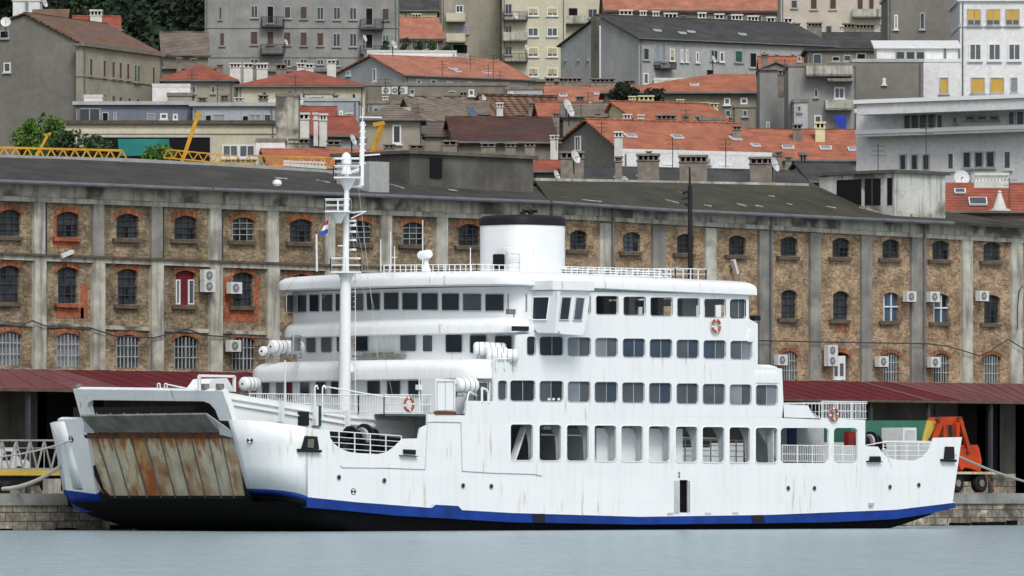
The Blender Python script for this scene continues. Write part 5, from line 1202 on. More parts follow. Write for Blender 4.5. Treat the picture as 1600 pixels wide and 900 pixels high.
def house(name, label, cat, d, pl_, pc, pr, pe, rot=0, dep=9, roof='gx', rise=None, peak=None, wall='plg', rm='tileo', wins=(), swins=(), chs=(), bal=(), group='houses and blocks on the hillside', ov=.45, bands=(), base=None, par=0, insl=None, insr=None, trimm='bars'):
    r = radians(rot); e1 = V((cos(r), sin(r), 0)); e2 = V((-sin(r), cos(r), 0))
    C = Pd(pc, pe, d); Q = on(pr, pe, C, e2); W = (Q-C).dot(e1)
    if pl_ is not None: dep = (on(pl_, pe, C, e1)-C).dot(e2)
    ze = C.z; zb = min(terrain_z(*(C+e2*t+e1*s_)[:2]) for t in (0, dep) for s_ in (0, W))-1
    if base is not None: zb = base
    root = thing(name, label, cat, (C.x, C.y, zb), group)
    o = V((C.x, C.y, zb)); hh = ze-zb
    def P3(u, v_, z): return C+e1*u+e2*v_+UP*(z)
    rd = {}
    if roof == 'gx':
        if peak: Rk = on(peak[0], peak[1], C, e1); rv = (Rk-C).dot(e2); rz = Rk.z-ze
        else: rv = dep/2; rz = rise
        prof = [(0, 0), (dep, 0), (rv, rz)]
    m = MB(); m.obox(o, e1*W, e2*dep, UP*hh)
    if roof == 'gx': m.cur = 0; m.plate([P3(.01, 0, 0), P3(.01, dep, 0), P3(.01, rv, rz-.12)], [], e1*(W-.02))
    if roof == 'gy':
        Rk = on(peak[0], peak[1], C, e2) if peak else P3(W/2, 0, rise); ru = (Rk-C).dot(e1); rz = Rk.z-ze
        m.plate([P3(0, .01, 0), P3(W, .01, 0), P3(ru, .01, rz-.12)], [], e2*(dep-.02))
    wo_ = m.build('wall', M[wall], root)
    th = .16; m = MB(); rob = None
    if roof == 'gx':
        s0 = rz/max(rv, .1); s1 = rz/max(dep-rv, .1)
        for (va, vb, za, zb_) in ((-ov, rv, -ov*s0, rz), (dep+ov, rv, -ov*s1, rz)):
            P_ = [P3(-.3, va, za), P3(W+.3, va, za), P3(W+.3, vb, zb_), P3(-.3, vb, zb_)]
            m.hexa(P_+[p+UP*th for p in P_])
        m.bar(P3(-.3, rv, rz+th), P3(W+.3, rv, rz+th), .3, .16)
    elif roof == 'gy':
        for (ua, ub, za, zb_) in ((-ov, ru, -ov*rz/ru, rz), (W+ov, ru, -ov*rz/(W-ru), rz)):
            P_ = [P3(ua, -.3, za), P3(ua, dep+.3, za), P3(ub, dep+.3, zb_), P3(ub, -.3, zb_)]
            m.hexa(P_+[p+UP*th for p in P_])
        m.bar(P3(ru, -.3, rz+th), P3(ru, dep+.3, rz+th), .3, .16)
    elif roof == 'hip':
        ins = min(W, dep)/2; rz = rise; a = P3(-ov, -ov, 0); b_ = P3(W+ov, -ov, 0); c_ = P3(W+ov, dep+ov, 0); d_ = P3(-ov, dep+ov, 0)
        if W >= dep: e, f = P3(insl or ins, dep/2, rz), P3(W-(insr or ins)+.01, dep/2, rz)
        else: e, f = P3(W/2, ins, rz), P3(W/2, dep-ins, rz)
        base4 = [a, b_, c_, d_]; up = [p+UP*.1 for p in base4]
        m.add(base4+up+[e+UP*.1, f+UP*.1], [(3, 2, 1, 0), (0, 1, 5, 4), (1, 2, 6, 5), (2, 3, 7, 6), (3, 0, 4, 7)]+([(4, 5, 9, 8), (5, 6, 9), (6, 7, 8, 9), (7, 4, 8)] if W >= dep else [(4, 5, 8), (5, 6, 9, 8), (6, 7, 9), (7, 4, 8, 9)]))
    elif roof == 'flat':
        m.obox(P3(-ov, -ov, 0), e1*(W+2*ov), e2*(dep+2*ov), UP*.3); rz = .3
    elif roof == 'mono':      # rises to the back
        rz = rise; P_ = [P3(-ov, -ov, 0), P3(W+ov, -ov, 0), P3(W+ov, dep, rz), P3(-ov, dep, rz)]; m.hexa(P_+[p+UP*th for p in P_])
        m2 = MB(); m2.plate([P3(0, 0, 0), P3(0, dep, 0), P3(0, dep, rz)], [], e1*W); m2.build('gable', M[wall], root)
    rob = m.build('roof', M[rm], root)
    if roof == 'gx': LASTR[0] = (C, e1, e2, rv, rz, rob)
    if roof == 'hip': LASTR[0] = (C, e1, e2, dep/2, rise, rob)
    if roof in ('gx', 'hip', 'gy'): m = MB(); m.bar(P3(-ov, -ov-.06, -.02), P3(W+ov, -ov-.06, -.02), .14); m.build('gutter', M['gut'], root)
    if W > 6 and hh > 6:
        for u in (.25, W-.3):
            m = MB(); m.tube(P3(u, -.12, -.1), P3(u, -.12, -min(hh-.5, 22)), .06, n=5); m.build('downpipe', M['gut'], root)
    for b0 in bands:
        m = MB(); zb_ = (on(pc, b0, C, e2)).z-ze; m.obox(P3(-.08, -.1, zb_), e1*(W+.16), e2*.2, UP*.22); m.obox(P3(-.1, -.1, zb_), e1*.2, e2*dep, UP*.22); m.build('string_course', M[wall], root)
    def win(w4, face):
        x0, y0, x1, y1, s_ = w4; nrm = -e2 if face == 'f' else -e1; tg = e1 if face == 'f' else -e2
        a = on(x0, y0, C, nrm); c = on(x1, y1, C, nrm); ww = (c-a).dot(tg); h = a.z-c.z; o_ = V((a.x, a.y, c.z)); kind = s_[0]
        fm = 'frame' if 'w' in s_ else (wall if kind in 'bg' else trimm); fw = .13 if 'w' in s_ else .09
        m = MB(); out = nrm*.12
        for A, B in ((o_, UP*fw), (o_+UP*(h-fw), UP*fw)): m.obox(A-nrm*.02, tg*ww, out, B)
        for A in (o_, o_+tg*(ww-fw)): m.obox(A-nrm*.02+UP*fw, tg*fw, out, UP*(h-2*fw))
        m.obox(o_-tg*.12-UP*.12, tg*(ww+.24), nrm*.22, UP*.1)
        if kind in 'wdml' and ww > .9: m.obox(o_+tg*(ww/2-.04)-nrm*.01, tg*.08, nrm*.09, UP*h)
        if 'w' in s_ and ww > 1.6:
            for k in (.27, .73): m.obox(o_+tg*(ww*k-.04)-nrm*.01, tg*.08, nrm*.09, UP*h)
        wb = m.build('window', M[fm], root)
        m = MB(); m.obox(o_+tg*fw*.5+UP*fw*.5-nrm*.05, tg*(ww-fw), nrm*.09, UP*(h-fw)); pn = m.build('shutter' if kind in 'bgyc' else 'pane', M[WG[kind]], wb)
        if 'h' in s_:   # blind half lowered
            m = MB(); m.obox(o_+tg*fw*.6+UP*h*.32, tg*(ww-fw*1.2), nrm*.08, UP*h*.62); m.build('blind', M['blind' if 'y' in s_ else 'blindc'], wb)
    for w4 in wins: win(w4, 'f')
    for w4 in swins: win(w4, 's')
    for x0, y0, x1, y1, st in bal:    # balconies on the front
        nrm = -e2; a = on(x0, y0, C, nrm); c = on(x1, y1, C, nrm); ww = (c-a).dot(e1); h = a.z-c.z; o_ = V((a.x, a.y, c.z)); m = MB()
        m.obox(o_, e1*ww, nrm*1.2, UP*.18)
        if st[0] == 's': m.obox(o_+nrm*1.1, e1*ww, nrm*.1, UP*h); m.obox(o_, e1*.1, nrm*1.1, UP*h); m.obox(o_+e1*(ww-.1), e1*.1, nrm*1.1, UP*h)
        else: railing(m, [o_, o_+nrm*1.15, o_+nrm*1.15+e1*ww, o_+e1*ww], h, 2, 1, .14, .03, .015)
        m.build('balcony', M[{'s': 'plc', 'r': 'acg', 'g': 'pilL'}[st[-1]]], root)
    dm = d+dep*.35
    for c_ in chs:
        dd = c_[5] if len(c_) > 5 else dm; chimney(*c_[:4], dd, c_[4], rob)
    return root, C, e1, e2, rob
LASTR = [None]
def lights(lst, mt='glassl'):      # skylights on the front slope of the house built last
    C, e1, e2, rv, rz, rob = LASTR[0]; up = (e2*rv+UP*rz).normalized(); n_ = e1.cross(up).normalized()
    if n_.z < 0: n_ = -n_
    for px, py, w_, h_ in lst:
        p = on(px, py, C+n_*.2, n_); m = MB(); m.obox(p-e1*w_/2-up*h_/2, e1*w_, up*h_, n_*.14); o = m.build('skylight', M['frame'], rob)
        m = MB(); m.obox(p-e1*(w_/2-.08)-up*(h_/2-.08)+n_*.1, e1*(w_-.16), up*(h_-.16), n_*.06); m.build('pane', M[mt], o)
def absorb(a, b_, nm):
    ra, rb = a[0], b_[0]
    for ch in list(rb.children):
        off_ = ORG[rb.name]-ORG[ra.name]; ch.parent = ra; ch.location = ch.location+off_
        if ch.name.startswith('wall'): ch.name = nm
    bpy.data.objects.remove(rb)
def g(x0, x1, n_, y0, y1, w_, s_, dy=0.):     # evenly spaced window row
    return [(lerp(x0, x1, i/(n_-1) if n_ > 1 else 0)-w_/2, y0+dy*i, lerp(x0, x1, i/(n_-1) if n_ > 1 else 0)+w_/2, y1+dy*i, s_) for i in range(n_)]
BK = 'dark'
# ---- far top rows
house('apartment_building', 'tall grey apartment block with dark balconies at the top centre left', 'apartment building', 930, None, 320, 622, -22, FR, 12, 'hip', 3, wall='plg', rm='tileo', bands=(44, 90),
  wins=[(342, 11, 347, 31, 'b'), (392, 9, 403, 28, 'd'), (343, 51, 351, 72, 'b'), (391, 49, 403, 70, 'b'), (417, 9, 428, 37, 'k'), (417, 49, 428, 70, 'b'), (444, 10, 454.5, 29, 'd'), (469, 10, 480, 30, 'b'), (495, 11, 506, 31, 'd'), (521, 11, 532, 31, 'd'), (546, 12, 557.5, 31, 'd'), (571, 12, 583, 40, 'k'), (597, 13, 608, 32, 'b'),
   (443, 50, 454.5, 71, 'b'), (469, 50, 480, 72, 'b'), (495, 51, 506, 72, 'b'), (520, 52, 532, 73, 'd'), (546, 52, 557.5, 73, 'd'), (571, 53, 583, 76, 'k'), (597, 54, 608, 72, 'm'), (443, 92, 455, 104, 'd'), (469, 92, 480, 103, 'd'), (495, 93, 506, 101, 'd'), (391, 92, 404, 100, 'd'), (521, 93, 531, 103, 'd')],
  bal=[(409, 27, 444, 43, 'rr'), (408, 70, 444, 86, 'rr'), (563, 31, 599, 47, 'rr'), (563, 72, 599, 86, 'rr')])
house('apartment_building', 'cream yellow apartment block with stacked left balconies at the top centre', 'apartment building', 1010, None, 690, 785, -30, FR, 14, 'flat', wall='plb', rm='chs',
  wins=[(712, 8, 724, 20, 'dw'), (710, 40, 732, 53, 'l'), (707, 69, 731, 88, 'k')], bal=[(697, 21, 727, 35, 'ss'), (697, 53, 727, 67, 'ss'), (713, 84, 733, 98, 'sg')])
house('apartment_building', 'pale yellow apartment block with half raised blinds and dark corner balconies at top centre', 'apartment building', 1000, None, 785, 884, -30, FR, 14, 'flat', wall='plc', rm='chs',
  wins=g(833, 863, 2, 12, 25, 17, 'wh')+g(833, 863, 2, 43, 57, 17, 'w')+g(833, 863, 2, 74, 89, 17, 'wh')+g(833, 863, 2, 106, 120, 17, 'wh')+[(789, 6, 800, 22, 'd'), (789, 40, 800, 52, 'd'), (789, 72, 800, 86, 'd'), (789, 104, 800, 118, 'd')],
  bal=[(786, 19, 824, 33, 'rr'), (786, 51, 824, 65, 'sg'), (786, 84, 824, 98, 'rr')])
house('apartment_building', 'pale cream block with a corner balcony between the yellow block and the dark slate roof', 'apartment building', 1030, None, 884, 948, -30, FR, 12, 'flat', wall='plc', rm='chs', wins=[(888, 12, 903, 27, 'k'), (919, 14, 933, 28, 'd')], bal=[(883, 25, 916, 38, 'sg')])
house('house', 'long orange tiled house across the top right of centre with white chimneys before it', 'house', 1000, None, 946, 1335, 16, -42, 10, 'gx', 3.4, wall='plbr', rm='tilep', wins=g(960, 1320, 9, 22, 32, 10, 'd', .3))
house('house', 'low orange tiled roof behind the pinkish block at the top right', 'house', 1035, None, 1130, 1312, 6, -38, 9, 'gx', 4, wall='plw', rm='tilep')
house('apartment_building', 'pinkish beige apartment block with brown shutters and a stone balcony at top right', 'apartment building', 960, None, 1220, 1388, -25, FR, 12, 'flat', wall='plpk', rm='chs',
  wins=[(1236, 0, 1246, 13, 'd'), (1266, -2, 1277, 15, 'b'), (1296, -2, 1307, 15, 'b'), (1339, -4, 1349, 22, 'b'), (1357, -4, 1366, 15, 'b'), (1240, 40, 1250, 55, 'b'), (1290, 40, 1300, 55, 'd')], bal=[(1331, 15, 1377, 28, 'sg')])
house('house', 'pale yellow small house with a grey roof between the two tall blocks at the top', 'house', 985, None, 615, 682, 17, FR, 9, 'gx', 2.4, wall='ply', rm='slate', wins=[(632, 20, 636, 27, 'd')], chs=[(644, 21, 658, 33, 'w', 984)])
house('house', 'orange tiled house below the pale yellow small house at the top', 'house', 955, None, 600, 692, 60, -35, 10, 'gx', 3.0, wall='plbr', rm='tilep', wins=g(630, 680, 4, 64, 78, 8, 'd'))
house('house', 'white chapel like house far behind the top left block', 'house', 1040, None, 545, 640, 6, FR, 9, 'hip', 2.5, wall='plw', rm='slate')
# ---- left end
lbm = house('apartment_building', 'large blank grey gable wall with old shuttered beige facade at the upper left', 'apartment building', 760, -120, 128, 252, 68, 23, 14, 'gx', None, (40, 22), wall='plgb', rm='tilebr', swins=[(6, 98, 17, 113, 'w'), (0, 48, 14, 60, 'k')], ov=.7)
lbf = house('house', 'old beige facade with tall dark shutters right of the blank grey gable', 'house', 758.5, None, 129.5, 252, 72, 23, .8, 'flat', wall='plb', rm='chs', bands=(119.5,), ov=.35,
  wins=[(x0, 91+(x0-139)*.13, x0+5, 119+(x0-139)*.11, 'b') for x0 in (139, 160, 174, 185, 197)]+[(209, 101, 213, 129, 'g'), (214, 102, 218, 129, 'g'), (237, 104, 241.5, 132, 'b')]+[(x0, 145+(x0-139)*.12, x0+5, 168+(x0-139)*.1, 'b') for x0 in (139, 160, 174, 185, 199, 212, 238)])
absorb(lbm, lbf, 'facade')
house('house', 'small red tiled dormer house with a white chimney above the blank grey gable', 'house', 800, None, 118, 186, 47, -40, 6, 'gx', 1.6, wall='plb', rm='tiler', chs=[(141, 15, 159, 34, 'w', 801)], wins=[(177, 51, 186, 62, 'k')], base=45)
house('house', 'white rooftop stair tower at the upper left corner', 'house', 815, None, 20, 62, 2, FR, 5, 'flat', wall='plw', rm='chw', base=45, wins=[(39, 3, 45, 19, 'l')], ov=.1)
house('house', 'low brown tiled roof hut right of the white stair tower', 'house', 790, None, 52, 102, 32, FR, 6, 'gx', 1.2, wall='plb', rm='tilebr', base=45)
house('house', 'rough stone tiled roof below the dark wood at upper left', 'house', 880, None, 255, 325, 86, -40, 10, 'gx', 3.0, wall='plbr', rm='tileg', chs=[(276, 90, 284, 103, 's', 780), (298, 91, 307, 102, 's', 780)])
house('house', 'red hipped roof house with a white cornice left of centre behind the flat terraces', 'house', 770, None, 254, 366, 126, FR, 12, 'hip', 1.9, wall='plb', rm='tiler', wins=[(300, 134, 306, 146, 'd'), (330, 134, 336, 146, 'd')], chs=[(339, 100, 348, 112, 's', 775), (359, 98, 376, 113, 'w', 775), (381, 98, 395, 113, 'w', 775), (395, 101, 402, 112, 's', 775)])
house('house', 'long red hipped roof house with cream wall below the grey apartment block', 'house', 745, None, 372, 570, 135, FR, 13, 'hip', 2.0, wall='plc', rm='tiler', wins=[(450, 142, 456, 150, 'd'), (472, 142, 478, 156, 'd'), (487, 146, 490, 154, 'd'), (510, 152, 525, 160, 'm'), (550, 146, 556, 160, 'k'), (410, 143, 417, 152, 'd')],
  chs=[(401, 98, 418, 117, 'w', 765), (431, 99, 447, 118, 's', 760), (464, 98, 476, 112, 'w', 762), (477, 99, 490, 113, 'w', 762), (511, 93, 525, 105, 'w', 765), (457, 103, 463, 112, 's', 762)])
house('house', 'light grey gabled house with long orange tiled roof in the centre', 'house', 800, 500, 633, 830, 118, -12, 10, 'gx', None, (580, 88), wall='plgw', rm='tilep', swins=[(583, 107, 588, 127, 'w'), (541, 111, 548, 118, 'w')],
  wins=[(650, 124, 658, 133, 'w'), (672, 124, 682, 133, 'w'), (697, 127, 706, 133, 'w'), (643, 127, 646, 132, 'k'), (730, 127, 738, 134, 'w')])
lights([(708, 108, 1., .5), (715, 112, .7, .5), (760, 114, .9, .6)])
house('terrace_wall', 'white parapet with potted plants above the orange roof in the centre', 'terrace', 850, None, 574, 713, 82, -40, 6, 'flat', wall='plw', rm='chw', ov=.05, bands=(88,))
# ---- slate roofed long building with gable
house('apartment_building', 'grey gabled building with a long dark slate roof and a sooty flue on the gable', 'apartment building', 850, 876, 998, 1302, 60, -12, 12, 'gx', None, (936, 25), wall='plgg', rm='slate', bands=(),
  swins=[(883, 92, 885, 94, 'k'), (903, 92, 905, 94, 'k'), (918, 92, 920, 94, 'k')],
  wins=[(1005, 75, 1014, 94, 'd'), (1022, 70, 1031, 100, 'l'), (1033, 68, 1040, 97, 'l'), (1046, 76, 1054, 96, 'wh'), (1063, 77, 1067, 97, 'w'), (1071, 77, 1075, 97, 'w'), (1087, 81, 1092, 98, 'w'), (1110, 78, 1121, 95, 'd'), (1124, 81, 1131, 97, 'w'), (1005, 114, 1013, 132, 'w'), (1103, 108, 1115, 119, 'k'), (1148, 79, 1160, 98, 'g'), (1171, 82, 1182, 106, 'k'), (1190, 80, 1196, 105, 'l'), (1209, 84, 1217, 104, 'd'), (1235, 84, 1242, 103, 'k'), (1247, 84, 1262, 101, 'd'), (1270, 85, 1284, 102, 'k')],
  bal=[(1022, 97, 1048, 109, 'rr')])
lights([(1027, 48, .9, .6), (1066, 52, .9, .6), (1080, 50, .9, .6), (1160, 54, .9, .6)])
_, _, _, _, rsl = house('house', 'broad dark slate roof right of the long slate roof, behind the glazed rooftop room', 'house', 880, None, 1262, 1392, 82, FR, 11, 'gx', 2.6, wall='plbr', rm='slate', wins=[(1338, 83, 1352, 96, 'k'), (1300, 88, 1312, 96, 'd')], chs=[(1318, 36, 1336, 51, 's', 905), (1337, 37, 1366, 52, 's', 905), (1376, 38, 1386, 54, 's', 905), (1311, 40, 1318, 52, 'w', 905)])
m = MB()
flue = Px  # sooty flue and dark chimney stack on the slate gable
# chimney rank in front of the orange roof
for i, (a, t, b_, q_, st) in enumerate([(968, 15, 988, 32, 'w'), (1000, 16, 1010, 33, 'w'), (1020, 17, 1030, 34, 'w'), (1038, 20, 1058, 36, 'w'), (1064, 24, 1071, 32, 's'), (1091, 19, 1103, 38, 'w'), (1117, 21, 1131, 38, 'w'), (1143, 22, 1160, 41, 'w'), (1168, 24, 1185, 42, 'w'), (1198, 26, 1211, 43, 'w'), (1225, 27, 1238, 44, 'w'), (1240, 36, 1250, 48, 's'), (1262, 35, 1284, 48, 's')]):
    chimney(a, t, b_, q_, 872, st, rsl, drop=3)
# ---- right: white blocks
house('apartment_building', 'tall white block with yellow blinds at the upper right', 'apartment building', 660, None, 1500, 1680, 2, FR, 14, 'flat', wall='plw', rm='frame', ov=.25, bands=(42,),
  wins=[(a, 14, a+22, 40, 'myh') for a in (1511, 1541, 1571)]+[(a, 68, a+20, 95, 'w') for a in (1514, 1544, 1575)]+[(a, 121, a+22, 146, 'y') for a in (1517, 1547)]+[(1579, 121, 1590, 145, 'l')])
house('house', 'lower white wing with one yellow blind left of the tall white block', 'house', 650, None, 1442, 1502, 97, FR, 12, 'flat', wall='plw', rm='frame', ov=.05, wins=[(1468, 121, 1482, 147, 'y')])
house('apartment_building', 'blank stained grey wall with narrow windows between slate roof and white block', 'apartment building', 690, None, 1387, 1501, -6, FR, 12, 'flat', wall='plgb', rm='frame', ov=.2, wins=[(1397, 23, 1403, 46, 'w'), (1437, 20, 1445, 46, 'd')])
house('house', 'blank grey wall with one tiny window below the glazed rooftop room', 'house', 645, None, 1332, 1443, 97, FR, 11, 'flat', wall='plgb', rm='galv', ov=.08, wins=[(1379, 122, 1384, 132, 'w')])
house('rooftop_room', 'white glazed rooftop room with a sloping roof on the blank grey wall', 'rooftop room', 655, None, 1370, 1497, 76, FR, 5, 'mono', .9, wall='plw', rm='frame', ov=.3, wins=[(1399, 80, 1414, 95, 'd'), (1415, 80, 1430, 95, 'd'), (1431, 80, 1445, 95, 'd'), (1474, 73, 1479, 95, 'd')], base=38)
# modern white building: its long left flank faces us
off = house('office_building', 'low modern white office building with flat slab roof at the right edge', 'office building', 530, 1338, 1800, 1900, 160, 10, 10, 'flat', wall='plw', rm='whitec', ov=.1,
  swins=[(1413, 179, 1424, 203, 'd'), (1424, 179, 1437, 203, 'd'), (1437, 178.5, 1450, 203, 'd'), (1450, 178, 1462, 202, 'd'), (1463, 178, 1475, 202, 'w'), (1490, 183, 1495, 193, 'd')]+[(a, 181, a+14, 188, 'd') for a in (1510, 1528, 1547)]+[(1575, 173, 1587, 197, 'w'), (1588, 172.5, 1602, 197, 'w')]
  +[(a, 241, a+11, 266, 'd') for a in (1406, 1424, 1442)]+[(1480, 238, 1492, 266, 'w'), (1505, 237, 1518, 263, 'd'), (1523, 237, 1537, 262, 'd'), (1541, 236, 1555, 262, 'd'), (1568, 235, 1581, 265, 'w'), (1505, 269, 1518, 288, 'd')])
o5 = house('office_fascia', 'deep white roof fascia of the modern office building at the right edge', 'fascia', 527.3, 1339, 1790, 1890, 146, 10, 10, 'flat', wall='plw', rm='whitec', ov=.2, base=Pd(1790, 163.5, 527.3).z)
o6 = house('office_ledge', 'thin white ledge along the middle of the modern office building', 'ledge', 528.5, 1339, 1794, 1890, 194.5, 10, 10, 'flat', wall='plw', rm='whitec', ov=.1, base=Pd(1794, 198.5, 528.5).z)
absorb(off, o5, 'fascia'); absorb(off, o6, 'ledge')
# grey balcony block
house('apartment_building', 'narrow old grey block with balconies and a blue tarpaulin right of centre', 'apartment building', 640, None, 1232, 1335, 104, FR, 10, 'flat', wall='plg', rm='chs', ov=.1,
  wins=[(1303, 136, 1320, 155, 'w'), (1272, 139, 1278, 152, 'k'), (1272, 180, 1284, 203, 'w'), (1246, 88, 1252, 96, 'd')], bal=[(1259, 104, 1331, 120, 'sg'), (1289, 157, 1331, 173, 'sg'), (1292, 124, 1332, 128, 'sg')])
m = MB(); q = [Pd(a, b_, 639) for a, b_ in [(1301, 180), (1322, 180), (1322, 205), (1316, 203), (1309, 196)]]; m.plate(q, [], FW*.06); tag(m.build('tarpaulin', M['tarp']), 'bright blue tarpaulin hung in the lowest balcony of the narrow grey block', 'tarpaulin')
house('apartment_building', 'sooty old grey block with attic terraces above the balcony block', 'apartment building', 690, None, 1262, 1392, 80, FR, 9, 'flat', wall='plbr', rm='slate', ov=.3, wins=[(1300, 88, 1312, 96, 'k'), (1270, 84, 1284, 100, 'd'), (1338, 83, 1353, 96, 'k'), (1318, 86, 1330, 96, 'd')])
house('house', 'orange tiled house with grey windowed front below the long slate roof', 'house', 690, None, 945, 1188, 145, FR, 12, 'hip', 2.05, insl=10.5, insr=.4, wall='plbr', rm='tileo', wins=[(1131, 153, 1141, 164, 'w'), (1157, 153, 1168, 163, 'w'), (1156, 174, 1170, 187, 'l'), (1133, 172, 1142, 182, 'd')])
lights([(1085, 133, .9, .5)])
house('tower_house', 'narrow grey gable tower with aerials right of the orange tiled house', 'house', 655, None, 1187, 1238, 108, FR, 8, 'gy', None, (1212, 98), wall='plg', rm='chs', ov=.1, wins=[(1238-20, 118, 1238-14, 128, 'd'), (1197, 190, 1203, 206, 'w')], chs=[(1216, 108, 1228, 126, 's', 652)])
house('house', 'orange red tiled house right of the big front roof below the balcony block', 'house', 600, None, 1166, 1350, 250, -40, 12, 'gx', 2.7, wall='plbr', rm='tileo', ov=.3, chs=[(1239, 193, 1253, 211, 's', 604), (1274, 190, 1289, 212, 'c', 604), (1249, 238, 1261, 270, 's', 585), (1227, 244, 1237, 258, 's', 585)])
lights([(1231, 231, 1., .7), (1290, 232, 1., .7), (1334, 234, 1., .7)])
house('house', 'wide orange roof with dark chimneys left of the small dark tree', 'house', 720, None, 848, 975, 160, -40, 10, 'gx', 1.8, wall='plbr', rm='tilep', chs=[(852, 121, 866, 134, 's', 725), (873, 121, 909, 134, 's', 725), (923, 122, 960, 135, 's', 725), (976, 125, 992, 135, 's', 725)])
lights([(935, 147, .9, .6), (880, 150, .8, .6)])
house('house', 'white parapet terrace house behind the small dark tree', 'house', 760, None, 1022, 1100, 126, FR, 8, 'flat', wall='plw', rm='chw', ov=.05)
house('house', 'cream gabled house with orange roof and cream chimneys right of centre', 'house', 640, 938, 1000, 1146, 192, -18, 10, 'gx', None, (957, 161), wall='ply', rm='tileo', chs=[(983, 150, 993, 163, 'c', 660), (998, 149, 1021, 165, 'c', 660), (1058, 155, 1068, 167, 'c', 660), (1093, 160, 1108, 169, 'c', 660), (1109, 161, 1122, 172, 'c', 660),
  (974, 178, 986, 193, 'w', 632), (997, 179, 1006, 193, 'w', 632), (1026, 179, 1056, 194, 's', 632), (1067, 180, 1076, 195, 's', 632), (1087, 181, 1100, 196, 's', 632), (1110, 188, 1121, 197, 's', 632)])
bgh = house('house', 'large house with grey gable, big orange tiled roof and light front wall', 'house', 590, 848, 972, 1207, 236, -16, 12, 'gx', None, (918, 189), wall='plgb', rm='tileo', swins=[(899, 213, 908, 236, 'w')], chs=[(960, 205, 973, 224, 'w', 588)])
lights([(985, 213, 1., .7), (1058, 215, 1., .7), (1149, 217, 1., .7), (1180, 228, .8, .6)])
bgf = house('house', 'light plastered front wall under the eaves of the big orange roof', 'house', 588, None, 972.5, 1206, 238, -16, .6, 'flat', wall='plw', rm='frame', ov=.02, wins=[(1036, 256, 1052, 262, 'w'), (1105, 247, 1109, 257, 'd'), (1124, 257, 1141, 263, 'w')])
absorb(bgh, bgf, 'front_plaster')
_, _, _, _, rsl2 = house('house', 'low dark slate roof immediately behind the warehouse right of centre', 'house', 560, None, 864, 1280, 292, -20, 9, 'gx', 1.7, wall='plbr', rm='slate', ov=.3, base=14)
lights([(970, 280, .9, .8), (1070, 281, .5, .4), (1000, 277, .5, .4)])
for a, t, b_, q_, st in [(876, 236, 912, 260, 's'), (961, 244, 972, 262, 's'), (996, 240, 1030, 263, 's'), (1062, 242, 1105, 266, 's'), (1172, 245, 1210, 268, 's')]: chimney(a, t, b_, q_, 558, st, rsl2, drop=3)
house('house', 'dark slate roof just left of the rusty white rooftop block', 'house', 572, None, 1268, 1345, 284, -30, 8, 'gx', 1.6, wall='plbr', rm='slate', ov=.3, base=14)
house('house', 'red tiled house behind the warehouse at the lower right edge', 'house', 508, None, 1430, 1700, 331, -44, 6, 'gx', 1.95, wall='plbr', rm='tiler', ov=.3, base=14, wins=[])
lights([(1528, 316, 1.3, 1.), (1500, 300, .8, .6)], 'glassm')
# ---- left middle: flat terraces
house('apartment_building', 'grey blue flat roofed attic storey with dark doors at the left', 'apartment building', 600, None, 120, 300, 164, FR, 7, 'flat', wall='plsl', rm='galv', ov=.35, wins=[(123, 169, 157, 193, 'd'), (229, 177, 243, 194, 'l'), (250, 177, 262, 187, 'w'), (270, 178, 278, 188, 'w'), (177, 175, 183, 193, 'l'), (159, 175, 170, 193, 'k')])
house('apartment_building', 'grey blue flat roofed attic storey with white sliding doors left of the chimney tower', 'apartment building', 596, None, 301, 430, 166, FR, 7, 'flat', wall='plbl', rm='galv', ov=.3, wins=[(320, 179, 331, 193, 'k'), (332, 178, 352, 193, 'l'), (378, 180, 389, 193, 'k'), (390, 178, 408, 193, 'l'), (412, 178, 424, 192, 'd')])
house('apartment_building', 'wide cream terrace building with a dark recess and teal netting at the left', 'apartment building', 584, None, 84, 432, 194, FR, 8, 'flat', wall='plc', rm='sill', ov=.3, base=14, bands=(209,), wins=[(130, 213, 330, 262, 'k'), (347, 226, 373, 247, 'w'), (373, 226, 399, 247, 'w')])
m = MB(); m.plate([Pd(a, b_, 582.5) for a, b_ in [(184, 217), (264, 217), (266, 242), (186, 244)]], [], FW*.08); tag(m.build('netting', M['teal']), 'teal green netting stretched across the dark recess of the cream terrace building', 'netting')
house('house', 'white rooftop terrace room with satellite dish left of centre', 'house', 640, None, 238, 297, 136, FR, 5, 'flat', wall='plw', rm='chw', ov=.03, base=30)
house('house', 'small white parapet room in front of the old beige facade', 'house', 645, None, 131, 160, 153, FR, 4, 'flat', wall='plw', rm='chw', ov=.03, base=30)
house('house', 'weathered chimney tower like grey block left of centre', 'house', 575, None, 431, 466, 151, FR, 5, 'flat', wall='conc', rm='chs', ov=.05, base=14)
house('house', 'pale cream wall below the chimney tower at left of centre', 'house', 565, None, 400, 445, 222, FR, 5, 'flat', wall='plw', rm='chs', ov=.05, base=14)
house('house', 'cluttered blue grey rooftop rooms behind the radar mast', 'house', 640, None, 440, 560, 158, FR, 7, 'flat', wall='plbl', rm='galv', ov=.1, base=24, wins=[(448, 166, 455, 176, 'd'), (470, 163, 480, 172, 'd'), (530, 173, 536, 182, 'w'), (505, 165, 515, 178, 'k')])
house('house', 'red tiled lean to roofs with white chimney stacks left of the radar mast', 'house', 590, None, 462, 562, 212, -35, 9, 'gx', 1.7, wall='plbl', rm='tiler', base=14, chs=[(467, 176, 483, 198, 'w', 588), (490, 176, 497, 199, 'w', 588), (499, 177, 511, 200, 'w', 588), (452, 216, 483, 232, 's', 575), (511, 219, 532, 234, 's', 575)], wins=[(500, 218, 508, 228, 'd')])
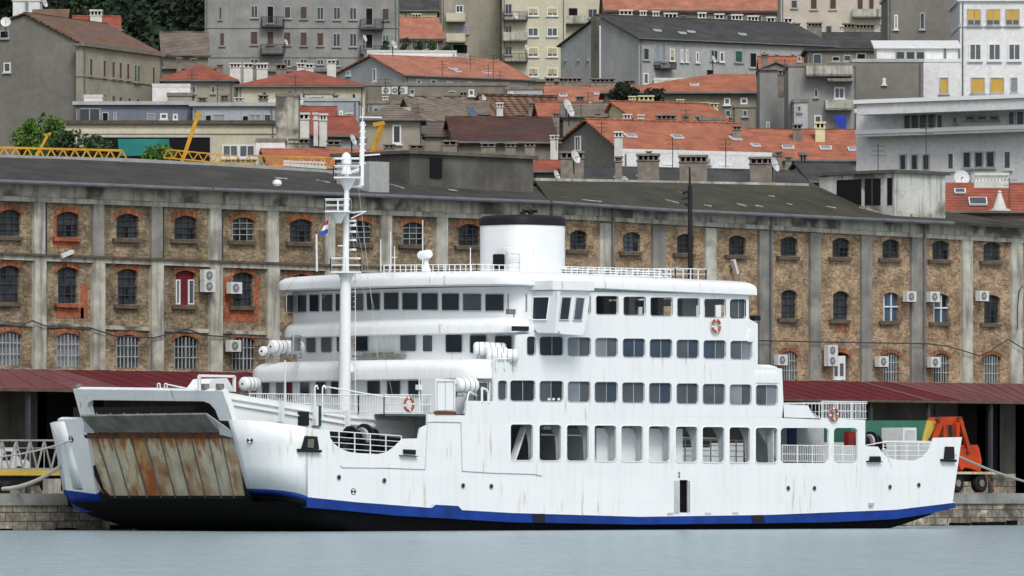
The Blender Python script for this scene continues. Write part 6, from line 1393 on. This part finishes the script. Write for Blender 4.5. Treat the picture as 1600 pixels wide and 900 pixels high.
house('house', 'orange roofed low house behind the left warehouse ridge', 'house', 560, None, 425, 622, 262, -35, 9, 'gx', 1.5, wall='plbr', rm='tileo', base=14)
house('house', 'long brown terrace building with three air conditioners on its parapet', 'house', 700, None, 570, 793, 134, FR, 8, 'flat', wall='plbr', rm='chs', ov=.1, wins=[(640, 139, 648, 148, 'd'), (700, 142, 712, 150, 'd'), (732, 140, 741, 150, 'w')])
for k, (a, lb) in enumerate(((605, 'left'), (619, 'middle'), (630, 'right'))):
    c = copy_tree(ac0, Pd(a, 141.5, 698.5), rotz=radians(-45)); c['label'] = 'small white air conditioner, %s one of three on the brown terrace parapet' % lb; c['group'] = 'air conditioners on the hillside houses'
house('house', 'old grey tiled house with a tall blue window behind the yellow crane jib', 'house', 575, None, 570, 656, 187, FR, 9, 'hip', 1.35, wall='plb', rm='tileg', base=14, wins=[(613, 195, 627, 225, 'dw')])
house('house', 'grey tiled roof with an orange patch right of the old grey tiled house', 'house', 620, None, 655, 735, 196, -30, 9, 'gx', 2.5, wall='plbr', rm='tileg', base=20)
house('house', 'small orange tiled roof between the weathered grey roofs in the centre', 'house', 627, None, 664, 694, 182, -30, 5, 'gx', 1.4, wall='plbr', rm='tileo', base=20)
house('house', 'jumbled dark rooftop with aerials left of the grey tiled roof', 'house', 650, None, 575, 700, 162, FR, 7, 'flat', wall='plg', rm='chs', ov=.1, base=24, wins=[(583, 168, 592, 178, 'd'), (642, 166, 650, 176, 'd'), (610, 167, 616, 174, 'k'), (664, 168, 672, 176, 'w')])
house('house', 'dark red brown roof behind the long rooftop house of the warehouse', 'house', 580, None, 712, 868, 222, -38, 9, 'gx', 2.1, wall='plbr', rm='tiledr', base=14, chs=[(692, 219, 714, 235, 's', 568), (752, 223, 774, 236, 's', 566), (790, 223, 806, 237, 's', 566), (860, 211, 872, 224, 'w', 578)])
house('house', 'grey brown sloping roof with a light gable right of the terrace building', 'house', 660, 720, 756, 870, 184, -22, 8, 'gx', None, (752, 150), wall='plgw', rm='tilebr', base=24)
house('house', 'light grey rooftop wall behind the pale sloping roof', 'house', 690, None, 792, 848, 140, FR, 7, 'flat', wall='plgw', rm='chs', ov=.1, wins=[(796, 138+6, 802, 152, 'w')])
house('house', 'small orange roof patch beside the satellite dishes in the centre', 'house', 650, None, 846, 925, 186, -40, 8, 'gx', 1.6, wall='plbr', rm='tileo', base=24)
house('house', 'cluttered grey attic row between orange roofs right of centre', 'house', 668, None, 846, 950, 166, FR, 7, 'flat', wall='plbr', rm='chs', ov=.1, base=26, wins=[(880, 170, 890, 178, 'd'), (900, 170, 908, 178, 'w'), (925, 170, 935, 178, 'k')])
house('house', 'small brick dormer beside the dark doorway left of the funnel', 'house', 560, None, 838, 872, 268, FR, 5, 'gx', .8, wall='plbr', rm='tiler', base=14)
# infill behind
house('house', 'plain grey house filling the slope below the grey apartment block', 'house', 860, None, 400, 560, 112, FR, 8, 'flat', wall='plg', rm='chs')
house('house', 'brown grey house below the yellow apartment blocks', 'house', 880, None, 780, 905, 128, FR, 8, 'flat', wall='plb', rm='chs', wins=g(800, 860, 4, 122, 127, 6, 'd'))
house('house', 'dim house deep between the orange roofs and the balcony block', 'house', 720, None, 1190, 1262, 112, FR, 8, 'gx', 1.6, wall='plb', rm='tileo')
house('house', 'low ochre stone wall house beneath the dark wood', 'house', 790, None, 240, 330, 108, FR, 6, 'flat', wall='plbr', rm='chs')
# ---- satellite dishes
def dish(px, py, d, r, lab, az=0):
    c = Pd(px, py, d); t = thing('satellite_dish', lab, 'satellite dish', c-UP*1, 'satellite dishes on the roofs')
    n_ = (-FW*cos(az)+RT*sin(az)+UP*.35).normalized(); a = n_.cross(UP).normalized(); b_ = a.cross(n_)
    m = MB(); m.lathe(c, [(.02, 0), (r*.5, .06*r), (r*.85, .2*r), (r, .3*r), (r*.98, .34*r), (r*.83, .25*r), (.02, .06)], 18, (a, b_, n_)); m.build('reflector', M['dish'], t, smooth=True)
    m = MB(); m.bar(c, c+n_*r*.9-UP*.1, .05); m.bar(c-n_*.05, c-UP*1.3, .08); m.build('mount', M['acg'], t)
for a in [(9, 35, 755, .55, 'white dish on the blank grey gable wall at the left edge', 0), (68, 5, 820, .55, 'tilted dish beside the white stair tower at the top left', 1.1), (274, 146, 637, .42, 'pale dish on the white rooftop terrace room', 0),
   (463, 155, 590, .4, 'dish at the right side of the grey chimney tower, left one', 1.1), (467, 156, 590, .4, 'dish at the right side of the grey chimney tower, right one', 1.0), (550, 219, 560, .45, 'narrow tilted dish left of the foremast top', 1.15), (643, 154, 640, .45, 'edge on dish below the brown terrace parapet', 1.2), (614, 70, 795, .5, 'white dish on the parapet under the dark balcony', 1.05),
   (755, 157, 645, .5, 'edge on dish right of the solar panel in the centre', 1.2), (885, 166, 640, .62, 'large upper white dish of the pair right of centre', 1.0), (889, 174, 636, .55, 'lower white dish of the pair right of centre', 1.0), (922, 167, 650, .48, 'single slim white dish left of the cream gable', 1.15), (897, 246, 553, .55, 'large oval dish on the dark chimney right of the funnel', 1.0),
   (868, 275, 548, .45, 'slim dish beside the brick dormer behind the warehouse roof', 1.15), (1208, 258, 555, .6, 'oval dish on the last dark chimney before the balcony block', 1.1), (1502, 279, 520, .6, 'round pale dish in front of the modern office building', .2), (804, 25, 985, .5, 'dish on the upper dark balcony of the yellow block', 1.0), (822, 75, 985, .45, 'dish between the lower balconies of the yellow block', 1.0), (1114, 93, 845, .45, 'dish on the front of the slate roofed building', 1.1),
   (569, 60, 925, .45, 'dish on the right balcony of the grey apartment block', 1.1), (446, 66, 925, .4, 'dish beside the left balcony of the grey apartment block', 1.1)]: dish(*a)
# ---- aerials
ai = 0
def aerial(px, py0, py1, d, lab, bars=3):
    p, q = Pd(px, py1, d), Pd(px, py0, d); m = MB(); m.tube(p, q, .035, n=5)
    for k in range(bars): z = q-UP*(.15+.35*k); w_ = .55-.1*(k % 2); m.bar(z-RT*w_, z+RT*w_, .035)
    o = m.build('television_aerial', M['acg']); tag(o, lab, 'aerial', 'television aerials on the roofs')
for a in [(602, 122, 152, 690, 'aerial above the three small terrace air conditioners'), (691, 94, 120, 790, 'aerial on the orange roof below the cream block'), (735, 86, 108, 785, 'aerial at the right part of the centre orange roof'), (771, 85, 130, 770, 'tall aerial left of the yellow block foot'), (781, 110, 132, 700, 'short aerial on the brown terrace parapet'), (763, 100, 120, 780, 'slim aerial just left of the tall terrace aerial'),
  (869, 190, 235, 566, 'aerial left of the grey gable of the big orange roof'), (940, 190, 240, 586, 'aerial on the big grey gable'), (919, 143, 165, 660, 'aerial on the roof left of the small dark tree'), (908, 162, 190, 640, 'aerial beside the single slim white dish'), (1051, 215, 262, 556, 'aerial behind the long dark chimney, left'), (1134, 215, 262, 556, 'aerial behind the long dark chimney, right'), (1072, 170, 190, 630, 'short aerial among the chimneys of the cream house'), (1372, 225, 268, 520, 'thin aerial left in front of the modern office building'), (1447, 190, 268, 520, 'tall thin aerial at the middle of the modern office building'), (1577, 278, 332, 500, 'dark pole beside the white cone at the lower right'), (1110, 30, 60, 860, 'aerial on the long slate roof'), (1010, 30, 58, 858, 'aerial on the left of the long slate roof'), (1226, 92, 112, 652, 'aerial on the narrow gable tower'), (1240, 160, 200, 630, 'aerial before the balcony block'), (462, 118, 160, 600, 'aerial above the chimney tower'), (300, 108, 140, 640, 'aerial on the terrace room left of centre'), (340, 124, 160, 610, 'aerial above the left flat roofs'), (653, 160, 190, 600, 'aerial right of the old grey tiled house'), (1140, 178, 196, 628, 'aerial at the right end of the cream house chimneys')]: aerial(*a, 3)
# ---- solar panel, cone, balustrade
m = MB(); a = Pd(740, 171, 610); m.plate([Pd(728, 168, 612), Pd(739, 169, 612), Pd(749, 188, 608), Pd(739, 190, 608)], [], UP*.1); tag(m.build('solar_panel', M['glassb']), 'tilted blue solar panel among the weathered roofs in the centre', 'solar panel')
m = MB(); c = Pd(1562, 330, 500); m.lathe(c, [(.75, 0), (.75, .15), (.5, .15), (.12, 1.25), (.16, 1.35), (.02, 1.45)], 16); tag(m.build('roof_finial', M['chw']), 'white conical roof finial at the lower right behind the warehouse', 'finial')
t = thing('balustrade', 'white balustraded parapet in front of the modern office building', 'balustrade', Pd(1550, 295, 505)); m = MB()
m.bar(Pd(1522, 272, 505), Pd(1577, 272, 505), .3, .2); m.build('top_rail', M['chw'], t); m = MB(); m.bar(Pd(1522, 288, 505), Pd(1577, 288, 505), .3, .5); m.build('base', M['chw'], t)
for i in range(10): m = MB(); c = Pd(1525+i*5.3, 286, 505); m.lathe(c, [(.06, 0), (.1, .12), (.05, .35), (.07, .6)], 8); m.build('baluster', M['chw'], t)
# flue + pipes on the slate gable, as things on the wall
m = MB(); a = Pd(933, 28, 846); m.bar(Pd(931, 26, 838), Pd(931, 122, 838), .9, .7); o = m.build('flue', M['conb']); tag(o, 'sooty grey flue running up the gable of the slate roofed building', 'flue')
m = MB(); m.bar(Pd(937.5, 40, 837), Pd(937.5, 122, 837), .15); tag(m.build('downpipe', M['frame']), 'thin pale pipe beside the sooty flue on the grey gable', 'pipe')
# ---- cranes
cr = thing('tower_crane', 'yellow lattice crane jib lying level behind the left warehouse roof', 'crane', Pd(100, 262, 520))
def latt(m, p, q, h, n_, t=.09, up=UP, dw=V((0, 0, 0))):
    for i in range(n_):
        a, b_ = p.lerp(q, i/n_), p.lerp(q, (i+1)/n_); c_ = p.lerp(q, (i+.5)/n_)+up*h; m.bar(a, c_, t); m.bar(c_, b_, t)
    m.bar(p, q, t*1.4); m.bar(p.lerp(q, .5/n_)+up*h, p.lerp(q, 1-.5/n_)+up*h, t*1.4)
m = MB(); latt(m, Pd(-40, 246, 520), Pd(200, 252, 520), .75, 13); m.build('jib', M['yel'], cr); m = MB(); latt(m, Pd(-40, 245, 521), Pd(200, 251, 521), .75, 13, .07); m.build('jib', M['yel'], cr)
m = MB(); latt(m, Pd(380, 258, 520), Pd(530, 262, 520), .7, 9, .08); latt(m, Pd(255, 246, 520), Pd(380, 258, 520), .6, 8, .07); m.build('counter_jib', M['yel'], cr)
for lb, a, b_, c, d in (('slanting yellow crane arm in front of the cream terrace building', 284, 242, 310, 178), ('slanting yellow crane arm right of the foremast top', 574, 252, 597, 193), ('short yellow crane arm tip in the trees at the left', 53, 240, 75, 210)):
    t = thing('crane_arm', lb, 'crane', Pd(a, b_, 545), 'slanting crane arms'); m = MB(); m.bar(Pd(a, b_+12, 545), Pd(c, d, 545), .28 if c < 600 and c > 100 else .2); m.build('boom', M['yel'], t)
    m = MB(); m.bar(Pd(c-(5 if c < 320 else 14), d+2, 545), Pd(c+4, d-1, 545), .3 if c > 100 else .2); m.build('head', M['yel'], t)
m = MB(); m.bar(Pd(443, 257, 500), Pd(510, 262, 500), .2, .2); 
for i in range(12): m.bar(Pd(446+i*5.4, 253, 500), Pd(446+i*5.4, 262, 500), .1)
m.bar(Pd(443, 252, 500), Pd(508, 254.5, 500), .14); tag(m.build('roof_grating', M['chw']), 'white slatted grating on the roof edge left of the foremast', 'grating')
# ---- rooftop clutter in the old quarter: low stacks, boxes and lean-to roofs
CLP = 'chimney stacks of the old quarter'
spotsC = [(573, 176, 582, 188, 640, 's', 'squat dark stack left of the old grey tiled house'), (598, 150, 606, 163, 690, 'w', 'white stack below the three terrace air conditioners'), (648, 148, 662, 162, 690, 's', 'brown double stack on the terrace building'), (676, 152, 684, 166, 680, 'w', 'white narrow stack beside the small orange roof'),
 (700, 160, 716, 174, 650, 's', 'brown stack above the dark red brown roof'), (718, 143, 730, 156, 690, 's', 'dark stack at the right part of the terrace building'), (765, 186, 776, 200, 600, 's', 'stack on the dark red brown roof, centre'), (776, 160, 786, 176, 650, 'w', 'white stack right of the blue solar panel'), (806, 178, 820, 192, 620, 's', 'long stack on the grey brown sloping roof'),
 (826, 160, 836, 172, 660, 's', 'small stack above the grey brown sloping roof'), (842, 198, 852, 212, 590, 'w', 'white stack left of the big grey gable'), (560, 214, 572, 228, 575, 's', 'dark stack right of the foremast top'), (486, 150, 500, 162, 640, 'w', 'white stack on the blue grey rooftop rooms'), (520, 148, 528, 160, 640, 's', 'grey stack on the blue grey rooftop rooms'),
 (541, 176, 550, 190, 600, 'w', 'white stack just left of the old grey tiled house'), (404, 148, 418, 162, 612, 's', 'grey stack above the white sliding doors'), (366, 152, 380, 163, 612, 'w', 'white stack between the two attic storeys'), (310, 152, 322, 163, 612, 's', 'grey stack right of the terrace room'), (345, 148, 356, 163, 615, 's', 'brown stack behind the left flat roofs'),
 (1145, 196, 1158, 210, 598, 's', 'dark stack at the right end of the big orange roof'), (1212, 236, 1222, 252, 588, 's', 'narrow stack between the two orange roofs'), (1190, 84, 1200, 96, 700, 's', 'small dark stack in front of the slate building'), (1075, 126, 1086, 139, 700, 's', 'stack on the orange roof with grey windowed front'), (900, 150, 912, 162, 700, 's', 'stack on the wide orange roof'),
 (864, 176, 874, 188, 640, 's', 'stack left of the white dish pair'), (930, 176, 938, 190, 620, 's', 'stack left of the cream gable'), (1010, 236, 1018, 244, 585, 's', 'tiny stack under the big orange eaves'), (600, 225, 616, 238, 560, 's', 'low stack behind the grey roof hut'), (640, 226, 662, 238, 560, 's', 'wide low stack left behind the long rooftop house'), (820, 222, 836, 236, 562, 's', 'wide low stack right behind the long rooftop house')]
for a, t_, b_, q_, d_, st, lb in spotsC:
    o = chimney(a, t_, b_, q_, d_, st, None, drop=3, name='chimney'); tag(o, lb, 'chimney', CLP)
for a, b_, c, d, q_, rmm, wl, lb in [(664, 212, 722, 4, 585, 'tilebr', 'plb', 'low brown roof left of the dark red brown roof'), (700, 178, 760, 5, 640, 'tileg', 'plg', 'weathered grey roof behind the dark red brown roof'), (770, 170, 850, 5, 665, 'tilebr', 'plbr', 'brown tiled roof right of the solar panel'),
   (440, 188, 520, 4, 605, 'tiler', 'plbl', 'red roof strip behind the white chimney stacks'), (880, 182, 945, 4, 645, 'tileg', 'plbr', 'grey roof strip under the white dish pair')]:
    house('house', lb, 'house', q_, None, a, c, b_, FR, 5, 'gx', 1.1, wall=wl, rm=rmm, base=14, ov=.2)
for a, b, c, q_, wl, rmm, ws, lb in [(405, 160, 432, 618, 'plw', 'chw', [(410, 164, 417, 172, 'd')], 'small white wall with a dark window above the sliding doors'), (476, 147, 520, 700, 'plc', 'chs', [(485, 150, 490, 157, 'd'), (500, 150, 506, 157, 'd')], 'cream attic wall below the long red hipped roof'), (606, 173, 640, 612, 'plbl', 'galv', [], 'pale blue box room behind the old grey tiled house'),
   (500, 196, 530, 600, 'plw', 'chw', [(506, 200, 512, 208, 'd')], 'small white rooftop room left of the foremast top'), (640, 178, 664, 625, 'plb', 'chs', [(646, 182, 652, 190, 'd')], 'small beige attic wall right of the old grey tiled house'), (696, 150, 718, 660, 'plgw', 'chs', [(702, 154, 708, 162, 'k')], 'light grey attic box above the blue solar panel'), (786, 158, 812, 672, 'plw', 'chw', [(792, 162, 798, 169, 'd')], 'small white attic box below the light grey rooftop wall'),
   (856, 160, 884, 690, 'plb', 'chs', [(862, 164, 868, 171, 'w'), (874, 164, 880, 171, 'w')], 'beige attic wall above the white dish pair'), (262, 150, 300, 636, 'plb', 'chs', [], 'beige wall behind the white terrace room'), (1094, 188, 1130, 618, 'plc', 'chs', [(1100, 192, 1106, 198, 'd')], 'cream attic wall at the right of the cream house chimneys'), (1148, 168, 1180, 640, 'plbr', 'chs', [(1160, 172, 1168, 182, 'd')], 'brown wall left of the narrow gable tower'), (1240, 160, 1262, 636, 'plgw', 'chs', [(1246, 165, 1252, 175, 'd')], 'light grey wall between gable tower and balcony block')]:
    house('house', lb, 'house', q_, None, a, c, b, FR, 4, 'flat', wall=wl, rm=rmm, base=20, ov=.1, wins=ws)
# ---- trees
def tree(px, py, d, rx, rz, mt, label, trunk_h=4., name='tree', n_=2400, group=None, leaf=.34, nclump=26):
    c = Pd(px, py, d); rr_ = random.Random(int(px*7+py)); t = thing(name, label, 'tree', V((c.x, c.y, c.z-rz-trunk_h)), group)
    cl = []
    for i in range(nclump):
        a = rr_.uniform(0, 2*pi); z = rr_.uniform(-1, 1); rad = rr_.uniform(.25, .8)*sqrt(max(.1, 1-z*z*.8)); cl.append((V((cos(a)*rad*rx, sin(a)*rad*rx, z*rz*.8)), rr_.uniform(.2, .42)*rx))
    vs = []; fs = []; m = MB()
    for i in range(n_):
        o_, r_ = rr_.choice(cl); v_ = V((rr_.gauss(0, 1), rr_.gauss(0, 1), rr_.gauss(0, 1))).normalized()*r_*rr_.uniform(.65, 1.08); p = c+o_+v_
        u = V((rr_.gauss(0, 1), rr_.gauss(0, 1), rr_.gauss(0, 1))).normalized(); w_ = u.cross(V((rr_.gauss(0, 1), rr_.gauss(0, 1), rr_.gauss(0, 1)))).normalized(); s_ = leaf*rr_.uniform(.6, 1.3); k = len(m.v)
        m.v += [p-u*s_, p+w_*s_*.6, p+u*s_, p-w_*s_*.6]; m.face((k, k+1, k+2, k+3))
    me = bpy.data.meshes.new('crown'); me.from_pydata([tuple(p-ORG[t.name]) for p in m.v], [], m.f); me.materials.append(M[mt]); o = link(bpy.data.objects.new('crown', me)); o.parent = t
    m = MB(); b_ = V((c.x, c.y, c.z-rz-trunk_h)); m.tube(b_, c, .3, .14, 8)
    for k in range(5): m.tube(b_.lerp(c, .55+.08*k), c+cl[k][0]*.7, .1, .04, 5)
    m.build('trunk', M['bark'], t); return t
dk = ['leafd', 'leafd', 'leafm']
spots = [(120, 15, 1060, 6, 5), (170, 5, 1075, 6.5, 6), (215, 25, 1050, 6, 6), (150, 30, 1030, 5, 4.5), (195, 50, 1010, 5.5, 5), (250, 10, 1060, 6.5, 6.5), (230, 65, 1000, 4.5, 3.5), (290, 15, 1050, 6, 6), (275, 48, 1010, 5, 4.5), (90, 5, 1080, 5, 5), (305, 42, 1000, 4.5, 4.5), (320, -10, 1080, 6, 5), (205, -15, 1100, 7, 5), (250, 74, 985, 4, 2.5), (130, -15, 1110, 7, 5), (15, -5, 1090, 6, 5)]
pos = ['above the red dormer roof', 'behind the white dormer chimney, near the top edge', 'in the middle of the wood, tall and dense', 'just above the dormer chimney, lower crown', 'right of the dormer roof, rounded and dark', 'at the top of the wood left of the grey block', 'at the foot of the wood above the rough stone roof, left', 'right up against the grey block at the top', 'above the rough stone roof, right of the rounded tree', 'at the left end of the wood near the stair tower', 'touching the left edge of the grey block', 'mostly hidden behind the grey block', 'on the top edge above the middle of the wood', 'lowest tree, on the rough stone roof', 'on the top edge above the dormer roof', 'in the top left corner behind the stair tower']
for (a, b_, d, rx, rz), ps in zip(spots, pos): tree(a, b_, d, rx, rz, 'leafm' if ps.startswith(('just', 'at the left')) else 'leafd', 'dark evergreen tree '+ps, 6, 'evergreen_tree', 2200, 'trees of the dark wood at the upper left', .5)
tree(45, 222, 560, 1.6, 1.7, 'leafb', 'bright green tree at the left edge of the yellow crane jib', 4, 'deciduous_tree', 2200, 'bright green trees behind the warehouse', .16); tree(72, 214, 566, 1.9, 1.7, 'leafb', 'bright green taller tree left above the yellow crane jib', 4, 'deciduous_tree', 2600, 'bright green trees behind the warehouse', .16)
tree(110, 232, 558, 1.7, 1.2, 'leafm', 'green tree below the terrace slab, third from the left', 4, 'deciduous_tree', 2200, 'bright green trees behind the warehouse', .16); tree(150, 238, 556, 1.7, 1.1, 'leafm', 'low green tree under the left end of the teal netting', 4, 'deciduous_tree', 2000, 'bright green trees behind the warehouse', .16); tree(250, 244, 545, 1.6, .6, 'leafb', 'low bright bush behind the roof ridge right of the netting', 4, 'bush', 1600, 'bright green trees behind the warehouse', .14)
tree(976, 147, 680, 1.5, .95, 'leafd', 'small dark tree between the orange roofs right of centre', 5, 'evergreen_tree', 2200, None, .15); tree(1022, 149, 684, 1.3, .4, 'leafd', 'dark low bush right of the small dark tree', 5, 'bush', 900, None, .14)
for i, (a, b_) in enumerate(((600, 72), (632, 70), (655, 74), (675, 72), (700, 78))): tree(a, b_, 852, .8, .7, 'leafm', 'small potted shrub on the white parapet, number %s from the left' % ['one', 'two', 'three', 'four', 'five'][i], .4, 'potted_shrub', 500, 'shrubs on the white parapet', .16, 8)
